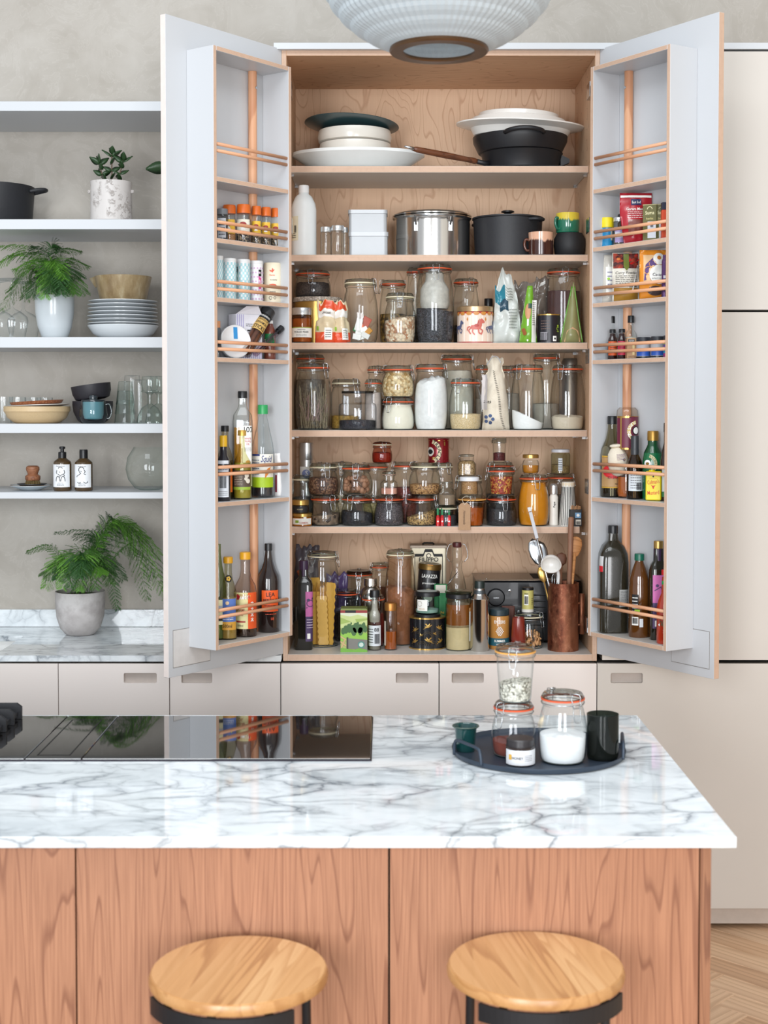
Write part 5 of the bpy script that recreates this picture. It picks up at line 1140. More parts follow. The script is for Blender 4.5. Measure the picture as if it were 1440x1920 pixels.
shape('grass_print', [lp([(-1, 0), (1, 0), (1, .05), (.4, .09), (0, .05), (-1, .1)])], mat('6FA83A', .5), it.root, None, d=D, ex=.0018); shape('round_mark', [[(x*w_+.55*w_, y*w_+.17*H) for x, y in disc(0, 0, .26, 16)]], mat('4E8A80', .5), it.root, None, d=D, ex=.002); shape('round_mark', [[(x*w_+.55*w_, y*w_+.17*H) for x, y in disc(0, 0, .17, 12)]], mat('C8D8CC', .5), it.root, None, d=D, ex=.0024)
it = Item('spice_grinder', 'small clear bottle with a black cap and barcode label', 'bottle', 702.5, 25, S0, 1106, .085, py=1160); it.body([(0, 0), (.9, 0), (.95, .02), (.95, .42), (1, .46), (1, .62), (.85, .7), (.6, .76), (.55, .88)], M_GLASS, 'glass_body', seg=28); contents(it, mat('7A7468', .6, var=.3), [(.9, 0), (.95, .02), (.95, .42)], .14); contents(it, mat('A8A49A', .5, var=.3), [(.5, .44), (.9, .48), (.9, .6), (.5, .68)], .68, zb=it.H*.47, name='grinder_core'); it.cap(.75, .88, 1, PLB); it.lab(2.4, .08, .42, mat('D8DDE2', .5)); it.bar(.8, .12, .28, a=22); it.txt('88', .06, .35, M_INK, a=18, w=.9); it.lns(6, .9, .12, .38, M_INK, a=-38)
it = Item('spice_bottle', 'slender bottle of amber liquid with a coppery gold cap', 'bottle', 732.5, 24, S0, 1130, .09, py=1172); PRH = [(.95, 0), (1, .02), (1, .76), (.86, .84)]; it.body([(0, 0)]+PRH, M_GLASS, 'glass_body', seg=28); contents(it, mat('9A4A14', .2, coat=.4), PRH, .38, lump=.0002); it.cap(.98, .84, 1, mat('A87238', .35, .7)); it.lab(.5, .1, .62, mat('CFC3B4', .5), a=-62)
clipjar('tall clip jar of brown sugar with a cream seal', 750.5, 59, S0, 1031, .205, 'tall', 'c', 0, powder('A9785A', mott=.25), .60, tilt=-.15, py=1120, lump=.006, glassm=glass('EFE6DC', '6E6258'))
it = Item('oil_tin', 'tall cream olive oil tin with an ornate black frame', 'tin', 803, 66, S0, 1018, .375, py=1080); w_ = it.R; H = it.H; it.Rf = None; D = .035
box('body', -w_, w_, -D, D, 0, H*.97, mat('DCD2B8', .35, .2, var=.04), it.root, bv=.004); box('tin_top', -w_*1.05, w_*1.05, -D-.002, D+.002, H*.955, H*.985, mat('7A6E62', .35, .7), it.root); tube('carry_handle', [(-.02, 0, H*.985), (-.015, 0, H*1.0), (.015, 0, H*1.0), (.02, 0, H*.985)], .003, M_DARK, it.root)
D += .0045
fr_ = [(-.78, .5), (-.78, .88), (-.3, .88), (-.2, .93), (.2, .93), (.3, .88), (.78, .88), (.78, .5)]; shape('frame_print', [[(x*w_, y*H) for x, y in q] for q in stroke(fr_, .03)], M_INK, it.root, None, d=D)
text('FILIPPO', H*.045, H*.835, M_INK, it.root, None, d=D, w=w_*1.2); text('BERIO', H*.035, H*.74, M_INK, it.root, None, d=D, w=w_*.8); shape('crest', [[(x*w_, y*w_+.875*H) for x, y in q] for q in stroke(arc(0, 0, .12, 0, 340), .04)], M_INK, it.root, None, d=D)
cz_ = S0+.07
ct = Item('crane_tin', 'black scalloped tin decorated with golden flying cranes', 'tin', 801, 69, S0, 1155, .125, py=1190); lobes = 8
def lobed(name, r, z0, z1, m, par, e=.05):
    n = 64; lp = [(r*(1-e+e*abs(cos(4*2*pi*i/n))**.6)*cos(2*pi*i/n), r*.8*(1-e+e*abs(cos(4*2*pi*i/n))**.6)*sin(2*pi*i/n)) for i in range(n)]
    vs = [(x, y, z0) for x, y in lp]+[(x, y, z1) for x, y in lp]; return mobj(name, vs, [(i, (i+1) % n, n+(i+1) % n, n+i) for i in range(n)]+[tuple(range(n-1, -1, -1)), tuple(range(n, 2*n))], m, par)
lobed('body', ct.R*.97, .003, ct.H*.97, mat('16171C', .25, coat=.4), ct.root); lobed('gold_rim', ct.R, ct.H*.955, ct.H, GOLD, ct.root); lobed('base_rim', ct.R, 0, .004, GOLD, ct.root)
class Lob:
    def pos(s, u, v, d=0): 
        a = u/(ct.R*.95); q = ct.R*.97; n_ = (1-.05+.05*abs(cos(4*(a+pi/2)))**.6); return ((q*n_+d)*sin(a), -(q*.8*n_+d+.0006)*cos(a), v)
crane = [[(-.5, .05), (-.1, .12), (.25, .5), (.2, .15), (.42, .3), (.5, .26), (.28, .05), (.05, -.1), (-.2, -.12)], [(-.1, .1), (-.4, .42), (-.2, .44), (.05, .1)], [(-.2, -.1), (-.6, -.32), (-.56, -.24), (-.25, 0)]]
for cx, cz, s_, fl2 in ((-.75, .60, 1, 1), (-.78, .24, 1, 1), (.02, .72, 1, 1), (.05, .28, 1.05, -1), (.72, .66, 1, -1), (.78, .25, 1, 1), (-.35, .45, .5, 1), (.4, .5, .5, -1)):
    shape('crane', [[(x*fl2*s_*.026, y*s_*.026) for x, y in q] for q in crane], GOLD, ct.root, Lob(), d=.0012, cx=cx*ct.R*.95, z=ct.H*cz)
for cx, cz in ((-.3, .12), (.3, .12), (0, .42), (-.6, .42), (.6, .42)): shape('wave', [[(x*.016, y*.016) for x, y in q] for q in stroke(arc(0, 0, 1, 0, 180), .04)+stroke(arc(0, 0, .7, 0, 180), .04)], mat('6E5A36', .4, .5), ct.root, Lob(), d=.0008, cx=cx*ct.R, z=ct.H*cz)
l1 = Item('glass_lid_jar', 'black lid of a jar lying flat on the crane tin', 'lid', 801, 50, ct.top+.0005, 1151, .125, H=.009, py=1155); l1.body([(0, 0), (1, 0), (1, .8), (.94, 1), (0, 1)], PLB, 'lid')
it = Item('small_jar', 'short clear jar with white label and black lid on the crane tin', 'jar', 801, 48, l1.top+.0005, 1108, .125, py=1132); PRI = [(.7, 0), (.92, .05), (.95, .12), (.95, .70), (.88, .78)]; it.body([(0, 0)]+PRI, glass('E6F2EE', '6E8A84'), 'glass_body'); contents(it, powder('9DB5AC'), PRI, .15); it.cap(1, .8, 1, PLB, 'lid'); it.part('lid_print', [(0, 1.002), (.8, 1.002)], mat('B9BDB8', .4), 28); it.lab(.9, .16, .66, PAP, a=-28); it.shp(stroke(arc(0, 0, .2, 0, 340), .03), mat('B0A89A', .5), z=.48, a=-38, d=.0008); it.lns(2, .5, .2, .3, mat('C9A878', .5), a=-28)
cf = Item('coffee_tin', 'black coffee canister with a gold lid, leaning over the crane tin', 'tin', 801, 42, S0+.128, 1050, .235, py=1085, H=.138); cf.body([(0, 0), (1, 0), (1, .86), (0, .86)], mat('17171A', .3, coat=.3), 'body', seg=36); cf.part('lid', [(.9, .86), (1.04, .865), (1.04, .97), (.98, 1), (0, .985)], mat('6E5428', .35, .7), 36); cf.txt('LAVAZZA', .085, .72, PAP, w=1.5); cf.txt('prontissimo', .05, .55, PAP, w=1.45, slant=.2, bold=False); cf.shp(stroke(arc(0, 0, .62, -20, 200), .04)+stroke(arc(0, 0, .5, -20, 200), .02), mat('C9B88A', .4), z=.24); cf.shp([disc(0, 0, .4, 16)], mat('C8C2B2', .4), z=.2); cf.lab(.3, .47, .51, mat('B5222A', .5), cx=.65, name='red_mark'); cf.lab(.5, .985, 1.0, mat('D98A2A', .5), name='seal_mark'); cf.root.rotation_euler = (0, R(4), 0)
bx_ = Item('storage_tin', 'plain dark tin under the leaning coffee canister', 'tin', 801, 50, S0, 1120, .235, H=.124, py=1150); bx_.body([(0, 0), (1, 0), (1, 1), (0, 1)], mat('2A2622', .4), 'body')
it = Item('herb_pouch', 'green carton half hidden behind the small clear jar', 'box', 826, 24, S0+.0, 1095, .195, py=1130); box('carton', -it.R, it.R, -.012, .012, 0, it.H, mat('1F7A44', .5), it.root); text('org', .012, it.H*.5, mat('E0B93C', .5), it.root, None, d=.0125, rot=80); label('cream_band', it.R*1.6, it.H*.86, it.H*.99, mat('C8C3B4', .5), it.root, None, d=.0125)
# swing-top bottle
sb = Item('swing_bottle', 'clear conical swing-top bottle with a red rubber stopper', 'bottle', 857, 52, S0, 1017, .30, py=1060)
sb.body([(0, 0), (.95, 0), (1, .03), (1, .25), (.55, .62), (.36, .72), (.36, .78), (.42, .80), (.34, .82), (.34, .93), (.36, .95)], M_GLASS, 'glass_body'); sb.part('stopper', [(0, .95), (.3, .95), (.34, .97), (.3, 1), (0, 1)], mat('5E2A2A', .4), 24)
for s_ in (-1, 1): tube('swing_wire', smoothpath([(s_*.34*sb.R, -.003, sb.H*.985), (s_*.6*sb.R, -.003, sb.H*.97), (s_*.78*sb.R, -.003, sb.H*.86), (s_*.5*sb.R, -.003, sb.H*.80)], 4), .0013, M_WIRE, sb.root, seg=6)
tube('lever_wire', [(.0, -.4*sb.R, sb.H*.70), (-.9*sb.R, -.75*sb.R, sb.H*.54)], .0013, M_WIRE, sb.root, seg=6); q = lathe('hanging_stopper', [(0, 0), (.011, 0), (.013, .004), (.010, .012), (0, .013)], mat('6E2A30', .4), sb.root, 20, loc=(-.95*sb.R, -.8*sb.R, sb.H*.49)); q.rotation_euler = (.2, .5, 0)
lj = Item('layered_jar', 'glass jar of tahini settled in two layers, black lid', 'jar', 859.5, 49, S0, 1107, .095, py=1160); PRJ = [(.9, 0), (1, .03), (1, .80), (.94, .86)]
lj.body([(0, 0)]+PRJ, M_GLASSG, 'glass_body'); contents(lj, mat('E0C096', .5, var=.12), PRJ, .42, lump=.0004); contents(lj, mat('8A4A18', .25, coat=.3), PRJ, .63, zb=lj.H*.39, lump=.0004, name='oil_layer'); lj.cap(.98, .88, .96, PLB, 'lid'); lj.part('glass_lid', [(1, .955), (1.05, .97), (1.05, .99), (.9, 1), (0, 1)], glass('B8C8B0', '5A6A52'), 32); lj.lab(.5, .16, .72, PAP, a=66); lj.lab(.5, .66, .72, mat('E0A030', .5), a=66, d=.0006, name='label_band'); lj.lns(7, .4, .2, .62, a=66)
sf = Item('steel_bottle', 'brushed aluminium bottle with a dark screw cap', 'bottle', 899, 37, S0, 1089, .075, py=1160); sf.body([(0, 0), (.9, 0), (1, .03), (1, .73), (1.02, .735), (1.02, .75), (.75, .79), (.58, .83), (.52, .87), (.5, .9)], BST, 'body', seg=40); sf.part('dark_shoulder', [(1.0, .752), (.95, .76), (.70, .795), (.6, .83), (.54, .87)], mat('5E6468', .3, .7), 36); sf.cap(.52, .90, 1, mat('1E2A28', .4), rib=True); sf.part('ring', [(.5, .885), (.56, .89), (.5, .9)], M_WIRE, 24)
hj = Item('honey_jar', 'squat jar of set summer honey with white crest and teal band', 'jar', 935.5, 39, S0, 1141, .115, py=1178); PRK = [(.92, 0), (1, .03), (1, .8), (.95, .84)]; hj.body([(0, 0)]+PRK, mat('B8813F', .2, coat=.4, var=.06), 'glass_body'); hj.cap(.98, .85, 1, mat('23343A', .35), 'lid'); hj.lab(2.9, .10, .29, mat('1E5664', .5)); hj.txt('SUMMER', .055, .225, PAP, w=1.1, d=.0008); hj.txt('HONEY', .035, .14, PAP, w=.7, d=.0008); hj.txt('ENZERS', .075, .70, PAP, w=1.1, cx=.0)
hj.shp([[(x, y+.1) for x, y in disc(i*.17+(j % 2)*.085, j*.13, .06, 6)] for i in range(-2, 3) for j in range(-3, 4) if abs(i*.17+(j % 2)*.085)+abs(j*.13) < .48], PAP, z=.44, d=.0006)
# toaster
to = T('toaster', 'black four-slot toaster with side vents and a round dial', 'toaster', (X(985, .30, 1150), .30, S0), 0)
tw = (1083-888)/2*M(.22); th_ = Z(1082, .21)-S0; td = .095
box('body', -tw, tw, -td, td, .008, th_-.012, mat('17181C', .35, coat=.2), to, bv=.006)
box('top_plate', -tw-.003, tw+.003, -td-.003, td+.003, th_-.0115, th_-.0075, mat('6E6154', .3, .8), to)
for x_ in (-.02, .03): box('slot', x_+.04, x_+.07, -td*.7, td*.7, th_-.0075, th_-.0068, M_DARK, to, bv=0)
for x_, y_ in ((-tw*.8, -td*.8), (-tw*.8, td*.8), (tw*.4, -td*.8), (tw*.4, td*.8)): lathe('bolt', [(0, .002), (.003, .0015), (.0035, 0)], M_STEEL, to, 10, loc=(x_, y_, th_-.0074))
for k in range(6):
    z = th_*(.72-k*.09); box('vent_slit', -.02, .058, -td-.0012, -td-.0002, z, z+.004, M_DARK, to, bv=0); box('vent_lip', -.02, .058, -td-.004, -td-.0004, z+.004, z+.006, mat('24252A', .4), to, bv=0)
d_ = lathe('dial', [(0, .012), (.026, .010), (.030, .004), (.030, 0)], PLB, to, 28, loc=(-.108, -td-.0002, th_*.70)); d_.rotation_euler = (pi/2, 0, 0)
box('dial_mark', -.009, .009, -.0018, 0, .0105, .0128, M_STEEL, d_, bv=0); l_ = lathe('light', [(0, .003), (.004, .002), (.0045, 0)], M_STEEL, to, 12, loc=(-.062, -td-.0002, th_*.80)); l_.rotation_euler = (pi/2, 0, 0)
sp2 = pouch('tea_sachet', 'small crumpled brown paper sachet behind the honey jar', 'bag', 956, 24, S0, 1136, .175, mat('5A342A', .7, var=.2), depth=.02, seed=31, cr=.006, lip=.2, py=1170, shift=-.006)
rm = Item('pepper_mill', 'small ribbed red-brown pepper shaker', 'shaker', 972, 28, S0, 1157.5, .085, py=1186); rm.body([(0, 0), (.86, 0), (.9, .02), (1, .24), (.98, .27), (.92, .28), (1.0, .32), (.82, .96), (.78, 1), (.7, 1), (.68, .97), (0, .97)], mat('7E2A1C', .3, coat=.4, var=.1), 'body')
for k in range(-4, 5): rm.lab(.06, .03, .24, mat('A8482E', .3, coat=.4), a=k*20, d=.0006, name='rib')
alm = clipjar('clip jar half full of almonds, clasp swung open to one side', 991.5, 56, S0, 1147, .135, 'squat', 'c', 52, None, py=1180, lidm=M_LID)
solids('almonds', 95, .0058, alm, .008, alm.H*.42, alm.R*.78, mat('DCA470', .6, var=.25, sc=120), alm.root, (1, .6, 1.7), 7, 6)
yt = Item('seasoning_tube', 'small pale yellow seasoning tube standing on the almond jar', 'tube', 989.5, 22, alm.top+.0005, 1101, .135, py=1125); yt.body([(0, 0), (1, 0), (1, .89), (0, .89)], mat('BDB56A', .4), 'body', seg=24); yt.cap(1, .9, 1, PLB); yt.lab(4, 0, .12, mat('D8D4CC', .5), name='pale_base'); yt.lab(.75, .30, .72, PAP, a=-20); yt.bar(.6, .34, .66, a=-20, d=.0008); yt.lns(4, .35, .3, .6, M_INK, a=40); yt.lab(.7, .74, .77, M_INK, a=-20, name='black_line')
# copper crock with utensils
cr_ = Item('copper_crock', 'tall aged copper crock holding spoons and a white ladle', 'pot', 1056, 58, S0, 1092, .09, py=1150)
COP = NT('aged_copper'); p_ = COP.pr(Metallic=.75, Roughness=.36); n1 = COP.noise(COP.co((1, 1, .6)), 60, 6, .7); n2 = COP.noise(COP.co((1, 1, .3)), 18, 3); COP.l(COP.mix(COP.ramp(n2, [(.4, 0.0), (.65, .6)]), COP.ramp(n1, [(.35, '4A2418'), (.55, '7A4430'), (.72, 'B88468')]), 'B07A5C'), p_.inputs['Base Color']); COP.l(COP.ramp(n1, [(.3, .3), (.7, .6)]), p_.inputs['Roughness']); COP = COP.m
cr_.body([(0, 0), (1, 0), (1, 1), (.95, 1), (.95, .03), (0, .03)], COP, 'vessel', seg=48)
hx = cr_.R; tube('bar_handle', [(hx+.009, -.01, cr_.H*.24), (hx+.009, -.01, cr_.H*.84)], .0085, COP, cr_.root, seg=12)
for z_ in (.38, .7): tube('handle_stud', [(hx-.012, -.018, cr_.H*z_), (hx+.009, -.012, cr_.H*z_)], .0035, COP, cr_.root, seg=8)
CX, CYy = cr_.x, cr_.y
def utensil(name, lb, pxb, pyb, pxt, pyt, Yt, build):
    """leans from inside the crock to the point that shows at (pxt, pyt)"""
    q = P(pxt, pyt, Yt); b = Vector((X(pxb, CYy, 1100), CYy, S0+.03)); d = q-b; L = d.length
    t = T(name, lb, 'utensil', b); z_ = d.normalized(); y_ = Vector((0, 1, 0)); y_ = (y_-z_*y_.dot(z_)).normalized(); x_ = y_.cross(z_); m_ = Matrix((x_, y_, z_)).transposed(); t.rotation_euler = m_.to_euler(); build(t, L); return t
WS = wood('spoon_wood', 'D39A64', 'C98C55', '9A6234', 'x', 5, 16, .3, .55)
def wspoon(t, L):
    lo = L-.062
    tube('stem', [(0, 0, 0), (0, 0, lo*.5), (0, 0, lo+.012)], .0055, WS, t, taper=[.8, .9, 1.1])
    b = lathe('bowl', [(.001, -.034), (.012, -.026), (.020, -.008), (.0225, .010), (.019, .026), (.010, .034), (0, .036)], WS, t, 28, sy=.28, loc=(0, 0, lo+.03)); 
ut = utensil('wooden_spoon', 'light wooden spoon standing bowl up in the copper crock', 1064, 0, 1080, 1008, .115, wspoon); 
utensil('wooden_spatula', 'long dark wooden stick rising past the shelf edge', 1064, 0, 1071, 969, .105, lambda t, L: [tube('stem', [(0, 0, 0), (0, 0, L-.004), (0, 0, L)], .0095, mat('8E6650', .6, var=.15), t, taper=[.7, 1, .6])])
utensil('wooden_spoon', 'dark round wooden spoon behind the light wooden spoon', 1050, 0, 1053, 1036, .15, lambda t, L: [tube('stem', [(0, 0, 0), (0, 0, L-.03)], .004, mat('7A5038', .6), t), lathe('bowl', [(0, -.03), (.016, -.016), (.018, 0), (.014, .012), (0, .018)], mat('6E4632', .55, var=.15), t, 20, sy=.35, loc=(0, 0, L-.018))])
def ladle(t, L):
    tube('stem', smoothpath([(0, 0, 0), (0, 0, L*.55), (.006, 0, L*.78), (.0, -.004, L*.86)], 5), .0055, M_WHITE, t)
    n = 9; pr = [(.001, 0)]+[(.0335*sin(R(k*10)), .0335*(1-cos(R(k*10)))) for k in range(1, 10)]+[(.0325, .0335)]+[(.031*sin(R(k*10)), .0025+.031*(1-cos(R(k*10)))) for k in range(9, 0, -1)]+[(0, .0025)]
    b = lathe('bowl', pr, mat('EDEBE6', .3, coat=.3), t, 32); b.location = (-.016, -.012, L*.99); b.rotation_euler = (R(60), R(198), 0)
utensil('ladle', 'white enamel ladle hooked over the crock, bowl turned up', 1050, 0, 1042, 1044, .075, ladle)
def steelspoon(t, L):
    tube('stem', [(0, 0, 0), (0, 0, L-.09)], .003, M_STEEL, t)
    b = lathe('bowl', [(.001, -.045), (.012, -.036), (.021, -.012), (.022, .012), (.016, .034), (0, .046)], M_STEEL, t, 28, sy=.22, loc=(0, 0, L-.045))
u_ = utensil('steel_spoon', 'large polished steel serving spoon leaning out of the crock', 1048, 0, 998, 1010, .13, steelspoon)
u_ = utensil('slotted_spoon', 'slotted steel spoon behind the polished serving spoon', 1052, 0, 1010, 1014, .18, lambda t, L: [steelspoon(t, L), box('slot', -.002, .002, -.007, -.0045, L-.065, L-.03, M_DARK, t, bv=0)])
utensil('brass_spoon', 'brassy gold spoon bowl low against the crock rim', 1046, 0, 1014, 1062, .11, lambda t, L: [tube('stem', [(0, 0, 0), (0, 0, L-.05)], .003, GOLD, t), lathe('bowl', [(0, -.03), (.014, -.015), (.016, .008), (.01, .022), (0, .026)], GOLD, t, 20, sy=.3, loc=(0, 0, L-.026))])
utensil('tongs', 'pale grey square-handled tongs leaning out to the upper left', 1056, 0, 992, 951, .06, lambda t, L: [box('handle', -.0055, .0055, -.003, .003, L-.105, L-.016, mat('C9CACF', .35), t), box('end_tab', -.0058, .0058, -.003, .003, L-.014, L, mat('D6D7DB', .35), t), tube('stem', [(0, 0, 0), (0, 0, L-.1)], .003, M_STEEL, t), tube('end_pin', [(0, 0, L-.02), (0, 0, L-.01)], .003, mat('8A5A3A', .5), t)])
def whisk(t, L):
    tube('stem', [(0, 0, 0), (0, 0, L-.07)], .004, M_STEEL, t)
    for k in range(5):
        a = pi*k/5; pts = [(.014*sin(R(s))*cos(a), .014*sin(R(s))*sin(a), L-.035-.035*cos(R(s))) for s in range(0, 361, 24)]; tube('wire_loop', pts, .0009, M_WIRE, t, seg=5)
utensil('whisk', 'small wire whisk just showing beneath the white ladle', 1052, 0, 1040, 1075, .085, whisk)
# ================================================================== LEFT DOOR RACK (compartments 0..5 from the top)
TL, TR_ = RT['L'], RT['R']
BOT = [(0, 0), (.92, 0), (1, .015), (1, .55), (.9, .63), (.55, .75), (.40, .82), (.36, .9)]
def rb(side, k, name, lb, cat, px, w, top, v, py, group=None, **kw):
    # boards: index 0 carries the first filled compartment
    base = RT[side][k]+.0004
    return Item(name, lb, cat, px, w, base, top, None, group, rack=(side, v), py=py, **kw)
# compartment 2: spice jars with orange caps
ORC = mat('D9691F', .35, var=.06)
it = rb('L', 1, 'spice_jar', 'grey-lidded spice jar at the far end of the orange-capped row', 'jar', 417, 21, 392, .045, 430); it.body([(0, 0), (.95, 0), (1, .03), (1, .8), (.95, .82)], glass('C9CCCE', '5A5E62'), 'glass_body', seg=24); contents(it, powder('6A6A6C'), [(.95, 0), (1, .8)], .5); it.cap(1, .82, 1, mat('6E7074', .35)); it.lab(1.6, .1, .7, mat('B9BCC2', .5)); it.lns(5, 1.2, .15, .65, M_INK)
SJ = [(0, 0), (.9, 0), (1, .04), (1, .58), (.86, .68), (.84, .8)]
for i, (px, w, tp, v, lb, fm) in enumerate(((430, 25, 385, .078, 'orange-capped spice jar behind the grey-lidded one', 'B07A4A'), (457, 27, 384, .055, 'largest orange-capped jar of black peppercorns', '2A2628'), (481, 19, 387, .05, 'orange-capped pepper jar just past the upright pole', '4A3C30'), (499, 19, 389, .05, 'second orange-capped pepper jar from the hinge side', '453A32'), (517.5, 20, 391, .05, 'orange-capped pepper jar nearest the hinge side', '3E342C'))):
    it = rb('L', 1, 'spice_jar', lb, 'jar', px, w, tp, v, 430, 'orange-capped spice jars'); it.body(SJ, M_GLASS, 'glass_body', seg=24)
    contents(it, grains(fm, fm, 300, 'B9A184' if i else None), SJ[1:], .55, lump=.0005); it.cap(.95, .78, 1, ORC); it.lab(2.1, .26, .62, mat('E8B93A' if i != 1 else 'E8E2D0', .5)); it.shp([disc(0, 0, .5, 14, .3)], mat('9A2A22', .5), z=.5, d=.0006); it.txt('Spice' if False else '', .05, .5) if False else None; it.shp([[(-.4, -.35), (0, .2), (.4, -.35)]], PAP, z=.42, d=.001)
# compartment 3: tubes
AQ, LV = mat('A9D6DC', .5), mat('D5B2D3', .5)
for i, (px, w, tp, v, lb) in enumerate(((411.5, 14, 480, .05, 'aqua checked cardboard tube cut off by the rack side'), (430.5, 25, 485, .055, 'aqua checked cardboard tube, second from the rack side'), (456, 26, 487, .06, 'aqua checked cardboard tube with a black and green strip'), (481, 24, 489.5, .055, 'cardboard tube with lilac dots and a pink strip'))):
    it = rb('L', 2, 'cardboard_tube', lb, 'tube', px, w, tp, v, 525, 'printed cardboard tubes'); it.body([(0, 0), (1, 0), (1, .93), (0, .93)], mat('EEF0F1', .45, var=.01), 'body', seg=32); it.part('lid', [(1.0, .931), (1.04, .935), (1.04, .985), (1, 1), (0, 1)], mat('F1F2F2', .4), 32)
    lp = []
    if i < 3:
        for r_ in range(13):
            for c_ in range(-6, 7):
                if (r_+c_) % 2: x, y = c_*.29, .03+r_*.067; lp.append([(x, y*it.H/it.R), (x+.29, y*it.H/it.R), (x+.29, (y+.067)*it.H/it.R), (x, (y+.067)*it.H/it.R)])
        it.shp(lp, AQ, z=0, d=.0002)
    else:
        for r_ in range(8):
            for c_ in range(-4, 5): lp.append(disc(c_*.5+(r_ % 2)*.25, (.08+r_*.105)*it.H/it.R, .15, 10))
        it.shp(lp, LV, z=0, d=.0002)
    if i == 2: it.lab(.36, .5, .8, mat('1E8A6A', .5), a=-50, d=.0006, name='strip'); it.lab(.36, .68, .82, M_INK, a=-50, d=.0008, name='strip'); it.txt('LICORICE', .05, .56, PAP, a=-50, d=.001, rot=90, w=1.2)
    if i == 3: it.lab(.5, .32, .62, mat('D0468A', .5), a=36, d=.0006, name='strip'); it.lab(.5, .62, .78, M_INK, a=36, d=.0008, name='strip'); it.txt('SALTED', .04, .7, PAP, a=36, d=.0012, w=.4); it.txt('MINT', .05, .47, PAP, a=36, d=.001, rot=90, w=.9)
it = rb('L', 2, 'cocoa_tub', 'cream cardboard tub with an orange bird emblem', 'tub', 511, 33, 493.5, .052, 530); it.body([(0, 0), (1, 0), (1, .95), (.94, 1), (0, 1)], mat('F0E6CC', .45), 'body', seg=36)
it.shp([[(-.3, .1), (-.12, .0), (.05, .05), (.3, .12), (.1, -.12), (-.1, -.14), (-.3, -.05)], [(-.05, .05), (0, .3), (.16, .1)], [(-.02, -.1), (.02, -.28), (.12, -.08)]], mat('DC5230', .5), z=.80, cx=.05); it.txt('Farms', .04, .69, mat('DC5230', .5), w=.6, cx=.05); it.txt('wonderful', .03, .575, M_INK, w=.8, cx=.2); it.shp([disc(0, 0, .45, 16, .15)], mat('DC5A38', .5), z=.44, cx=.1); it.lns(1, .7, .26, .3, M_INK, cx=.1); it.shp(stroke(arc(-.15, 0, .17, 0, 330), .05)+stroke(arc(.35, 0, .14, 0, 330), .04), M_INK, z=.13)
# compartment 4: round tins on edge, opened box, tubes
wht = mat('D9DADB', .35, .3, var=.02)
for i, (px, v, lb) in enumerate(((431, .026, 'rearmost round white tin stood on edge'), (435, .038, 'round white tin on edge, third in the leaning row'), (440, .050, 'round white tin on edge, second in the leaning row'))):
    q = rackpt('L', px, v, 640); rr_ = 30*M(q.y); z0 = RT['L'][3]
    t = T('round_tin', lb, 'tin', (q.x, q.y, z0+rr_), 0, 'round white tins stood on edge')
    d, n_ = DOORS['L'][1], DOORS['L'][2]
    b = lathe('tin_body', [(0, 0), (rr_*.93, 0), (rr_*.95, .001), (rr_*.95, .008), (0, .008)], wht, t, 40); l_ = lathe('lid', [(rr_*.96, .003), (rr_, .003), (rr_, .010), (rr_*.96, .0115), (rr_*.93, .0105), (0, .0105)], wht, b, 40)
    b.rotation_euler = (n_*1.0+Vector((0, 0, .12))).to_track_quat('Z', 'Y').to_euler()
q = rackpt('L', 439, .058, 640); rr_ = 31*M(q.y)
t = T('round_tin', 'frontmost round white tin on edge with a blue sticker', 'tin', (q.x, q.y-.004, RT['L'][3]+rr_), 0, 'round white tins stood on edge')
tx = R(-14); b = lathe('tin_body', [(0, 0), (rr_*.93, 0), (rr_*.93, .010), (0, .010)], wht, t, 44); lathe('lid', [(rr_*.94, .004), (rr_, .004), (rr_, .013), (rr_*.95, .0145), (rr_*.92, .0135), (0, .0135)], mat('E6E6E6', .35, .1), b, 44)
b.rotation_euler = Vector((.5, -.85, .10)).to_track_quat('Z', 'Y').to_euler(); s_ = box('blue_sticker', -.0065, .0065, rr_*.15, rr_*.86, .0137, .0141, mat('2A86C2', .5), b, bv=0); s_.rotation_euler = (0, 0, 0)
sb_ = rb('L', 3, 'striped_box', 'opened lilac and white striped carton behind the cinnamon tube', 'box', 460, 60, 590, .066, 620); w_, H = sb_.R, sb_.H; sb_.Rf = None; sb_.root.rotation_euler = (0, 0, R(38)); cwh = mat('DDDDE6', .5)
box('carton', -w_*.95, w_*.95, -.022, .022, 0, H, cwh, sb_.root)
for k in range(-6, 7):
    box('stripe', k*w_*.145-w_*.03, k*w_*.145+w_*.03, -.0226, -.0221, .001, H*.22, mat('A9A5CC', .5), sb_.root, bv=0)
    if k < -2: box('stripe', k*w_*.145-w_*.03, k*w_*.145+w_*.03, -.0226, -.0221, H*.5, H*.99, mat('A9A5CC', .5), sb_.root, bv=0)
lines(2, w_*.9, H*.72, H*.80, M_INK, sb_.root, None, d=.0224, cx=w_*.2); label('black_bar', w_*.4, H*.62, H*.655, M_INK, sb_.root, None, d=.0224, cx=w_*.05)
fp = mobj('open_flap', [(-w_*.95, -.022, H), (-w_*.4, -.040, H+.022), (w_*.5, -.036, H+.024), (w_*.95, -.022, H), (-w_*.95, -.021, H), (-w_*.4, -.039, H+.023), (w_*.5, -.035, H+.025), (w_*.95, -.021, H)], [(0, 3, 2, 1), (4, 5, 6, 7), (0, 1, 5, 4), (1, 2, 6, 5), (2, 3, 7, 6)], cwh, sb_.root)
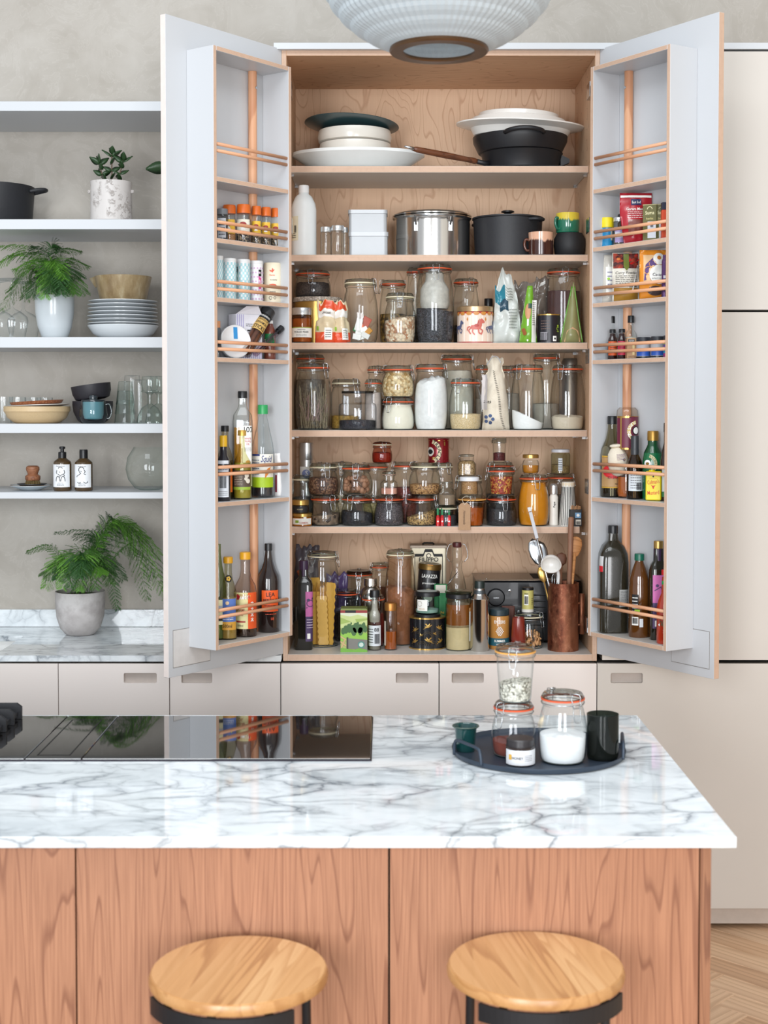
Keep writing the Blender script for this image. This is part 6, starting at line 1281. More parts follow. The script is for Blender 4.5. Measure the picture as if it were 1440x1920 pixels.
def tilt_tube(name, lb, pb, pt, wpx, v0, v1, mglass, capm, fillf, capfrac=.14, zmin=None):
    a = rackpt('L', pb[0], v0, pb[1]); b = rackpt('L', pt[0], v1, pt[1]); a.z = Z(pb[1], a.y); b.z = Z(pt[1], b.y)
    rr_ = wpx*M(a.y)/2
    a.z = max(a.z, RT['L'][3]+rr_*.75); d = b-a; L = d.length; t = T(name, lb, 'tube', a); t.rotation_euler = d.to_track_quat('Z', 'Y').to_euler()
    lathe('clear_tube', [(0, 0), (rr_, .001), (rr_, L*(1-capfrac))], mglass, t, 28); lathe('cap', [(rr_*1.04, L*(1-capfrac)), (rr_*1.06, L), (0, L)], capm, t, 28); fillf(t, rr_, L); return t, rr_, L
def cin(t, r_, L):
    for k in range(5): a = 2*pi*k/5; tube('cinnamon_stick', [(r_*.55*cos(a), r_*.55*sin(a), .006), (r_*.55*cos(a), r_*.55*sin(a), L*.7)], r_*.3, mat('7A4628', .7, var=.3, sc=60), t, seg=8)
tt, r1, L1 = tilt_tube('cinnamon_tube', 'clear tube of cinnamon sticks with a black lid, leaning', (458, 662), (503, 583), 27, .076, .076, glass('E2E0DE', '7A7674'), mat('2A2B2D', .35), cin, .15)
# label faces outwards: choose the angle in the tube's own frame that looks at the camera
def face_ang(t):
    m_ = t.rotation_euler.to_matrix().transposed(); c = m_@(Vector((0, CY, CZ))-t.location); return math.degrees(atan2(c.x, -c.y))
fa = face_ang(tt); Rc = lambda z: r1+.0006
label('label', r1*2.1, L1*.48, L1*.78, mat('C9A45E', .5), tt, Rc, a=fa); label('black_band', r1*2.1, L1*.74, L1*.83, M_INK, tt, Rc, a=fa, d=.0003)
text('STICKS', L1*.08, L1*.54, M_INK, tt, Rc, a=fa, d=.0006, w=r1*1.8); text('CINNAMON', L1*.05, L1*.64, M_INK, tt, Rc, a=fa, d=.0006, w=r1*1.8); text('A BUNDLE OF', L1*.035, L1*.71, M_INK, tt, Rc, a=fa, d=.0006, w=r1*1.7); text('INGREDIENTS', L1*.03, L1*.79, PAP, tt, Rc, a=fa, d=.0009, w=r1*1.7)
def pods(t, r_, L):
    for k in range(3): tube('vanilla_pod', [(r_*.3*(k-1), 0, .01), (-r_*.3*(k-1), r_*.2, L*.8)], .0018, mat('3A2228', .6), t, seg=6)
tilt_tube('vanilla_tube', 'thin clear tube of vanilla pods with a black cap, leaning', (478, 664), (528, 615), 12, .088, .086, glass('F0E6EA', '8A7E84'), M_BLACK, pods, .14)
it = rb('L', 3, 'extract_bottle', 'amber ribbed bottle with green and white label beside the leaning tubes', 'bottle', 506, 22, 601, .04, 640); it.body([(0, 0), (.9, 0), (1, .03), (1, .2), (.96, .24), (1, .28), (1, .62), (.94, .66), (.98, .7), (.6, .88), (.5, .92)], mat('7A4030', .25, var=.15, coat=.3), 'body', seg=28); it.cap(.55, .92, 1, M_WHITE); it.lab(1.9, .42, .66, mat('1F7A44', .5)); it.shp([[(-.9, -.5), (.9, .1), (.9, .7), (-.9, .1)]], PAP, z=.5, d=.0006); it.txt('Pure', .09, .53, mat('1F6A3A', .5), w=1.0, rot=18, d=.001, slant=.2)
it = rb('L', 3, 'cork_jar', 'small corked glass jar at the rack side behind the tins', 'jar', 409, 12, 602, .030, 640); it.body([(0, 0), (1, 0), (1, .75), (.6, .84)], glass('D8DCDE', '6A6E70'), 'glass_body', seg=20); it.cap(.7, .82, 1, mat('C98A5E', .7), 'cork')
# compartment 5: oils
def oilbottle(side, k, lb, px, w, top, v, py, glassm, capm, capz, fill=None, lv=.5, prof=None, sq=0, name='bottle', capr=.5, seg=32, group=None):
    it = rb(side, k, name, lb, 'bottle', px, w, top, v, py, group); pr = prof or BOT
    it.body(pr, glassm, 'glass_body', sq=sq, seg=seg)
    if fill: 
        Rf0 = [p for p in pr if p[0] > 0 and p[1] < .95]
        contents(it, fill, Rf0, lv, lump=.0001)
    if capm: it.cap(capr, capz, 1, capm)
    return it
OILM = mat('B27A0E', .12, coat=.5, var=.05)
it = oilbottle('L', 4, 'tallest square oil bottle with a black cap and white label', 455, 36, 733.5, .055, 820, M_GLASS, PLB, .935, OILM, .66, prof=[(0, 0), (.92, 0), (1, .01), (1, .72), (.92, .78), (.5, .84), (.42, .87), (.42, .94)], sq=6, seg=40, capr=.5); it.lab(1.1, .12, .68, PAP, a=32); it.txt('102', .05, .645, M_INK, a=32, w=.85); it.txt('WHITE', .018, .56, mat('B5303A', .5), a=32, w=.6); it.txt('TRUFFLE', .018, .535, mat('B5303A', .5), a=32, w=.6); it.txt('OIL', .018, .51, mat('B5303A', .5), a=32, w=.3); it.lns(3, .7, .44, .48, a=32); it.shp([disc(0, 0, .22, 12)], mat('C9943A', .5), z=.34, a=32)
it = oilbottle('L', 4, 'black-capped bottle with orange label at the rack side, behind', 422, 30, 798, .075, 870, glass('E8E2D4', '7A7464'), PLB, .92, mat('2E2420', .15, coat=.4), .52, prof=[(0, 0), (.92, 0), (1, .015), (1, .52), (.9, .6), (.5, .72), (.42, .8), (.42, .93)]); it.lab(1.2, .1, .45, mat('DC6A22', .5), a=35)
it = oilbottle('L', 4, 'dark bottle with a yellow cap and a white barcode label', 419, 26, 816.5, .030, 880, mat('1C1A22', .15, coat=.4), mat('E0AE1E', .4), .83, prof=[(0, 0), (.92, 0), (1, .015), (1, .55), (.94, .62), (.55, .70), (.5, .84)], capr=.56); it.lab(1.9, .06, .62, mat('D9DDE4', .5)); it.bar(1.0, .2, .38); it.lns(4, 1.5, .42, .58, M_INK); it.lns(3, 1.4, .08, .16)
it = oilbottle('L', 4, 'gold-capped clear bottle of pale oil before the tall oil bottle', 454.5, 35, 806.5, .040, 880, glass('EDEBD0', '7E7C54'), mat('C9A04E', .35, .6), .92, mat('A59A3E', .12, coat=.5), .52, prof=[(0, 0), (.88, 0), (1, .03), (1, .46), (.92, .54), (.5, .66), (.38, .76), (.34, .93)], capr=.5); it.lab(2.2, .18, .42, mat('5A4A3E', .5)); it.lns(8, 1.0, .2, .4, mat('C8BCA8', .5), cx=-.4); it.shp([disc(.6, .35, .26, 12), disc(.75, -.25, .26, 12), disc(.5, 0, .2, 12)], mat('E8E0D0', .5), z=.30, d=.0006); it.lab(2.2, .14, .18, mat('9AB83A', .5), name='green_line')
it = oilbottle('L', 4, 'green-capped clear bottle of fish sauce with a white and lime label', 493, 42, 759, .050, 850, M_GLASS, mat('2FA05A', .35), .90, mat('2A2428', .15, coat=.4), .14, prof=[(0, 0), (.92, 0), (1, .02), (1, .48), (.9, .58), (.6, .74), (.36, .88), (.34, .91)], capr=.46); it.lab(2.4, .22, .47, mat('EDEBE0', .5)); it.lab(2.4, .11, .22, mat('A8C81E', .5), name='label_lower'); it.txt('Squid', .07, .42, mat('2A3A7A', .5), w=1.0, cx=.45, slant=.2); it.txt('FISH', .022, .36, mat('C85A7A', .5), cx=.4); it.lns(6, .8, .24, .42, mat('5A6A8A', .5), cx=-.65); it.shp([[(-.1, -.55), (.25, -.1), (.5, .5), (.15, .35), (-.05, 0)]], mat('E08A3A', .5), z=.27, cx=.35, d=.0008); it.lab(.8, .45, .47, mat('2A3A7A', .5), cx=-.6, d=.0006, name='label_line')
for px, w, tp, lb, c in ((522, 14, 850, 'thin white paper sachet leaning on the rack side', 'EDEAE8'), (517, 12, 862, 'maroon edged sachet beside the green-capped bottle', 'B8A0A4')):
    it = pouch('sachet', lb, 'bag', px, w, TL[4]+.0004, tp, None, plast(c), depth=.012, seed=int(px), cr=.004, lip=.3, rack=('L', .035 if px > 520 else .062), py=890); label('edge_print', it.R*.5, it.H*.1, it.H*.5, mat('8A2A3E', .5), it.root, it.Rf, d=.002, cx=-it.R*.6)
# compartment 6
YC = mat('E0A21E', .35)
it = oilbottle('L', 5, 'pale green glass bottle cut off by the rack side', 410, 30, 1020, .075, 1120, glass('C8D0A8', '5E6A48'), None, 0, mat('7A8252', .15, coat=.4), .42, prof=[(0, 0), (.92, 0), (1, .015), (1, .5), (.85, .62), (.45, .78), (.3, .9), (.3, 1)]); it.lab(1.6, .16, .42, mat('EDE6B8', .5), a=10); it.lab(1.2, .2, .24, M_INK, a=10, d=.0006, name='label_line'); it.lab(1.5, .30, .36, mat('B8BCC4', .5), a=10, d=.0006, name='label_band')
it = oilbottle('L', 5, 'yellow-capped bottle with a round black seal and blue label', 428, 33, 1044, .052, 1130, glass('EAE8D6', '7E7A5A'), YC, .925, mat('A88A4A', .15, coat=.4), .5, prof=[(0, 0), (.92, 0), (1, .015), (1, .5), (.92, .58), (.5, .74), (.42, .82), (.42, .93)], capr=.54); it.lab(2.2, .22, .50, mat('5A7AC0', .5)); it.lab(2.2, .12, .22, mat('D9A03A', .5), name='label_lower'); it.txt('500ml', .04, .17, M_INK, w=1.1); it.shp([disc(0, 0, .42, 16)], M_INK, z=.74, a=10); it.shp([disc(.17*cos(2*pi*k/5), .17*sin(2*pi*k/5), .11, 8) for k in range(5)], mat('E0B23A', .5), z=.74, a=10, d=.0008); it.shp([[(-.5, -.2), (.5, .1), (.5, .4)]], mat('C8E03A', .5), z=.36, d=.0008); it.shp([disc(0, 0, .22, 8)], mat('E8C8A0', .5), z=.45, d=.0008); it.lns(3, 1.4, .24, .3, PAP)
it = oilbottle('L', 5, 'yellow-capped sesame oil bottle with a cream and orange label', 460, 44, 1035, .050, 1120, glass('EFE4DC', '84706A'), YC, .915, mat('2A1C14', .15, coat=.4), .10, prof=[(0, 0), (.94, 0), (1, .015), (1, .5), (.88, .6), (.5, .7), (.4, .78), (.4, .92)], capr=.48); it.lab(2.5, .10, .53, mat('DDD39A', .5)); it.lab(.95, .10, .53, mat('E0561E', .5), cx=.8, d=.0006, name='orange_side'); it.shp([[(-.9, -.25), (.5, .05), (.55, .3), (-.8, .2)]], mat('E8C03A', .5), z=.46, d=.0008); it.shp([[(-.75, -.15), (.5, .05), (.5, .27), (-.7, .22)], [(-.85, .1), (-.62, .4), (-.35, .2), (-.5, -.1)]], mat('A81E2A', .5), z=.46, d=.0012); it.txt('AMOY', .04, .475, PAP, w=.8, cx=.0, rot=6, d=.0018); it.txt('BLENDED', .03, .37, mat('9A3A22', .5), w=.8, cx=-.35, d=.0008); it.txt('SESAME', .03, .325, mat('9A3A22', .5), w=.8, cx=-.35, d=.0008); it.txt('OIL', .035, .275, mat('9A3A22', .5), w=.5, cx=-.35, d=.0008); it.lab(.9, .175, .195, mat('9A2A2A', .5), cx=-.35, d=.0006, name='label_line')
for k, z_ in enumerate((.40, .33, .27, .21)):
    it.shp([[(x*.9, y*.9) for x, y in q] for q in (*stroke([(-.16, .1), (.16, .1)], .05), *stroke([(0, .2), (0, -.18)], .05), *stroke([(-.15, -.18), (0, .05), (.15, -.18)], .05), *stroke([(-.12, -.04), (.12, -.04)], .04))], PAP, z=z_, cx=.72, d=.0012, name='lettering')
it.txt('500ml', .022, .14, M_INK, w=.5, cx=-.35, d=.0008)
it = oilbottle('L', 5, 'dark brown sauce bottle with a bright orange label', 503.5, 43, 1019, .050, 1100, mat('251A18', .12, coat=.6), PLB, .92, prof=[(0, 0), (.94, 0), (1, .015), (1, .57), (.92, .64), (.6, .72), (.4, .8), (.28, .92)], capr=.34); it.lab(1.6, .24, .48, mat('E85A1A', .5), cx=.25); it.txt('LEA', .045, .435, M_INK, w=.8, cx=.25); it.txt('&', .02, .40, M_INK, cx=.25); it.txt('PERRINS', .04, .365, M_INK, w=1.3, cx=.25); it.lns(2, 1.1, .27, .32, M_INK, cx=.25); it.txt('18', .03, .16, mat('D8502A', .5), cx=.4); it.lns(1, 1, .2, .225, mat('D8502A', .5), cx=.3); it.shp(stroke([(-.9, .0), (.9, .0)], .02)+stroke([(-.9, -.5), (.9, -.5)], .02), mat('8A6A3A', .5), z=.22)

# ================================================================== RIGHT DOOR RACK
it = rb('R', 1, 'spice_tub', 'blue tub with a bright yellow lid at the hinge end', 'tub', 1138, 25, 408.5, .05, 440); it.body([(0, 0), (.98, 0), (1, .05), (.9, .12), (.86, .5), (.9, .66)], mat('2E8FC4', .3), 'body', seg=28); it.cap(.97, .7, 1, mat('E8D21E', .4), rib=True); it.part('yellow_base', [(0, 0), (1.02, 0), (1.02, .05), (.95, .06)], mat('E8D21E', .4)); it.part('collar', [(.9, .66), (1, .67), (1, .7), (.9, .71)], mat('D8C21E', .4)); it.lab(.5, .25, .55, mat('D8D8D0', .5), a=45); it.lab(1.2, .56, .63, mat('5A3A8A', .5), name='label_band')
it = rb('R', 1, 'spice_jar', 'silver-lidded spice jar with a lavender label beside the blue tub', 'jar', 1161, 22, 408, .055, 440); it.body([(0, 0), (.95, 0), (1, .03), (1, .78), (.92, .85)], M_GLASS, 'glass_body', seg=24); contents(it, powder('6A5A4A'), [(.95, 0), (1, .7)], .45); it.cap(1, .86, 1, SILV, 'lid'); it.lab(1.9, .14, .66, mat('B8A6D8', .5)); it.lab(1.9, .3, .5, mat('D8DCE8', .5), d=.0006, name='label_band'); it.txt('CELERY', .07, .4, M_INK, w=1.2, d=.001)
it = rb('R', 1, 'spice_jar', 'dark-capped jar just behind the lavender-labelled one', 'jar', 1168, 20, 402, .088, 440); it.body([(0, 0), (1, 0), (1, .85), (0, .85)], mat('4A3428', .3), 'body', seg=24); it.cap(1, .86, 1, PLB)
rp = rb('R', 1, 'spice_pouch', 'shiny red garam masala pouch with a navy label', 'bag', 1193, 66, 361, .05, 410); rp.root.rotation_euler = (0, 0, R(0))
bpy.data.objects.remove(rp.root)
it = pouch('spice_pouch', 'shiny red spice pouch with white lettering and a navy label', 'bag', 1192, 60, TR_[1]+.0004, 362, None, plast('A81A28'), depth=.035, seed=41, cr=.004, lip=.05, p=2.2, wf=lambda t: .72+.28*min(1, t*1.6), rack=('R', .052), py=410); w2, H = it.R*2, it.H
label('window', w2*.5, H*.2, H*.48, plast('7A4038'), it.root, it.Rf, d=.001); label('white_strip', w2*.96, H*.91, H*.95, PAP, it.root, it.Rf, d=.001); label('navy_label', w2*.32, H*.76, H*.88, mat('1E2A5A', .5), it.root, it.Rf, d=.001); text('East End', H*.05, H*.82, PAP, it.root, it.Rf, d=.0014, w=w2*.26); text('Garam Masala', H*.055, H*.685, PAP, it.root, it.Rf, d=.0014, w=w2*.62); lines(4, w2*.55, H*.5, H*.64, PAP, it.root, it.Rf, d=.0014)
for px, w, tp, v, lb in ((1220, 26, 384, .062, 'olive green herb carton in front of the red pouch'), (1240, 18, 383, .090, 'second olive green herb carton with its flap open')):
    it = rb('R', 1, 'herb_box', lb, 'box', px, w, tp, v, 420, 'olive green herb cartons'); it.Rf = None; w_, H = it.R, it.H; it.root.rotation_euler = (0, 0, R(-22))
    box('carton', -w_, w_, -w_*.7, w_*.7, 0, H*.97, mat('5E5A1E', .45), it.root); box('top_flap', -w_, w_, -w_*.7, w_*.7, H*.972, H, mat('A8A070', .45), it.root, bv=0)
    D = w_*.7; label('white_label', w_*1.2, H*.12, H*.55, mat('D8DCE4', .5), it.root, None, d=D+.0003, cx=w_*.3); text('Suma', H*.09, H*.78, mat('E8E0B0', .5), it.root, None, d=D, w=w_*1.3); shape('sun_print', [[(x*w_*.35, y*w_*.35+H*.87) for x, y in q] for q in stroke(arc(0, 0, 1, 0, 180), .25)], mat('E8E0B0', .5), it.root, None, d=D); text('herbs', H*.06, H*.63, mat('C8BC7A', .5), it.root, None, d=D, w=w_); bars(w_*.4, H*.4, H*.5, M_INK, it.root, None, d=D+.0005, cx=w_*.3)
it = rb('R', 1, 'herb_box', 'orange and navy carton pressed against the rack side', 'box', 1246, 12, 380, .040, 420); w_, H = it.R, it.H; box('carton', -w_, w_, -w_*1.2, w_*1.2, 0, H*.8, mat('D8502E', .45), it.root); box('navy_top', -w_, w_, -w_*1.2, w_*1.2, H*.801, H, mat('2A2E42', .45), it.root)
# comp 3
it = pouch('flour_bag', 'clear bag with a white label, leaning at the hinge side', 'bag', 1142, 26, TR_[2]+.0004, 478, None, plast('CFCAC0'), depth=.04, seed=43, cr=.006, lip=.1, rack=('R', .05), py=530, wf=lambda t: 1-.25*t); w2, H = it.R*2, it.H; label('white_label', w2*.7, H*.22, H*.75, PAP, it.root, it.Rf, d=.002, cx=w2*.08); lines(5, w2*.5, H*.26, H*.68, mat('8A86A0', .5), it.root, it.Rf, d=.0026, cx=w2*.08); shape('green_mark', [disc(0, 0, .0045, 8)], mat('9AC83A', .5), it.root, it.Rf, d=.003, cx=-w2*.1, z=H*.5)
it = pouch('spice_pouch', 'curry powder pouch with a dark spice picture and green ribbon', 'bag', 1173, 50, TR_[2]+.0004, 474, None, plast('D8D3C6'), depth=.04, seed=47, cr=.004, lip=.08, rack=('R', .048), py=520, p=2.4); w2, H = it.R*2, it.H
label('picture', w2*.94, H*.68, H*.985, grains('3A1418', '6A2420', 90, 'A83A22'), it.root, it.Rf, d=.001); shape('chilli', [[(-.02, 0), (.012, .022), (.016, .02), (-.014, -.004)], [(-.01, -.006), (.02, .008), (.02, .004), (-.006, -.01)]], mat('C8201E', .4), it.root, it.Rf, d=.002, cx=w2*.25, z=H*.82); label('green_ribbon', w2*.2, H*.7, H*.97, mat('6E7A2E', .5), it.root, it.Rf, d=.003); shape('ribbon_point', [[(-.1*w2, .7*H), (0, .63*H), (.1*w2, .7*H)]], mat('6E7A2E', .5), it.root, it.Rf, d=.003)
shape('pebble_print', [disc(0, 0, .006, 9, .004)], mat('D87A2E', .5), it.root, it.Rf, d=.002, cx=-w2*.28, z=H*.87); text('Curry Powder', H*.055, H*.59, M_INK, it.root, it.Rf, d=.002, w=w2*.8, slant=.2, bold=False); lines(5, w2*.8, H*.36, H*.54, M_INK, it.root, it.Rf, d=.002); bars(w2*.35, H*.3, H*.36, M_INK, it.root, it.Rf, d=.002, cx=w2*.2); label('mustard_foot', w2*.9, .002, H*.28, mat('A87A22', .5, var=.1), it.root, it.Rf, d=.0015); shape('white_streak', [[(.18*w2, .2*H), (.24*w2, .2*H), (.44*w2, .74*H), (.42*w2, .75*H)]], PAP, it.root, it.Rf, d=.003)
it = pouch('cacao_pouch', 'orange pouch of cacao with a purple pattern and white disc', 'bag', 1224, 50, TR_[2]+.0004, 469, None, plast('DD8A22'), depth=.04, seed=49, cr=.004, lip=.08, rack=('R', .048), py=520, p=2.4); w2, H = it.R*2, it.H
label('tan_panel', w2*.82, H*.32, H*.9, mat('E0B98A', .5), it.root, it.Rf, d=.001, cx=w2*.04); shape('purple_pattern', [[(x*w2, y*H) for x, y in ((-.36, .38), (-.1, .4), (.1, .7), (.05, .88), (-.3, .7))]], mat('5A3A7A', .5, var=.3, sc=200), it.root, it.Rf, d=.002); shape('orange_swirl', [[(x, y) for x, y in q] for q in stroke(arc(-.006, .0, .012, 0, 300), .0016)+stroke(arc(.006, .02, .010, 0, 300), .0016)], mat('E09A4A', .5), it.root, it.Rf, d=.0026, cx=-w2*.12, z=H*.58)
shape('white_disc', [disc(0, 0, w2*.36, 20)], PAP, it.root, it.Rf, d=.003, cx=w2*.18, z=H*.5); shape('white_disc', [disc(0, 0, w2*.22, 16)], PAP, it.root, it.Rf, d=.0026, cx=w2*.2, z=H*.82); shape('heart_mark', [disc(0, 0, w2*.08, 8)], mat('C87A2A', .5), it.root, it.Rf, d=.0034, cx=w2*.2, z=H*.84); text('Cacao', H*.06, H*.5, mat('2A1A3A', .5), it.root, it.Rf, d=.0036, w=w2*.5, cx=w2*.14); lines(2, w2*.5, H*.4, H*.44, M_INK, it.root, it.Rf, d=.0036, cx=w2*.16); shape('window', [disc(0, 0, w2*.3, 16, H*.1)], plast('4A3A3A'), it.root, it.Rf, d=.002, cx=w2*.05, z=H*.17)
it = rb('R', 2, 'purple_tube', 'narrow purple metallic tube against the rack side', 'tube', 1246, 11, 478, .030, 520); it.body([(0, 0), (1, 0), (1, .85), (.6, .92), (.6, 1), (0, 1)], mat('5A3A6A', .25, .4), 'body', seg=20); it.lab(1.2, .45, .52, mat('C8C8D0', .4), name='pale_band')
# comp 4
it = rb('R', 3, 'dropper_bottle', 'tiny dropper bottle with a white collar and black bulb', 'bottle', 1125.5, 13, 620.5, .05, 650); it.body([(0, 0), (.95, 0), (1, .05), (1, .55), (.6, .66)], mat('3A3630', .25, coat=.3), 'body', seg=20); it.part('collar', [(.6, .64), (.9, .65), (.85, .8), (.5, .81)], mat('CFD2D6', .4)); it.part('bulb', [(.45, .8), (.48, .92), (.3, .99), (0, 1)], PLB); it.lab(1.9, .06, .38, mat('B8B4AC', .5)); it.shp([disc(0, 0, .45, 8)], M_INK, z=.22, d=.0006)
for px, w, tp, v, lb, fc, gl in ((1147, 24, 593, .085, 'clear black-capped bottle of amber extract standing behind', 'A8642E', M_GLASS), (1183, 24, 592, .085, 'clear round-shouldered bottle of pale syrup standing behind', 'C8BFB0', M_GLASS)):
    it = oilbottle('R', 3, lb, px, w, tp, v, 640, gl, PLB, .84, mat(fc, .15, coat=.4, var=.05), .5, prof=[(0, 0), (.92, 0), (1, .02), (1, .48), (.8, .6), (.42, .68), (.4, .82)], capr=.5, group='black-capped bottles at the back')
for px, w, tp, lb, lc in ((1148.5, 19, 617.5, 'little brown bottle with a bright orange label', 'E0602A'), (1166, 19, 617, 'little brown bottle with a crimson pink label', 'C02A48')):
    it = oilbottle('R', 3, lb, px, w, tp, .045, 650, mat('2A1512', .15, coat=.5), PLB, .88, prof=[(0, 0), (.92, 0), (1, .03), (1, .55), (.85, .68), (.6, .76), (.55, .86)], capr=.62, seg=24); it.lab(2.2, .14, .6, mat(lc, .5)); it.lns(3, 1.4, .3, .5, mat('3A1A1A', .5))
it = rb('R', 3, 'extract_bottle', 'tiny dark bottle between the amber bottle and orange label', 'bottle', 1138, 9, 629, .06, 650); it.body([(0, 0), (1, 0), (1, .7), (.6, .78)], mat('4A1E16', .25, coat=.3), 'body', seg=16); it.cap(.6, .78, 1, mat('8A3A22', .4))
it = rb('R', 3, 'wooden_box', 'kraft coloured small carton with black lettering', 'box', 1184, 20, 634.5, .045, 655); it.Rf = None; w_, H = it.R, it.H; box('carton', -w_, w_, -w_, w_, 0, H, mat('B8906A', .6), it.root); label('black_label', w_*1.2, H*.78, H*.95, M_INK, it.root, None, d=w_+.0003, cx=-w_*.2); lines(2, w_*1.0, H*.8, H*.93, PAP, it.root, None, d=w_+.0004, cx=-w_*.2); label('cream_strip', w_*.4, H*.2, H*.7, mat('E0C890', .5), it.root, None, d=w_+.0003, cx=w_*.2); lines(3, w_*1.5, H*.02, H*.16, M_INK, it.root, None, d=w_+.0004)
for px, w, tp, lb in ((1206.5, 27, 632.5, 'blue-banded pot of cake colouring nearer the pole'), (1233, 26, 631, 'blue-banded pot of cake colouring nearer the rack side')):
    it = rb('R', 3, 'colour_pot', lb, 'pot', px, w, tp, .05, 655, 'blue-banded pots'); it.body([(0, 0), (.96, 0), (1, .04), (1, .7), (.95, .74)], mat('B8B8BC', .35), 'body', seg=28); it.cap(1, .74, 1, mat('2A2D33', .35), 'lid', rib=True); it.lab(2.6, .12, .36, mat('2A5AB8', .4)); it.lab(1, .36, .4, PAP, name='label_line'); it.part('dark_foot', [(0, 0), (1.01, 0), (1.01, .1), (.9, .1)], PLB)
it = rb('R', 3, 'colour_strip', 'narrow rainbow-striped packet beside the rack side', 'box', 1248, 6, 629, .035, 655); w_, H = it.R, it.H
for k, c in enumerate(('C83A8A', '3AB0D8', '7A4AB0', 'A8D83A', '3A3A42')): box('stripe', -w_, w_, -.01, .01, H*k*.2, H*(k+1)*.2-.0002, mat(c, .45), it.root, bv=0)
# comp 5
it = oilbottle('R', 4, 'large black-capped soy sauce bottle with red and gold label', 1147.5, 43, 780, .05, 860, glass('D8D2BC', '5E5840'), PLB, .90, mat('1E1612', .12, coat=.5), .46, prof=[(0, 0), (.94, 0), (1, .015), (1, .52), (.9, .6), (.55, .72), (.4, .82), (.36, .90)], capr=.42); it.lab(2.4, .12, .5, mat('B08A5A', .5)); it.shp([disc(0, 0, 1.05, 22, .62)], mat('D8202A', .5), z=.32, d=.0006); it.txt('LEE', .03, .415, PAP, w=.8, d=.001); it.txt('SOY SAUCE', .03, .245, mat('3A1A14', .5), w=1.1, d=.001); it.txt('Net wt', .02, .165, M_INK, w=.6, cx=.4); it.lab(2.4, .115, .13, mat('E0B03A', .5), name='gold_line'); it.lab(2.4, .49, .51, mat('E0B03A', .5), name='gold_line'); it.shp([[(-.15, -.15), (.15, -.15), (.15, .15), (-.15, .15)], [(.25, -.15), (.5, -.15), (.5, .15), (.25, .15)]], PAP, z=.47, d=.0008)
sy = rb('R', 4, 'syrup_bottle', 'clear golden syrup bottle with a maroon label, highest on its shelf', 'bottle', 1176, 42, 764, .072, 800); sy.body([(0, 0), (.8, 0), (.9, .05), (.9, .3), (.78, .42), (.92, .48), (.96, .53), (.98, .9), (.92, .97), (.7, 1), (0, 1)], glass('F3EEE8', '8A7E78'), 'bottle_body'); contents(sy, mat('B8641E', .15, coat=.5), [(.8, 0), (.9, .05), (.9, .3)], .22, lump=.0002)
sy.lab(2.5, .54, .90, mat('6A2038', .45)); sy.lab(2.5, .885, .905, GOLD, name='gold_line'); sy.lab(2.5, .535, .555, GOLD, name='gold_line'); sy.lab(.14, .55, .89, GOLD, cx=-.75, name='gold_line', d=.0006); sy.shp(stroke(arc(.75, .15, .78, 95, 265, 16), .32), mat('D0B46A', .45), z=.72, d=.0006, cx=-.0); sy.shp([disc(.7, .2, .4, 16)], M_INK, z=.72, d=.001); sy.shp([disc(.7, .2, .3, 16)], PAP, z=.72, d=.0014)
for k, ch in enumerate('SYRUP'): a = 190-k*19-0; sy.txt(ch, .05, .72+(.15+.78*sin(R(270-a+20)))*sy.R/sy.H, PAP, cx=.75+.78*cos(R(a)), rot=a+90, d=.0012) if False else None
for k, ch in enumerate('GOLDEN SYRUP'): a = 262-k*14; sy.txt(ch, .036, .72+(.15+.78*sin(R(a)))*sy.R/sy.H, PAP, cx=.75+.78*cos(R(a)), rot=a-90+180, d=.0014)
RT['R'][4] += .066; cb = rb('R', 4, 'wrapped_pudding', 'small cream cloth-wrapped bundle with purple print tied at the top', 'bag', 1161, 38, 832, .03, 870); cb.root.rotation_euler = (0, R(-6), 0); RT['R'][4] -= .066
cb.body([(0, .0), (.3, .0), (.62, .05), (.86, .18), (.98, .34), (1, .52), (.88, .70), (.55, .86), (.42, .885), (.62, .93), (.6, .98), (.3, 1), (0, 1)], cal, 'cloth_bundle', jit=.12); cb.lns(5, 1.0, .5, .7, mat('6A3A6A', .6), cx=.3, d=.002); cb.shp([disc(0, 0, .13, 12)], mat('2A2A6A', .5), z=.5, a=28, d=.002); cb.shp([disc(0, 0, .06, 8)], mat('D8B03A', .5), z=.5, a=28, d=.0026); cb.part('tie', [(.44, .875), (.50, .88), (.5, .895), (.44, .9)], mat('C8B89A', .8))
it = oilbottle('R', 4, 'grey-capped sauce bottle with a pale barcode label', 1190, 30, 817, .038, 880, glass('B8A078', '4A3A22'), mat('34363A', .4), .78, mat('33261C', .15, coat=.4), .6, prof=[(0, 0), (.94, 0), (1, .015), (1, .52), (.88, .6), (.5, .7), (.46, .8)], capr=.5); it.part('capsule', [(.5, .70), (.52, .78), (.5, .79)], mat('34363A', .4)); it.lab(2.0, .13, .42, mat('D8DEE4', .5)); it.bar(.7, .15, .26, cx=.4); it.lns(6, 1.4, .16, .4)
it = oilbottle('R', 4, 'green syrup bottle with a gold cap and cream arc lettering', 1224, 38, 808, .072, 870, mat('14663E', .22, coat=.4, var=.08), mat('A8803A', .35, .6), .86, prof=[(0, 0), (.94, 0), (1, .02), (1, .55), (.88, .68), (.6, .76), (.5, .80), (.48, .88)], capr=.56); it.part('clear_neck', [(.89, .68), (.62, .765), (.52, .80), (.5, .87)], glass('E0DCD8', '8A8684')); it.shp(stroke(arc(-.75, 0, .85, -70, 75, 16), .3), mat('D8CDA0', .45), z=.52, d=.0006); it.shp([disc(-.75, .05, .38, 16)], M_WHITE, z=.52, d=.001); it.shp([disc(-.75, .05, .2, 10, .14)], mat('8A6A2A', .5), z=.52, d=.0014)
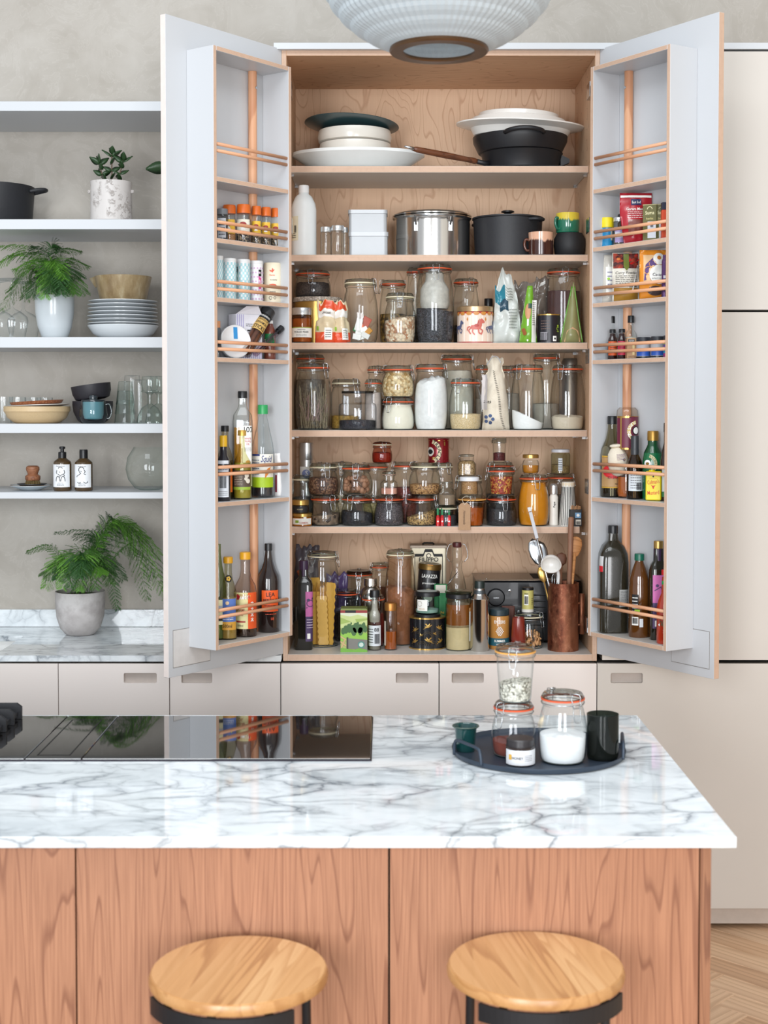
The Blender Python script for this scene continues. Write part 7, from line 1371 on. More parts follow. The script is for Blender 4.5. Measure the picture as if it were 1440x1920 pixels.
for k, ch in enumerate('GOLDEN SYRUP'): a = 70-k*12; it.txt(ch, .03, .52+.85*sin(R(a))*it.R/it.H, mat('3A5A3A', .5), cx=-.75+.85*cos(R(a)), rot=a-90, d=.0014)
ms = rb('R', 4, 'mustard_tin', 'small bright yellow mustard tin with red lettering', 'tin', 1226.5, 29, 881, .036, 910); ms.Rf = None; w_, H = ms.R, ms.H; D = w_*.7; ms.root.rotation_euler = (0, 0, R(-20))
box('body', -w_, w_, -D, D, .001, H*.90, mat('EBD40E', .35), ms.root, bv=.003); box('lid', -w_*1.01, w_*1.01, -D*1.02, D*1.02, H*.905, H*.96, mat('EBD40E', .35), ms.root, bv=.002); lathe('stopper', [(0, 0), (w_*.4, 0), (w_*.4, H*.04), (0, H*.05)], mat('E0C80E', .35), ms.root, 20, loc=(-w_*.3, 0, H*.96)); rdm = mat('D8401E', .5)
text("Colman's", H*.13, H*.62, rdm, ms.root, None, d=D+.0002, w=w_*1.55, rot=8); text('Mustard', H*.13, H*.27, rdm, ms.root, None, d=D+.0002, w=w_*1.5, rot=5); shape('bull_head', [[(-.003, 0), (-.007, .006), (-.003, .004), (.003, .004), (.007, .006), (.003, 0), (.001, -.006), (-.001, -.006)]], rdm, ms.root, None, d=D+.0002, z=H*.45); shape('dot', [disc(0, 0, .0025)], M_INK, ms.root, None, d=D+.0002, z=H*.79); lines(1, w_, H*.72, H*.75, rdm, ms.root, None, d=D)
it = oilbottle('R', 4, 'dark bottle with a white label mostly behind the rack side', 1248, 20, 793, .06, 860, mat('2A1A16', .12, coat=.5), PLB, .88, prof=[(0, 0), (.92, 0), (1, .02), (1, .5), (.7, .64), (.35, .74), (.33, .9)], capr=.4); it.lab(1.8, .12, .42, mat('D8DCD8', .5)); it.lab(1.8, .05, .12, mat('3A7A4A', .5), name='label_lower')
# comp 6
it = oilbottle('R', 5, 'tall square dark olive oil bottle beside the hinge side', 1149, 55, 985, .052, 1080, mat('2A261C', .12, coat=.25, spec=.5), PLB, .925, prof=[(0, 0), (.92, 0), (1, .012), (1, .66), (.94, .74), (.72, .81), (.36, .86), (.30, .93)], sq=4.5, seg=48, capr=.34); it.lab(.62, .25, .62 if False else .41+.0, mat('A8A8A6', .5), a=32) ; it.bar(.45, .26, .29, a=32, d=.001); it.lns(8, .5, .3, .4, M_INK, a=32); it.lab(.42, .58, .80 if False else .72, mat('CFCFCF', .5), a=-52); it.lab(.4, .575, .63, mat('C8202A', .5), a=-52, d=.0008, name='red_mark')
it = oilbottle('R', 5, 'brown bottle with a dark green cap and white barcode', 1198.5, 40, 1038, .055, 1110, mat('5A3412', .1, coat=.6, spec=.6), mat('12604A', .35), .92, prof=[(0, 0), (.94, 0), (1, .02), (1, .6), (.95, .64), (.98, .68), (.7, .8), (.4, .9), (.38, .92)], capr=.46); it.lab(.65, .15, .25, PAP, a=-32); it.bar(.5, .17, .24, a=-32, d=.001); it.lab(.65, .28, .52, M_INK, a=-32, name='dark_label'); it.lns(5, .55, .3, .5, PAP, a=-32); it.lab(.35, .13, .23, mat('D8DCE0', .5), a=2, name='mark'); it.lab(.5, .31, .34, mat('A8D83A', .5), a=-20, d=.001, name='green_mark')
it = oilbottle('R', 5, 'dark oil bottle with a gold cap and purple and pink label', 1234, 32, 1014, .068, 1100, mat('24221A', .12, coat=.5), GOLD, .925, prof=[(0, 0), (.94, 0), (1, .015), (1, .7), (.85, .76), (.55, .8), (.5, .92)], sq=4.5, seg=40, capr=.55); it.part('purple_capsule', [(.58, .80), (.56, .92), (.5, .925)], mat('3C2846', .35)); it.lab(1.6, .38, .66, PKL); it.lab(1.6, .12, .38, PUR, name='label_lower'); it.shp([*stroke([(-.6, -.2), (.2, .3), (.6, -.3)], .1), disc(-.3, .4, .18), disc(.3, .1, .2)], PUR, z=.52, d=.0006); it.lab(1.1, .14, .2, PAP, d=.0006, name='label_band'); it.lab(.5, .16, .21, mat('D8402A', .5), d=.001, cx=-.1, name='red_mark')
it = oilbottle('R', 5, 'hot pepper sauce bottle with a red cap and white diamond label', 1246, 30, 1068, .028, 1140, mat('A8321A', .15, coat=.5), mat('C81E22', .35), .93, prof=[(0, 0), (.92, 0), (1, .02), (1, .48), (.8, .58), (.42, .68), (.34, .9)], capr=.42); it.shp([[(0, .95), (.95, 0), (0, -.95), (-.95, 0)]], PAP, z=.26, a=-6); it.txt('TABASCO', .07, .28, mat('1E5A3A', .5), w=1.5, a=-6, d=.0012); it.part('green_collar', [(.40, .66), (.37, .84), (.36, .85)], mat('1F9A4E', .4)); it.lns(2, .6, .14, .2, mat('C87A7A', .5), a=-6)
# ================================================================== floating shelves on the plaster wall
YS = .22
def sh(k): return SH[k]+.0003
CER = mat('ECE8E4', .55, var=.05, sc=30)
# shelf 2: black pot, textured planter with succulent, plant behind the door
it = Item('casserole', 'black iron pot with a looped side handle, cut off by the picture edge', 'pot', -12, 150, sh(1), 351, .395, py=380); it.body([(0, 0), (.9, 0), (.93, .04), (1, .97), (1, 1), (.95, 1), (.88, .1), (0, .08)], IRON, 'pot_body', seg=56)
r_ = it.R; tube('side_handle', smoothpath([(r_*.95, -.03, it.H*.86), (r_+.018, -.026, it.H*.9), (r_+.040, -.012, it.H*.92), (r_+.040, .012, it.H*.92), (r_+.018, .026, it.H*.9), (r_*.95, .03, it.H*.86)], 4), .0065, IRON, it.root)
pl = Item('planter', 'rough white ceramic pot with small ear lugs, holding the succulent', 'plant pot', 208.5, 77, sh(1), 342, .30, py=380)
TX = NT('textured_ceramic'); p_ = TX.pr(Roughness=.45); n1 = TX.noise(TX.co(), 55, 5, .7); n2 = TX.noise(TX.co((1, 1, .5)), 22, 2); f_ = TX.math('MULTIPLY', TX.ramp(n1, [(.50, 0.0), (.56, 1.0), (.62, 0.0)]), TX.ramp(n2, [(.46, 0.0), (.6, 1.0)])); TX.l(TX.mix(TX.math('MULTIPLY', f_, .55), 'D2CDC9', '84756A'), p_.inputs['Base Color']); TX.bump(TX.math('SUBTRACT', 1, f_), p_, .5, .004); TX = TX.m
pl.body([(0, 0), (.96, 0), (1, .02), (.98, .92), (1.0, 1), (.94, 1), (.92, .85), (0, .85)], TX, 'pot_body', seg=48)
for s_ in (-1, 1): lathe('ear_lug', [(0, -.007), (.005, -.005), (.0065, 0), (.005, .005), (0, .007)], TX, pl.root, 12, loc=(s_*pl.R*1.04, -.004, pl.H*.76))
soil = mat('3A2A20', .95, var=.3, sc=150, bump=.6)
JD = mat('2F4A2A', .35, var=.25, sc=20); ST = mat('5A4A3A', .7)
su = T('succulent', 'small jade succulent with thick rounded leaves in the rough white pot', 'plant', (pl.x, pl.y, pl.z+pl.H*.85+.0005))
lathe('soil', [(0, 0), (pl.R*.9, 0), (pl.R*.88, .006), (0, .010)], soil, su, 28)
rnd = random.Random(12)
def leafmesh(L, Wd, thick=.003, curl=.15, n=6):
    vs, fs = [], []
    for i in range(n+1):
        t = i/n; w = Wd*sin(pi*min(.97, t**.75*.98+.02))**.8*.5; z = curl*L*t*t
        for x, dz in ((-w, 0), (0, thick*(1-t*.5)), (w, 0), (0, -thick*.6)): vs.append((x, L*t, z+dz))
    for i in range(n):
        for k in range(4): fs.append((i*4+k, i*4+(k+1) % 4, i*4+4+(k+1) % 4, i*4+4+k))
    fs += [(3, 2, 1, 0), (n*4, n*4+1, n*4+2, n*4+3)]
    return vs, fs
lv, lf = leafmesh(1, .66, .10, -.12)
LME = bpy.data.meshes.new('leaf'); LME.from_pydata(lv, [], lf); LME.polygons.foreach_set('use_smooth', [True]*len(lf)); LME.materials.append(JD)
def putleaf(par, p, d, L, roll=0):
    o = bpy.data.objects.new('leaf', LME); link(o, par, p); q = Vector(d).to_track_quat('Y', 'Z'); o.rotation_mode = 'QUATERNION'; o.rotation_quaternion = q@Matrix.Rotation(roll, 3, 'Y').to_quaternion(); o.scale = (L, L, L); return o
for (bx_, tx_, tz, lean) in ((0.004, .004, .112, 0), (-.016, -.040, .085, -.3), (.020, .042, .092, .35)):
    pts = smoothpath([(bx_, 0, .004), ((bx_+tx_)/2, -.006, tz*.5), (tx_, -.004, tz)], 5); sm = tube('stem', pts, .0024, ST, su, seg=6)
    for k in range(6):
        p = Vector(pts[min(len(pts)-1, 1+k*2)]); a = (k % 2)*pi/2+.3
        for s_ in (1, -1):
            d = Vector((s_*cos(a), s_*sin(a)*.8, .35+.12*k)); putleaf(su, p, d, .030+.006*((k*3) % 4)/3+(.010 if k == 4 else 0), rnd.choice((-1, 1))*rnd.uniform(.5, 1.2))
pb = Item('planter', 'small dark pot largely hidden behind the open door edge', 'plant pot', 332, 50, sh(1), 372, .33, py=390); pb.body([(0, 0), (.7, 0), (.95, .9), (1, 1), (0, .9)], mat('4A4844', .5), 'pot_body')
hp = T('leafy_plant', 'broad dark leaf poking out beyond the open door edge', 'plant', (pb.x, pb.y, pb.top)); tube('stem', smoothpath([(0, 0, -.01), (-.02, -.02, .05), (-.035, -.03, .10)], 4), .002, ST, hp)
for d, L in (((-.75, -.1, -.05), .07), ((.3, -.4, .6), .06), ((.6, .2, .3), .06), ((.1, .5, .6), .06)): putleaf(hp, (-.03, -.03, .10), d, L, 1.1)
# shelf 3: wine glasses, fern, plates, spouted bowl
WG = glass('FDFEFE', 'BCC6C8', refl=.8)
for px, y, lb in ((22, .30, 'upturned clear wine glass beside the fern pot'), (-2, .36, 'second upturned clear wine glass at the picture edge'), (44, .42, 'clear carafe-like glass behind, closest to the fern pot')):
    it = Item('wine_glass', lb, 'glass', px, 60, sh(2), 545 if px != 22 else 540, y, 'upturned wine glasses', py=590, H=.20)
    it.body([(.78, 0), (.86, .08), (1, .28), (.94, .36), (.6, .44), (.16, .50), (.09, .54), (.08, .90), (.1, .96), (.7, .99), (.72, 1), (0, 1)], WG, 'glass_body')
fp_ = Item('planter', 'plain rounded white pot holding the feathery fern on the shelf', 'plant pot', 102.5, 73, sh(2), 555, .33, py=590); fp_.body([(0, 0), (.60, 0), (.66, .03), (.86, .28), (.97, .6), (1, 1), (.95, 1), (.92, .85), (0, .85)], mat('CDD4D8', .25, var=.01, coat=.3), 'pot_body', seg=48)
bs = 0; pz = sh(2); PLW = mat('D3D8DB', .25, var=.01, coat=.3)
it = Item('serving_bowl', 'wide white bowl at the bottom of the plate stack', 'bowl', 231, 131, pz, 608, .37, py=620, H=(632-607)*M(.37)); it.body([(0, 0), (.58, 0), (.66, .06), (.86, .4), (1, .95), (1, 1), (.96, 1), (.8, .5), (0, .5)], PLW, 'dish', seg=56); z = it.top-.006
W_ORD = ('lowest of seven', 'second from the bottom of seven', 'third from the bottom of seven', 'middle one of seven', 'third from the top of seven', 'second from the top of seven', 'top one of seven')
for k in range(7):
    it = Item('plate', W_ORD[k]+' white plates stacked under the spouted bowl', 'plate', 231-(k % 3)*.8, 131-k*.6, z, 0, .37, 'white plates stacked on the shelf', py=590, H=.0135); it.body([(0, .0), (.6, 0), (.68, .08), (1, .86), (1, 1), (.97, 1), (.66, .35), (0, .3)], PLW, 'dish', seg=56); z += .0127
ct_ = z+.0135-.0127
sb2 = Item('spouted_bowl', 'mottled brown stoneware bowl with a pouring spout on the plates', 'bowl', 231, 106, ct_+.0003, 519, .37, py=540)
SW = NT('stoneware_glaze'); p_ = SW.pr(Roughness=.3, Coat_Weight=.3); n1 = SW.noise(SW.co((1, 1, .3)), 24, 4, .6); n2 = SW.noise(SW.co(), 200, 2); SW.l(SW.mix(SW.math('MULTIPLY', n2, .3), SW.ramp(n1, [(.35, '8A7350'), (.55, 'A8936E'), (.7, 'C4B596')]), '5A4630'), p_.inputs['Base Color']); SW = SW.m
sb2.body([(0, 0), (.78, 0), (.81, .03), (1, .98), (.99, 1), (.95, 1), (.78, .15), (0, .12)], SW, 'bowl', seg=48)
r_, H = sb2.R, sb2.H; mobj('spout', [(-r_*.86, -.022, H*.6), (-r_*.92, -.026, H*.99), (-r_*1.18, -.004, H*.93), (-r_*1.2, .004, H*.93), (-r_*.92, .026, H*.99), (-r_*.86, .022, H*.6), (-r_*.98, 0, H*.55), (-r_*1.12, 0, H*.82), (-r_*.9, -.018, H*.95), (-r_*1.14, 0, H*.89), (-r_*.9, .018, H*.95)], [(0, 1, 2, 7, 6), (5, 6, 7, 3, 4), (2, 3, 7), (1, 8, 9, 2), (4, 3, 9, 10), (2, 9, 3), (0, 6, 5)], SW, sb2.root)
# shelf 4
it = Item('bowl', 'wide beige stoneware bowl at the bottom of the leaning dishes', 'bowl', 69.5, 122, sh(3), 762, .34, py=775); it.body([(0, 0), (.62, 0), (.7, .04), (.9, .35), (.97, .68), (1, .70), (1, 1), (.95, 1), (.9, .4), (0, .2)], mat('D3B88E', .45, var=.06, sc=200), 'bowl', seg=56)
w1 = Item('plate', 'thin white plate resting inside the beige bowl', 'plate', 72, 115, it.top-.004, 0, .34, py=760, H=.010); w1.body([(0, 0), (.6, 0), (1, .8), (1, 1), (.96, 1), (.6, .3), (0, .3)], mat('DDD8D0', .35), 'dish', seg=48); w1.root.rotation_euler = (0, R(-2), 0)
br = Item('plate', 'speckled brown plate tipped on top of the white one', 'plate', 69, 99, w1.top-.001, 0, .34, py=750, H=.013); br.body([(0, 0), (.8, 0), (.92, .2), (1, 1), (.95, 1), (.8, .4), (0, .35)], grains('8A4A2A', '9A5A36', 400, 'B87A52', rough=.4, bump=.1), 'dish', seg=48); br.root.rotation_euler = (0, R(-3.5), 0)
for i, (px, w, tp) in enumerate(((6, 36, 744), (33, 30, 744.5), (62, 30, 745), (84, 30, 745.5))): 
    it = Item('tumbler', ('clear tumbler at the picture edge behind the beige bowl', 'second clear tumbler behind the beige bowl', 'third clear tumbler, half hidden behind the brown plate', 'last clear tumbler in the row behind the beige bowl')[i], 'glass', px, w, sh(3), tp, .46, 'clear tumblers behind the beige bowl', py=765); it.body([(0, 0), (.86, 0), (.9, .03), (1, 1), (.96, 1), (.86, .06), (0, .05)], WG, 'glass_body')
MB = mat('26242A', .5, var=.1)
b1 = Item('bowl', 'lower of two matt black bowls, standing level on the shelf', 'bowl', 174, 75, sh(3), 752, .35, 'matt black bowls', py=770); b1.body([(0, 0), (.55, 0), (.75, .12), (.95, .5), (1, .8), (1, 1), (.95, 1), (.9, .5), (0, .2)], MB, 'bowl', seg=44)
b2 = Item('bowl', 'upper of two matt black bowls, resting at a tilt', 'bowl', 174, 74, b1.top+.004, 0, .35, 'matt black bowls', py=740, H=.052); b2.body([(0, 0), (.6, 0), (.85, .1), (.97, .5), (1, 1), (.95, 1), (.88, .3), (0, .15)], MB, 'bowl', seg=44); b2.root.rotation_euler = (0, R(-8), 0)
gt = Item('glass_mug', 'clear glass infuser mug with a blue-grey strainer and handle', 'mug', 175, 53, sh(3), 751, .262, py=772); gt.body([(0, 0), (.62, 0), (.8, .06), (1, .32), (.95, .62), (.84, .97), (.82, 1)], glass('F4F8F8', '6A7A80'), 'glass_body', seg=40); PRT = [(.3, .0), (.62, .06), (.72, .3), (.74, .95)]
lathe('strainer', [(r_*gt.R, gt.H*(.16+z*.84)) for r_, z in [(0, 0)]+PRT], mat('5F8E98', .35), gt.root, 32); gt.part('lid', [(.76, .95), (.84, 1.0), (.84, 1.03), (.3, 1.05), (.28, 1.06), (.3, 1.16), (.26, 1.22), (0, 1.22)], mat('2A343A', .3, coat=.3), 32); handle(gt, 90, .24, .82, .016, .0038, glass('E8F0F0', '7A8A8E'))
GT = glass('F7FBF9', '86A69A', refl=1.2)
z = sh(3)
zz = 0
for k, (w, tp) in enumerate(((40, 753), (38, 733), (35, 713))):
    it = Item('tumbler', ('lowest greenish glass of the upturned nested stack', 'middle greenish glass of the upturned nested stack', 'top greenish glass of the upturned nested stack')[k], 'glass', 234+k*.5, w, sh(3)+zz, 0, .29, 'nested greenish tumblers', py=760, H=.078); it.body([(1, 0), (1.02, .03), (.96, .08), (.74, .92), (.68, 1), (.5, .99), (0, .98)], GT, 'glass_body'); zz += .032
for i, (px, y, lb) in enumerate(((248, .42, 'tall clear upturned tumbler behind the nested stack'), (262, .36, 'tall clear upturned glass beside the goblets'))):
    it = Item('tumbler', lb, 'glass', px, 34, sh(3), 704 if i == 0 else 712, y, None, py=750); it.body([(1, 0), (1.0, .03), (.86, .9), (.8, 1), (0, .98)], WG, 'glass_body')
for i, (px, y) in enumerate(((281, .29), (297, .40))):
    it = Item('goblet', ('upturned green-tinged goblet nearer the room', 'upturned green-tinged goblet standing further back')[i], 'goblet', px, 50, sh(3), 705, y, 'upturned goblets', py=750); it.body([(1, 0), (1, .04), (.88, .18), (.6, .33), (.3, .385), (.14, .42), (.13, .60), (.3, .645), (.66, .665), (.66, .68), (.56, .70), (.66, .82), (.56, .99), (0, 1)], GT, 'glass_body')
# shelf 5
pd = Item('dish', 'pale blue-white shallow dish with a brown rim under the brush', 'dish', 58, 76, sh(4), 0, .33, py=915, H=.018); pd.body([(0, 0), (.4, 0), (.5, .1), (1, .9), (1, 1), (.5, .35), (0, .3)], mat('C9D4DA', .3, coat=.3), 'dish', seg=44); lathe('brown_rim', [(pd.R*.99, .0172), (pd.R*1.006, .0175), (pd.R*.99, .0188)], mat('6E5A48', .5), pd.root, 44)
pk = Item('dish', 'small black saucer holding the wooden brush', 'dish', 60, 55, pd.top-.004, 0, .33, py=908, H=.009); pk.body([(0, 0), (.7, 0), (1, .8), (1, 1), (.7, .4), (0, .35)], mat('2A2A2C', .4), 'dish', seg=40)
bh = Item('scrubbing_brush', 'round wooden dish brush with stiff dark bristles', 'brush', 61.5, 28, pk.top-.0055, 873, .33, py=892)
bh.part('handle', [(0, .25), (.92, .25), (1, .3), (1, .46), (.88, .50), (.66, .56), (.74, .66), (.9, .8), (.86, .93), (.6, 1), (0, 1)], wood('brush_wood', 'A8724E', '946044', '6A3E28', 'x', 8, 10, .4, .5), 32)
vs, fs = [], []; rnd = random.Random(3)
for i in range(170):
    a = rnd.uniform(0, 2*pi); q = bh.R*.9*sqrt(rnd.random()); p0 = Vector((q*cos(a), q*sin(a), bh.H*.25)); p1 = Vector((q*cos(a)*1.22, q*sin(a)*1.22, .0005)); b = len(vs)
    for p in (p0, p1): vs += [p+Vector((.0007, 0, 0)), p+Vector((0, .0007, 0)), p+Vector((-.0007, 0, 0)), p+Vector((0, -.0007, 0))]
    for k in range(4): fs.append((b+k, b+(k+1) % 4, b+4+(k+1) % 4, b+4+k))
tag(mobj('bristles', vs, fs, mat('8A7448', .8, var=.5, sc=300), bh.root), kind='stuff')
AMB = mat('4E3A1E', .12, coat=.6, var=.15)
for i, (px, tp, lb) in enumerate(((117, 837, 'brown soap pump bottle with a black pump top'), (157, 843, 'brown bottle with a plain black flip cap, beside the pump bottle'))):
    it = Item('soap_bottle', lb, 'bottle', px, 34, sh(4), tp, .30, 'brown soap bottles', py=880); it.body([(0, 0), (.92, 0), (1, .03), (1, .60), (.94, .66), (.55, .72), (.4, .74), (.4, .78)] if i == 0 else [(0, 0), (.92, 0), (1, .03), (1, .64), (.94, .70), (.55, .77), (.44, .79)], AMB, 'body', seg=36)
    it.lab(2.2, .09, .60 if i == 0 else .65, mat('EFF1F3', .45)); it.txt('Austin Austin', .026, .565 if i == 0 else .6, M_INK, w=1.3, bold=False); it.lns(2, .8, .12, .17, M_INK); it.txt('HAND SOAP' if i == 0 else 'BODY WASH', .014, .185, M_INK, w=.8, bold=False)
    if i == 0:
        it.part('collar', [(.40, .735), (.44, .74), (.44, .87), (.3, .88), (0, .88)], PLB); it.part('pump', [(.2, .88), (.2, .94), (.32, .945), (.34, .99), (.2, 1), (0, 1)], PLB)
        it.shp(stroke(arc(0, 1.05, .26, 20, 160, 8), .06)+stroke([(-.42, .95), (-.5, .7), (-.42, .5)], .07)+stroke([(.42, .95), (.5, .7), (.38, .45), (.5, .25)], .07)+stroke([(-.12, .8), (-.1, .72), (-.02, .7)], .05)+stroke([(-.3, .5), (0, .3), (.3, .5)], .06)+stroke([(0, .35), (-.1, .1)], .06)+stroke(arc(-.3, -.35, .25, 0, 180, 8, .6), .07)+stroke(arc(.3, -.35, .25, 0, 180, 8, .6), .07), M_INK, z=.33-.04, d=.0006, sc=.95, name='line_drawing')
    else:
        it.cap(.46, .79, 1, PLB); it.shp(stroke(arc(-.05, .95, .32, 10, 200, 10), .07)+stroke([(-.35, .9), (-.3, .7), (-.15, .55)], .06)+stroke([(.25, .95), (.4, .75), (.3, .6)], .07)+stroke([(-.1, .85), (-.05, .75), (-.12, .7)], .05)+stroke([(-.1, .55), (-.3, .4), (-.6, .25), (-.66, .1)], .06)+stroke([(.2, .5), (.45, .4)], .06)+stroke(arc(-.35, -.4, .2, 200, 340, 6), .07)+stroke(arc(.45, -.35, .25, 200, 350, 6), .07), M_INK, z=.36-.04, d=.0006, sc=.95, name='line_drawing')
it = Item('glass_vase', 'round clear glass bowl vase half hidden by the open door', 'vase', 280, 88, sh(4), 838, .36, py=880); it.body([(0, 0), (.4, 0), (.62, .04), (.9, .25), (1, .48), (.92, .76), (.68, .97), (.66, 1)], glass('FAFDFC', 'A8BAB4', refl=.7), 'glass_body', seg=48)

# ------------------------------------------------------------------ feathery ferns
FG = []
for i, c in enumerate((('3F6B2A', '5A8A38'), ('5E9A34', '82B84A'), ('2C5428', '44743A'))):
    t = NT('fern_green_%d' % i); p_ = t.pr(Roughness=.55); n_ = t.noise(t.co(), 30, 3); t.l(t.mix(n_, c[0], c[1]), p_.inputs['Base Color']); tl = t.n('ShaderNodeBsdfTranslucent'); t.l(t.mix(n_, c[0], c[1]), tl.inputs[0]); mx = t.n('ShaderNodeMixShader'); mx.inputs[0].default_value = .3; t.l(p_.outputs[0], mx.inputs[1]); t.l(tl.outputs[0], mx.inputs[2]); t.l(mx.outputs[0], t.out.inputs[0]); FG.append(t.m)
def frond(par, base, mid, tip, size, m, seed, bare=.3):
    """arching stem with two-ranked side sprays of fine needles"""
    rnd = random.Random(seed); pts = smoothpath([base, mid, tip], 15); n = len(pts); vs, fs = [], []
    st = tube('frond', pts, .0009, m, par, seg=4, taper=[1-.6*k/n for k in range(n)])
    total = Vector(tip)-Vector(base); 
    def needle(p, d, w, L):
        b = len(vs); s = d.cross(Vector((0, 0, 1))); s = s.normalized()*w if s.length > 1e-4 else Vector((w, 0, 0))
        vs.extend([p-s, p+s, p+d*L]); fs.append((b, b+1, b+2))
    k0 = int(n*bare)
    for k in range(k0, n):
        p = pts[k]; d = (pts[min(n-1, k+1)]-pts[max(0, k-1)]).normalized(); side = d.cross(Vector((.15, -.4, 1))).normalized(); t = (k-k0)/(n-k0)
        L = size*(sin(pi*(.12+.80*t))**.8)*(1.05-.55*t)
        for s_ in (1, -1):
            dd = (side*s_*.85+d*.62+Vector((rnd.uniform(-.15, .15), rnd.uniform(-.15, .15), rnd.uniform(-.25, .05)))).normalized(); m_ = max(5, int(L/.0030)); q = p.copy()
            for j in range(m_):
                u = j/m_; q = q+dd*(L/m_); dd = (dd+Vector((0, 0, -.035))).normalized(); ln = .0105*(1-.55*u); e = dd.cross(side*s_).normalized()
                for sg in (1, -1):
                    nd = (dd*.75+side.cross(dd).cross(dd)*0+(dd.cross(e))*sg*.8+e*rnd.uniform(-.35, .35)).normalized(); needle(q, nd, .0013, ln*rnd.uniform(.8, 1.25))
                b = len(vs); w = .0005; vs.extend([q-dd*(L/m_)+e*w, q-dd*(L/m_)-e*w, q]); fs.append((b, b+1, b+2))
    mobj('needles', vs, fs, m, st)
def fern(lb, pot, specs, z0, rads):
    t = T('fern', lb, 'plant', (pot.x, pot.y, z0)); lathe('soil', [(0, 0), (pot.R*.88, 0), (pot.R*.84, .004), (0, .008)], soil, t, 24)
    o = Vector((pot.x, pot.y, z0))
    for i, (mx_, my, tx_, ty, dy, sz, g_) in enumerate(specs):
        rnd = random.Random(i+50); b = Vector((rnd.uniform(-.5, .5)*pot.R, rnd.uniform(-.5, .5)*pot.R, .006)); ym = pot.y+dy*.5; yt = pot.y+dy
        mid = P(mx_, my, ym)-o; tip = P(tx_, ty, yt)-o; frond(t, b, mid, tip, sz, FG[g_], i+7)
    return t
cp_ = Item('planter', 'grey concrete pot with a rounded base on the marble worktop', 'plant pot', 150.5, 92, ZC+.0003, 1108, .40, py=1150, H=None)
CC = NT('concrete'); p_ = CC.pr(Roughness=.75); n1 = CC.noise(CC.co(), 16, 6, .65); n2 = CC.noise(CC.co(), 6, 3); CC.l(CC.mix(CC.math('MULTIPLY', CC.ramp(n2, [(.45, 0.0), (.65, 1.0)]), .5), CC.ramp(n1, [(.35, 'A8A2A0'), (.6, 'C6C2C0')]), '8E8683'), p_.inputs['Base Color']); CC.bump(n1, p_, .3, .003); CC = CC.m
cp_.body([(0, 0), (.52, 0), (.60, .02), (.82, .16), (.96, .42), (1.0, .75), (1, 1), (.95, 1), (.93, .88), (0, .88)], CC, 'pot_body', seg=56)
fern('feathery asparagus fern in the concrete pot, long fronds arching past the door', cp_, [
    (120, 1060, 82, 1078, -.08, .075, 0), (118, 1048, 86, 1100, -.10, .075, 1), (130, 1042, 98, 1066, -.02, .07, 0), (140, 1040, 118, 1100, -.14, .08, 1), (150, 1035, 132, 1098, -.15, .075, 2),
    (160, 1038, 150, 1103, -.14, .07, 1), (165, 1030, 178, 1100, -.12, .08, 0), (180, 1040, 205, 1092, -.08, .08, 0), (190, 1050, 230, 1085, -.06, .075, 2), (170, 1025, 214, 1062, .02, .08, 0),
    (100, 1030, 52, 1034, 0, .04, 0), (185, 1020, 140, 1003, .05, .06, 2), (180, 1005, 104, 999, .04, .035, 2), (190, 1000, 250, 985, .03, .08, 2), (200, 990, 275, 1010, .0, .09, 0),
    (215, 975, 300, 1040, -.04, .09, 1), (225, 980, 305, 1110, -.06, .085, 1), (205, 985, 250, 1040, -.06, .08, 0), (240, 1025, 276, 1120, -.05, .07, 0), (250, 1000, 318, 1130, -.02, .08, 0), (200, 1065, 220, 1140, -.10, .05, 2), (230, 990, 285, 1080, .02, .08, 2), (195, 985, 215, 975, .05, .07, 2),
    (150, 1060, 165, 1060, -.05, .07, 2), (135, 1060, 110, 1085, -.12, .07, 2), (165, 1060, 190, 1075, -.12, .07, 1), (155, 1050, 150, 1080, -.17, .07, 2)], cp_.z+cp_.H*.88+.0005, None)
fern('feathery asparagus fern spreading from the plain white pot on the shelf', fp_, [
    (70, 500, 20, 545, -.08, .085, 0), (60, 505, 5, 580, -.10, .07, 0), (80, 490, 30, 505, -.04, .09, 1), (85, 480, 20, 480, .0, .07, 0), (90, 478, 60, 462, .02, .06, 2), (95, 470, 105, 463, .0, .06, 2), (110, 475, 150, 472, .02, .05, 0),
    (110, 500, 150, 518, -.06, .08, 2), (120, 505, 160, 550, -.08, .07, 0), (115, 515, 140, 550, -.12, .075, 0), (105, 505, 115, 550, -.14, .08, 2), (95, 505, 85, 555, -.14, .075, 1), (85, 515, 60, 555, -.10, .07, 2), (75, 520, 45, 560, -.05, .07, 0), (120, 490, 165, 500, .02, .06, 0),
    (100, 490, 120, 520, -.1, .07, 1), (90, 490, 95, 530, -.12, .08, 0), (45, 475, -10, 500, 0, .07, 1), (100, 520, 120, 540, -.12, .07, 2), (95, 520, 95, 545, -.14, .07, 2), (110, 520, 130, 545, -.1, .07, 1), (60, 470, 0, 462, .04, .05, 1)], fp_.z+fp_.H*.85+.0005, None)

# ================================================================== tray on the island
tc = PZ(1009.5, 1412, ZC); TY = tc.y
tr_ = T('tray', 'round dark blue-grey metal tray with two rod handles', 'tray', (tc.x, TY, ZC+.0004)); rt_ = 327*M(TY)/2
M_TRAY = mat('36414F', .45, .3, var=.05, sc=30)
lathe('tray_plate', [(0, 0), (rt_*.96, 0), (rt_*.985, .002), (rt_, .010), (rt_, .013), (rt_*.992, .013), (rt_*.975, .0045), (rt_*.94, .003), (0, .003)], M_TRAY, tr_, 72)
for a in (208, -8):
    hx_ = []
    for da, rr_, zz in ((-17, 1.0, .006), (-16, 1.0, .03), (-13, .985, .041), (0, .96, .042), (13, .985, .041), (16, 1.0, .03), (17, 1.0, .006)): hx_.append((rt_*rr_*cos(R(a+da)), rt_*rr_*sin(R(a+da)), zz))
    tube('rod_handle', smoothpath(hx_, 4), .0038, M_TRAY, tr_, seg=8)
zt_ = ZC+.0004+.0033
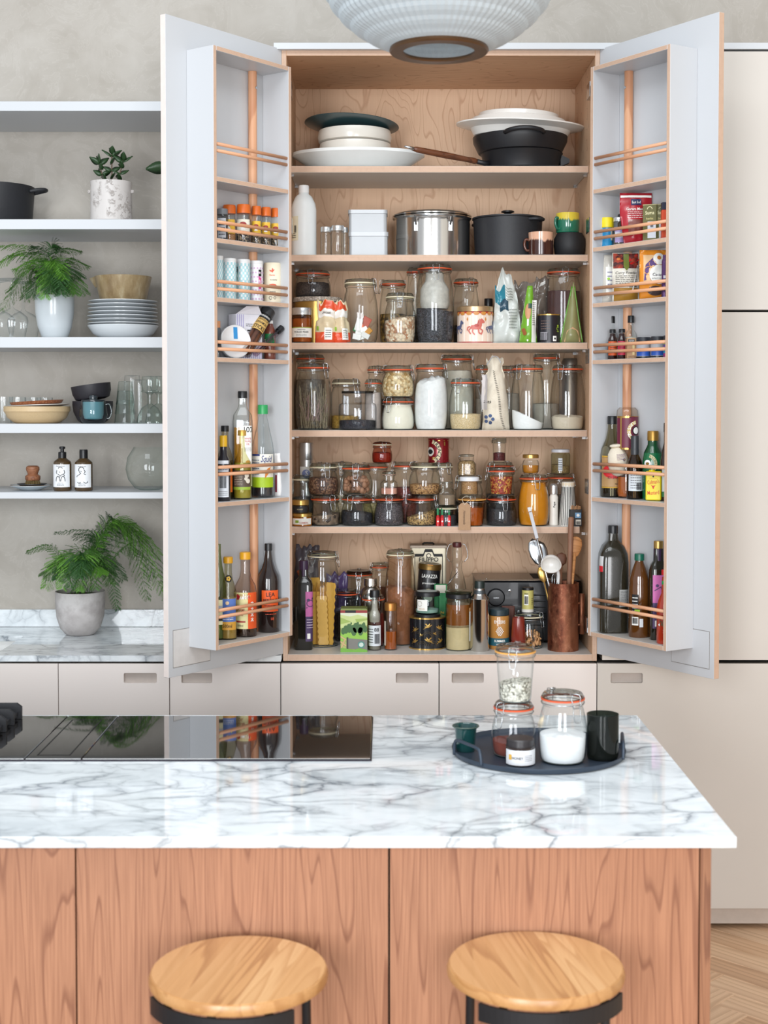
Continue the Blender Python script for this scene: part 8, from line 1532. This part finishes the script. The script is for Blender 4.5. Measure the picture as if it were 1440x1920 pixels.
def TI(px, pyb): return PZ(px, pyb, zt_)
def tray_item(name, lb, cat, px, w, pyb, top, **k):
    """pyb: picture row of the front foot of the thing"""
    r_ = w*M(-1.3)/2; q = PZ(px, pyb, zt_); Y = q.y+r_; return dict(px=px, w=w, base=zt_, top=top, Y=Y)
def place(px, w, pyb, top): 
    r_ = w*M(-1.3)/2; return dict(px=px, w=w, base=zt_, top=top, Y=PZ(px, pyb, zt_).y+r_*.9)
d = place(873, 42, 1412, 1353); it = Item('enamel_cup', 'small dark green enamel cup with a rolled rim at the tray edge', 'cup', d['px'], 46, zt_, 1360, d['Y'], py=1385); it.body([(0, 0), (.72, 0), (.76, .03), (.9, .9), (1.08, .95), (1.1, 1), (1.02, 1), (.88, .92), (.72, .08), (0, .06)], mat('123E3E', .2, coat=.5, var=.05), 'cup', seg=40); lathe('rim', [(it.R*1.06, it.H*.955), (it.R*1.12, it.H*.98), (it.R*1.08, it.H*1.01), (it.R*1.02, it.H)], mat('4A5A50', .35), it.root, 40)
d = place(964, 86, 1424, 1340); GA = 'jars on the island tray'
lj1 = clipjar('squat clip jar on the tray under the jar of white seeds, red seal', 963, 84, zt_, 1352, d['Y'], 'round', 'o', -45, powder('7A3A2E'), .26, tilt=-.1, group=GA, py=1385, glassm=M_GLASSW, H=.122, big=1.1)
clipjar('tapered clip jar of white seeds stacked high on the tray, amber seal', 966, 78, lj1.top+.0005, 1245, d['Y'], 'taper', 'y', -12, grains('D8D2C0', 'EDE8DA', 200, '8A8474'), .38, tilt=.15, group=GA, py=1290, glassm=M_GLASSW, H=.128)
d = place(1056, 92, 1437, 1290)
clipjar('large clip jar of white salt on the tray with a coral seal', 1055, 92, zt_, 1297, d['Y'], 'tall', 'o', 28, powder('F4F6F8', mott=.04), .42, group=GA, py=1360, glassm=M_GLASSW, big=1.2, lump=.002)
d = place(976, 55, 1438, 1376); it = Item('cosmetic_jar', 'small black-lidded jar with a white lettered label on the tray', 'jar', 975.5, 55, zt_, 1383, d['Y'], py=1410, group=GA); it.body([(0, 0), (.95, 0), (1, .04), (1, .64), (.92, .70), (.9, .72)], mat('2A1C18', .2, coat=.4), 'glass_body', seg=40); it.cap(.95, .72, 1, mat('2E2A2C', .35), 'lid'); it.part('lid_ring', [(.9, .70), (1.0, .71), (1.0, .735), (.9, .74)], mat('2E2A2C', .35), 40); it.lab(2.7, .05, .62, mat('E6E8EC', .45)); it.txt('HONEY', .1, .33, M_INK, w=.8, cx=-.3); it.lns(4, .6, .2, .45, cx=.5); it.lab(.25, .25, .45, mat('E0B04A', .5), cx=-.85, d=.0006, name='gold_mark')
d = place(1131, 58, 1428, 1333); it = Item('glass_votive', 'smoky dark glass tumbler at the back of the tray', 'glass', 1130, 60, zt_, 1338, d['Y'], py=1380)
SG = NT('smoky_glass'); p_ = SG.pr(Roughness=.08); p_.inputs['Base Color'].default_value = (.012, .014, .012, 1); tr0 = SG.n('ShaderNodeBsdfTransparent'); tr0.inputs[0].default_value = (.42, .48, .44, 1); mx = SG.n('ShaderNodeMixShader'); mx.inputs[0].default_value = .55; SG.l(tr0.outputs[0], mx.inputs[1]); SG.l(p_.outputs[0], mx.inputs[2]); SG.l(mx.outputs[0], SG.out.inputs[0]); SG = SG.m
it.body([(0, 0), (.9, 0), (.97, .03), (1, .1), (1, 1), (.94, 1), (.93, .06), (0, .05)], SG, 'glass_body', seg=48)
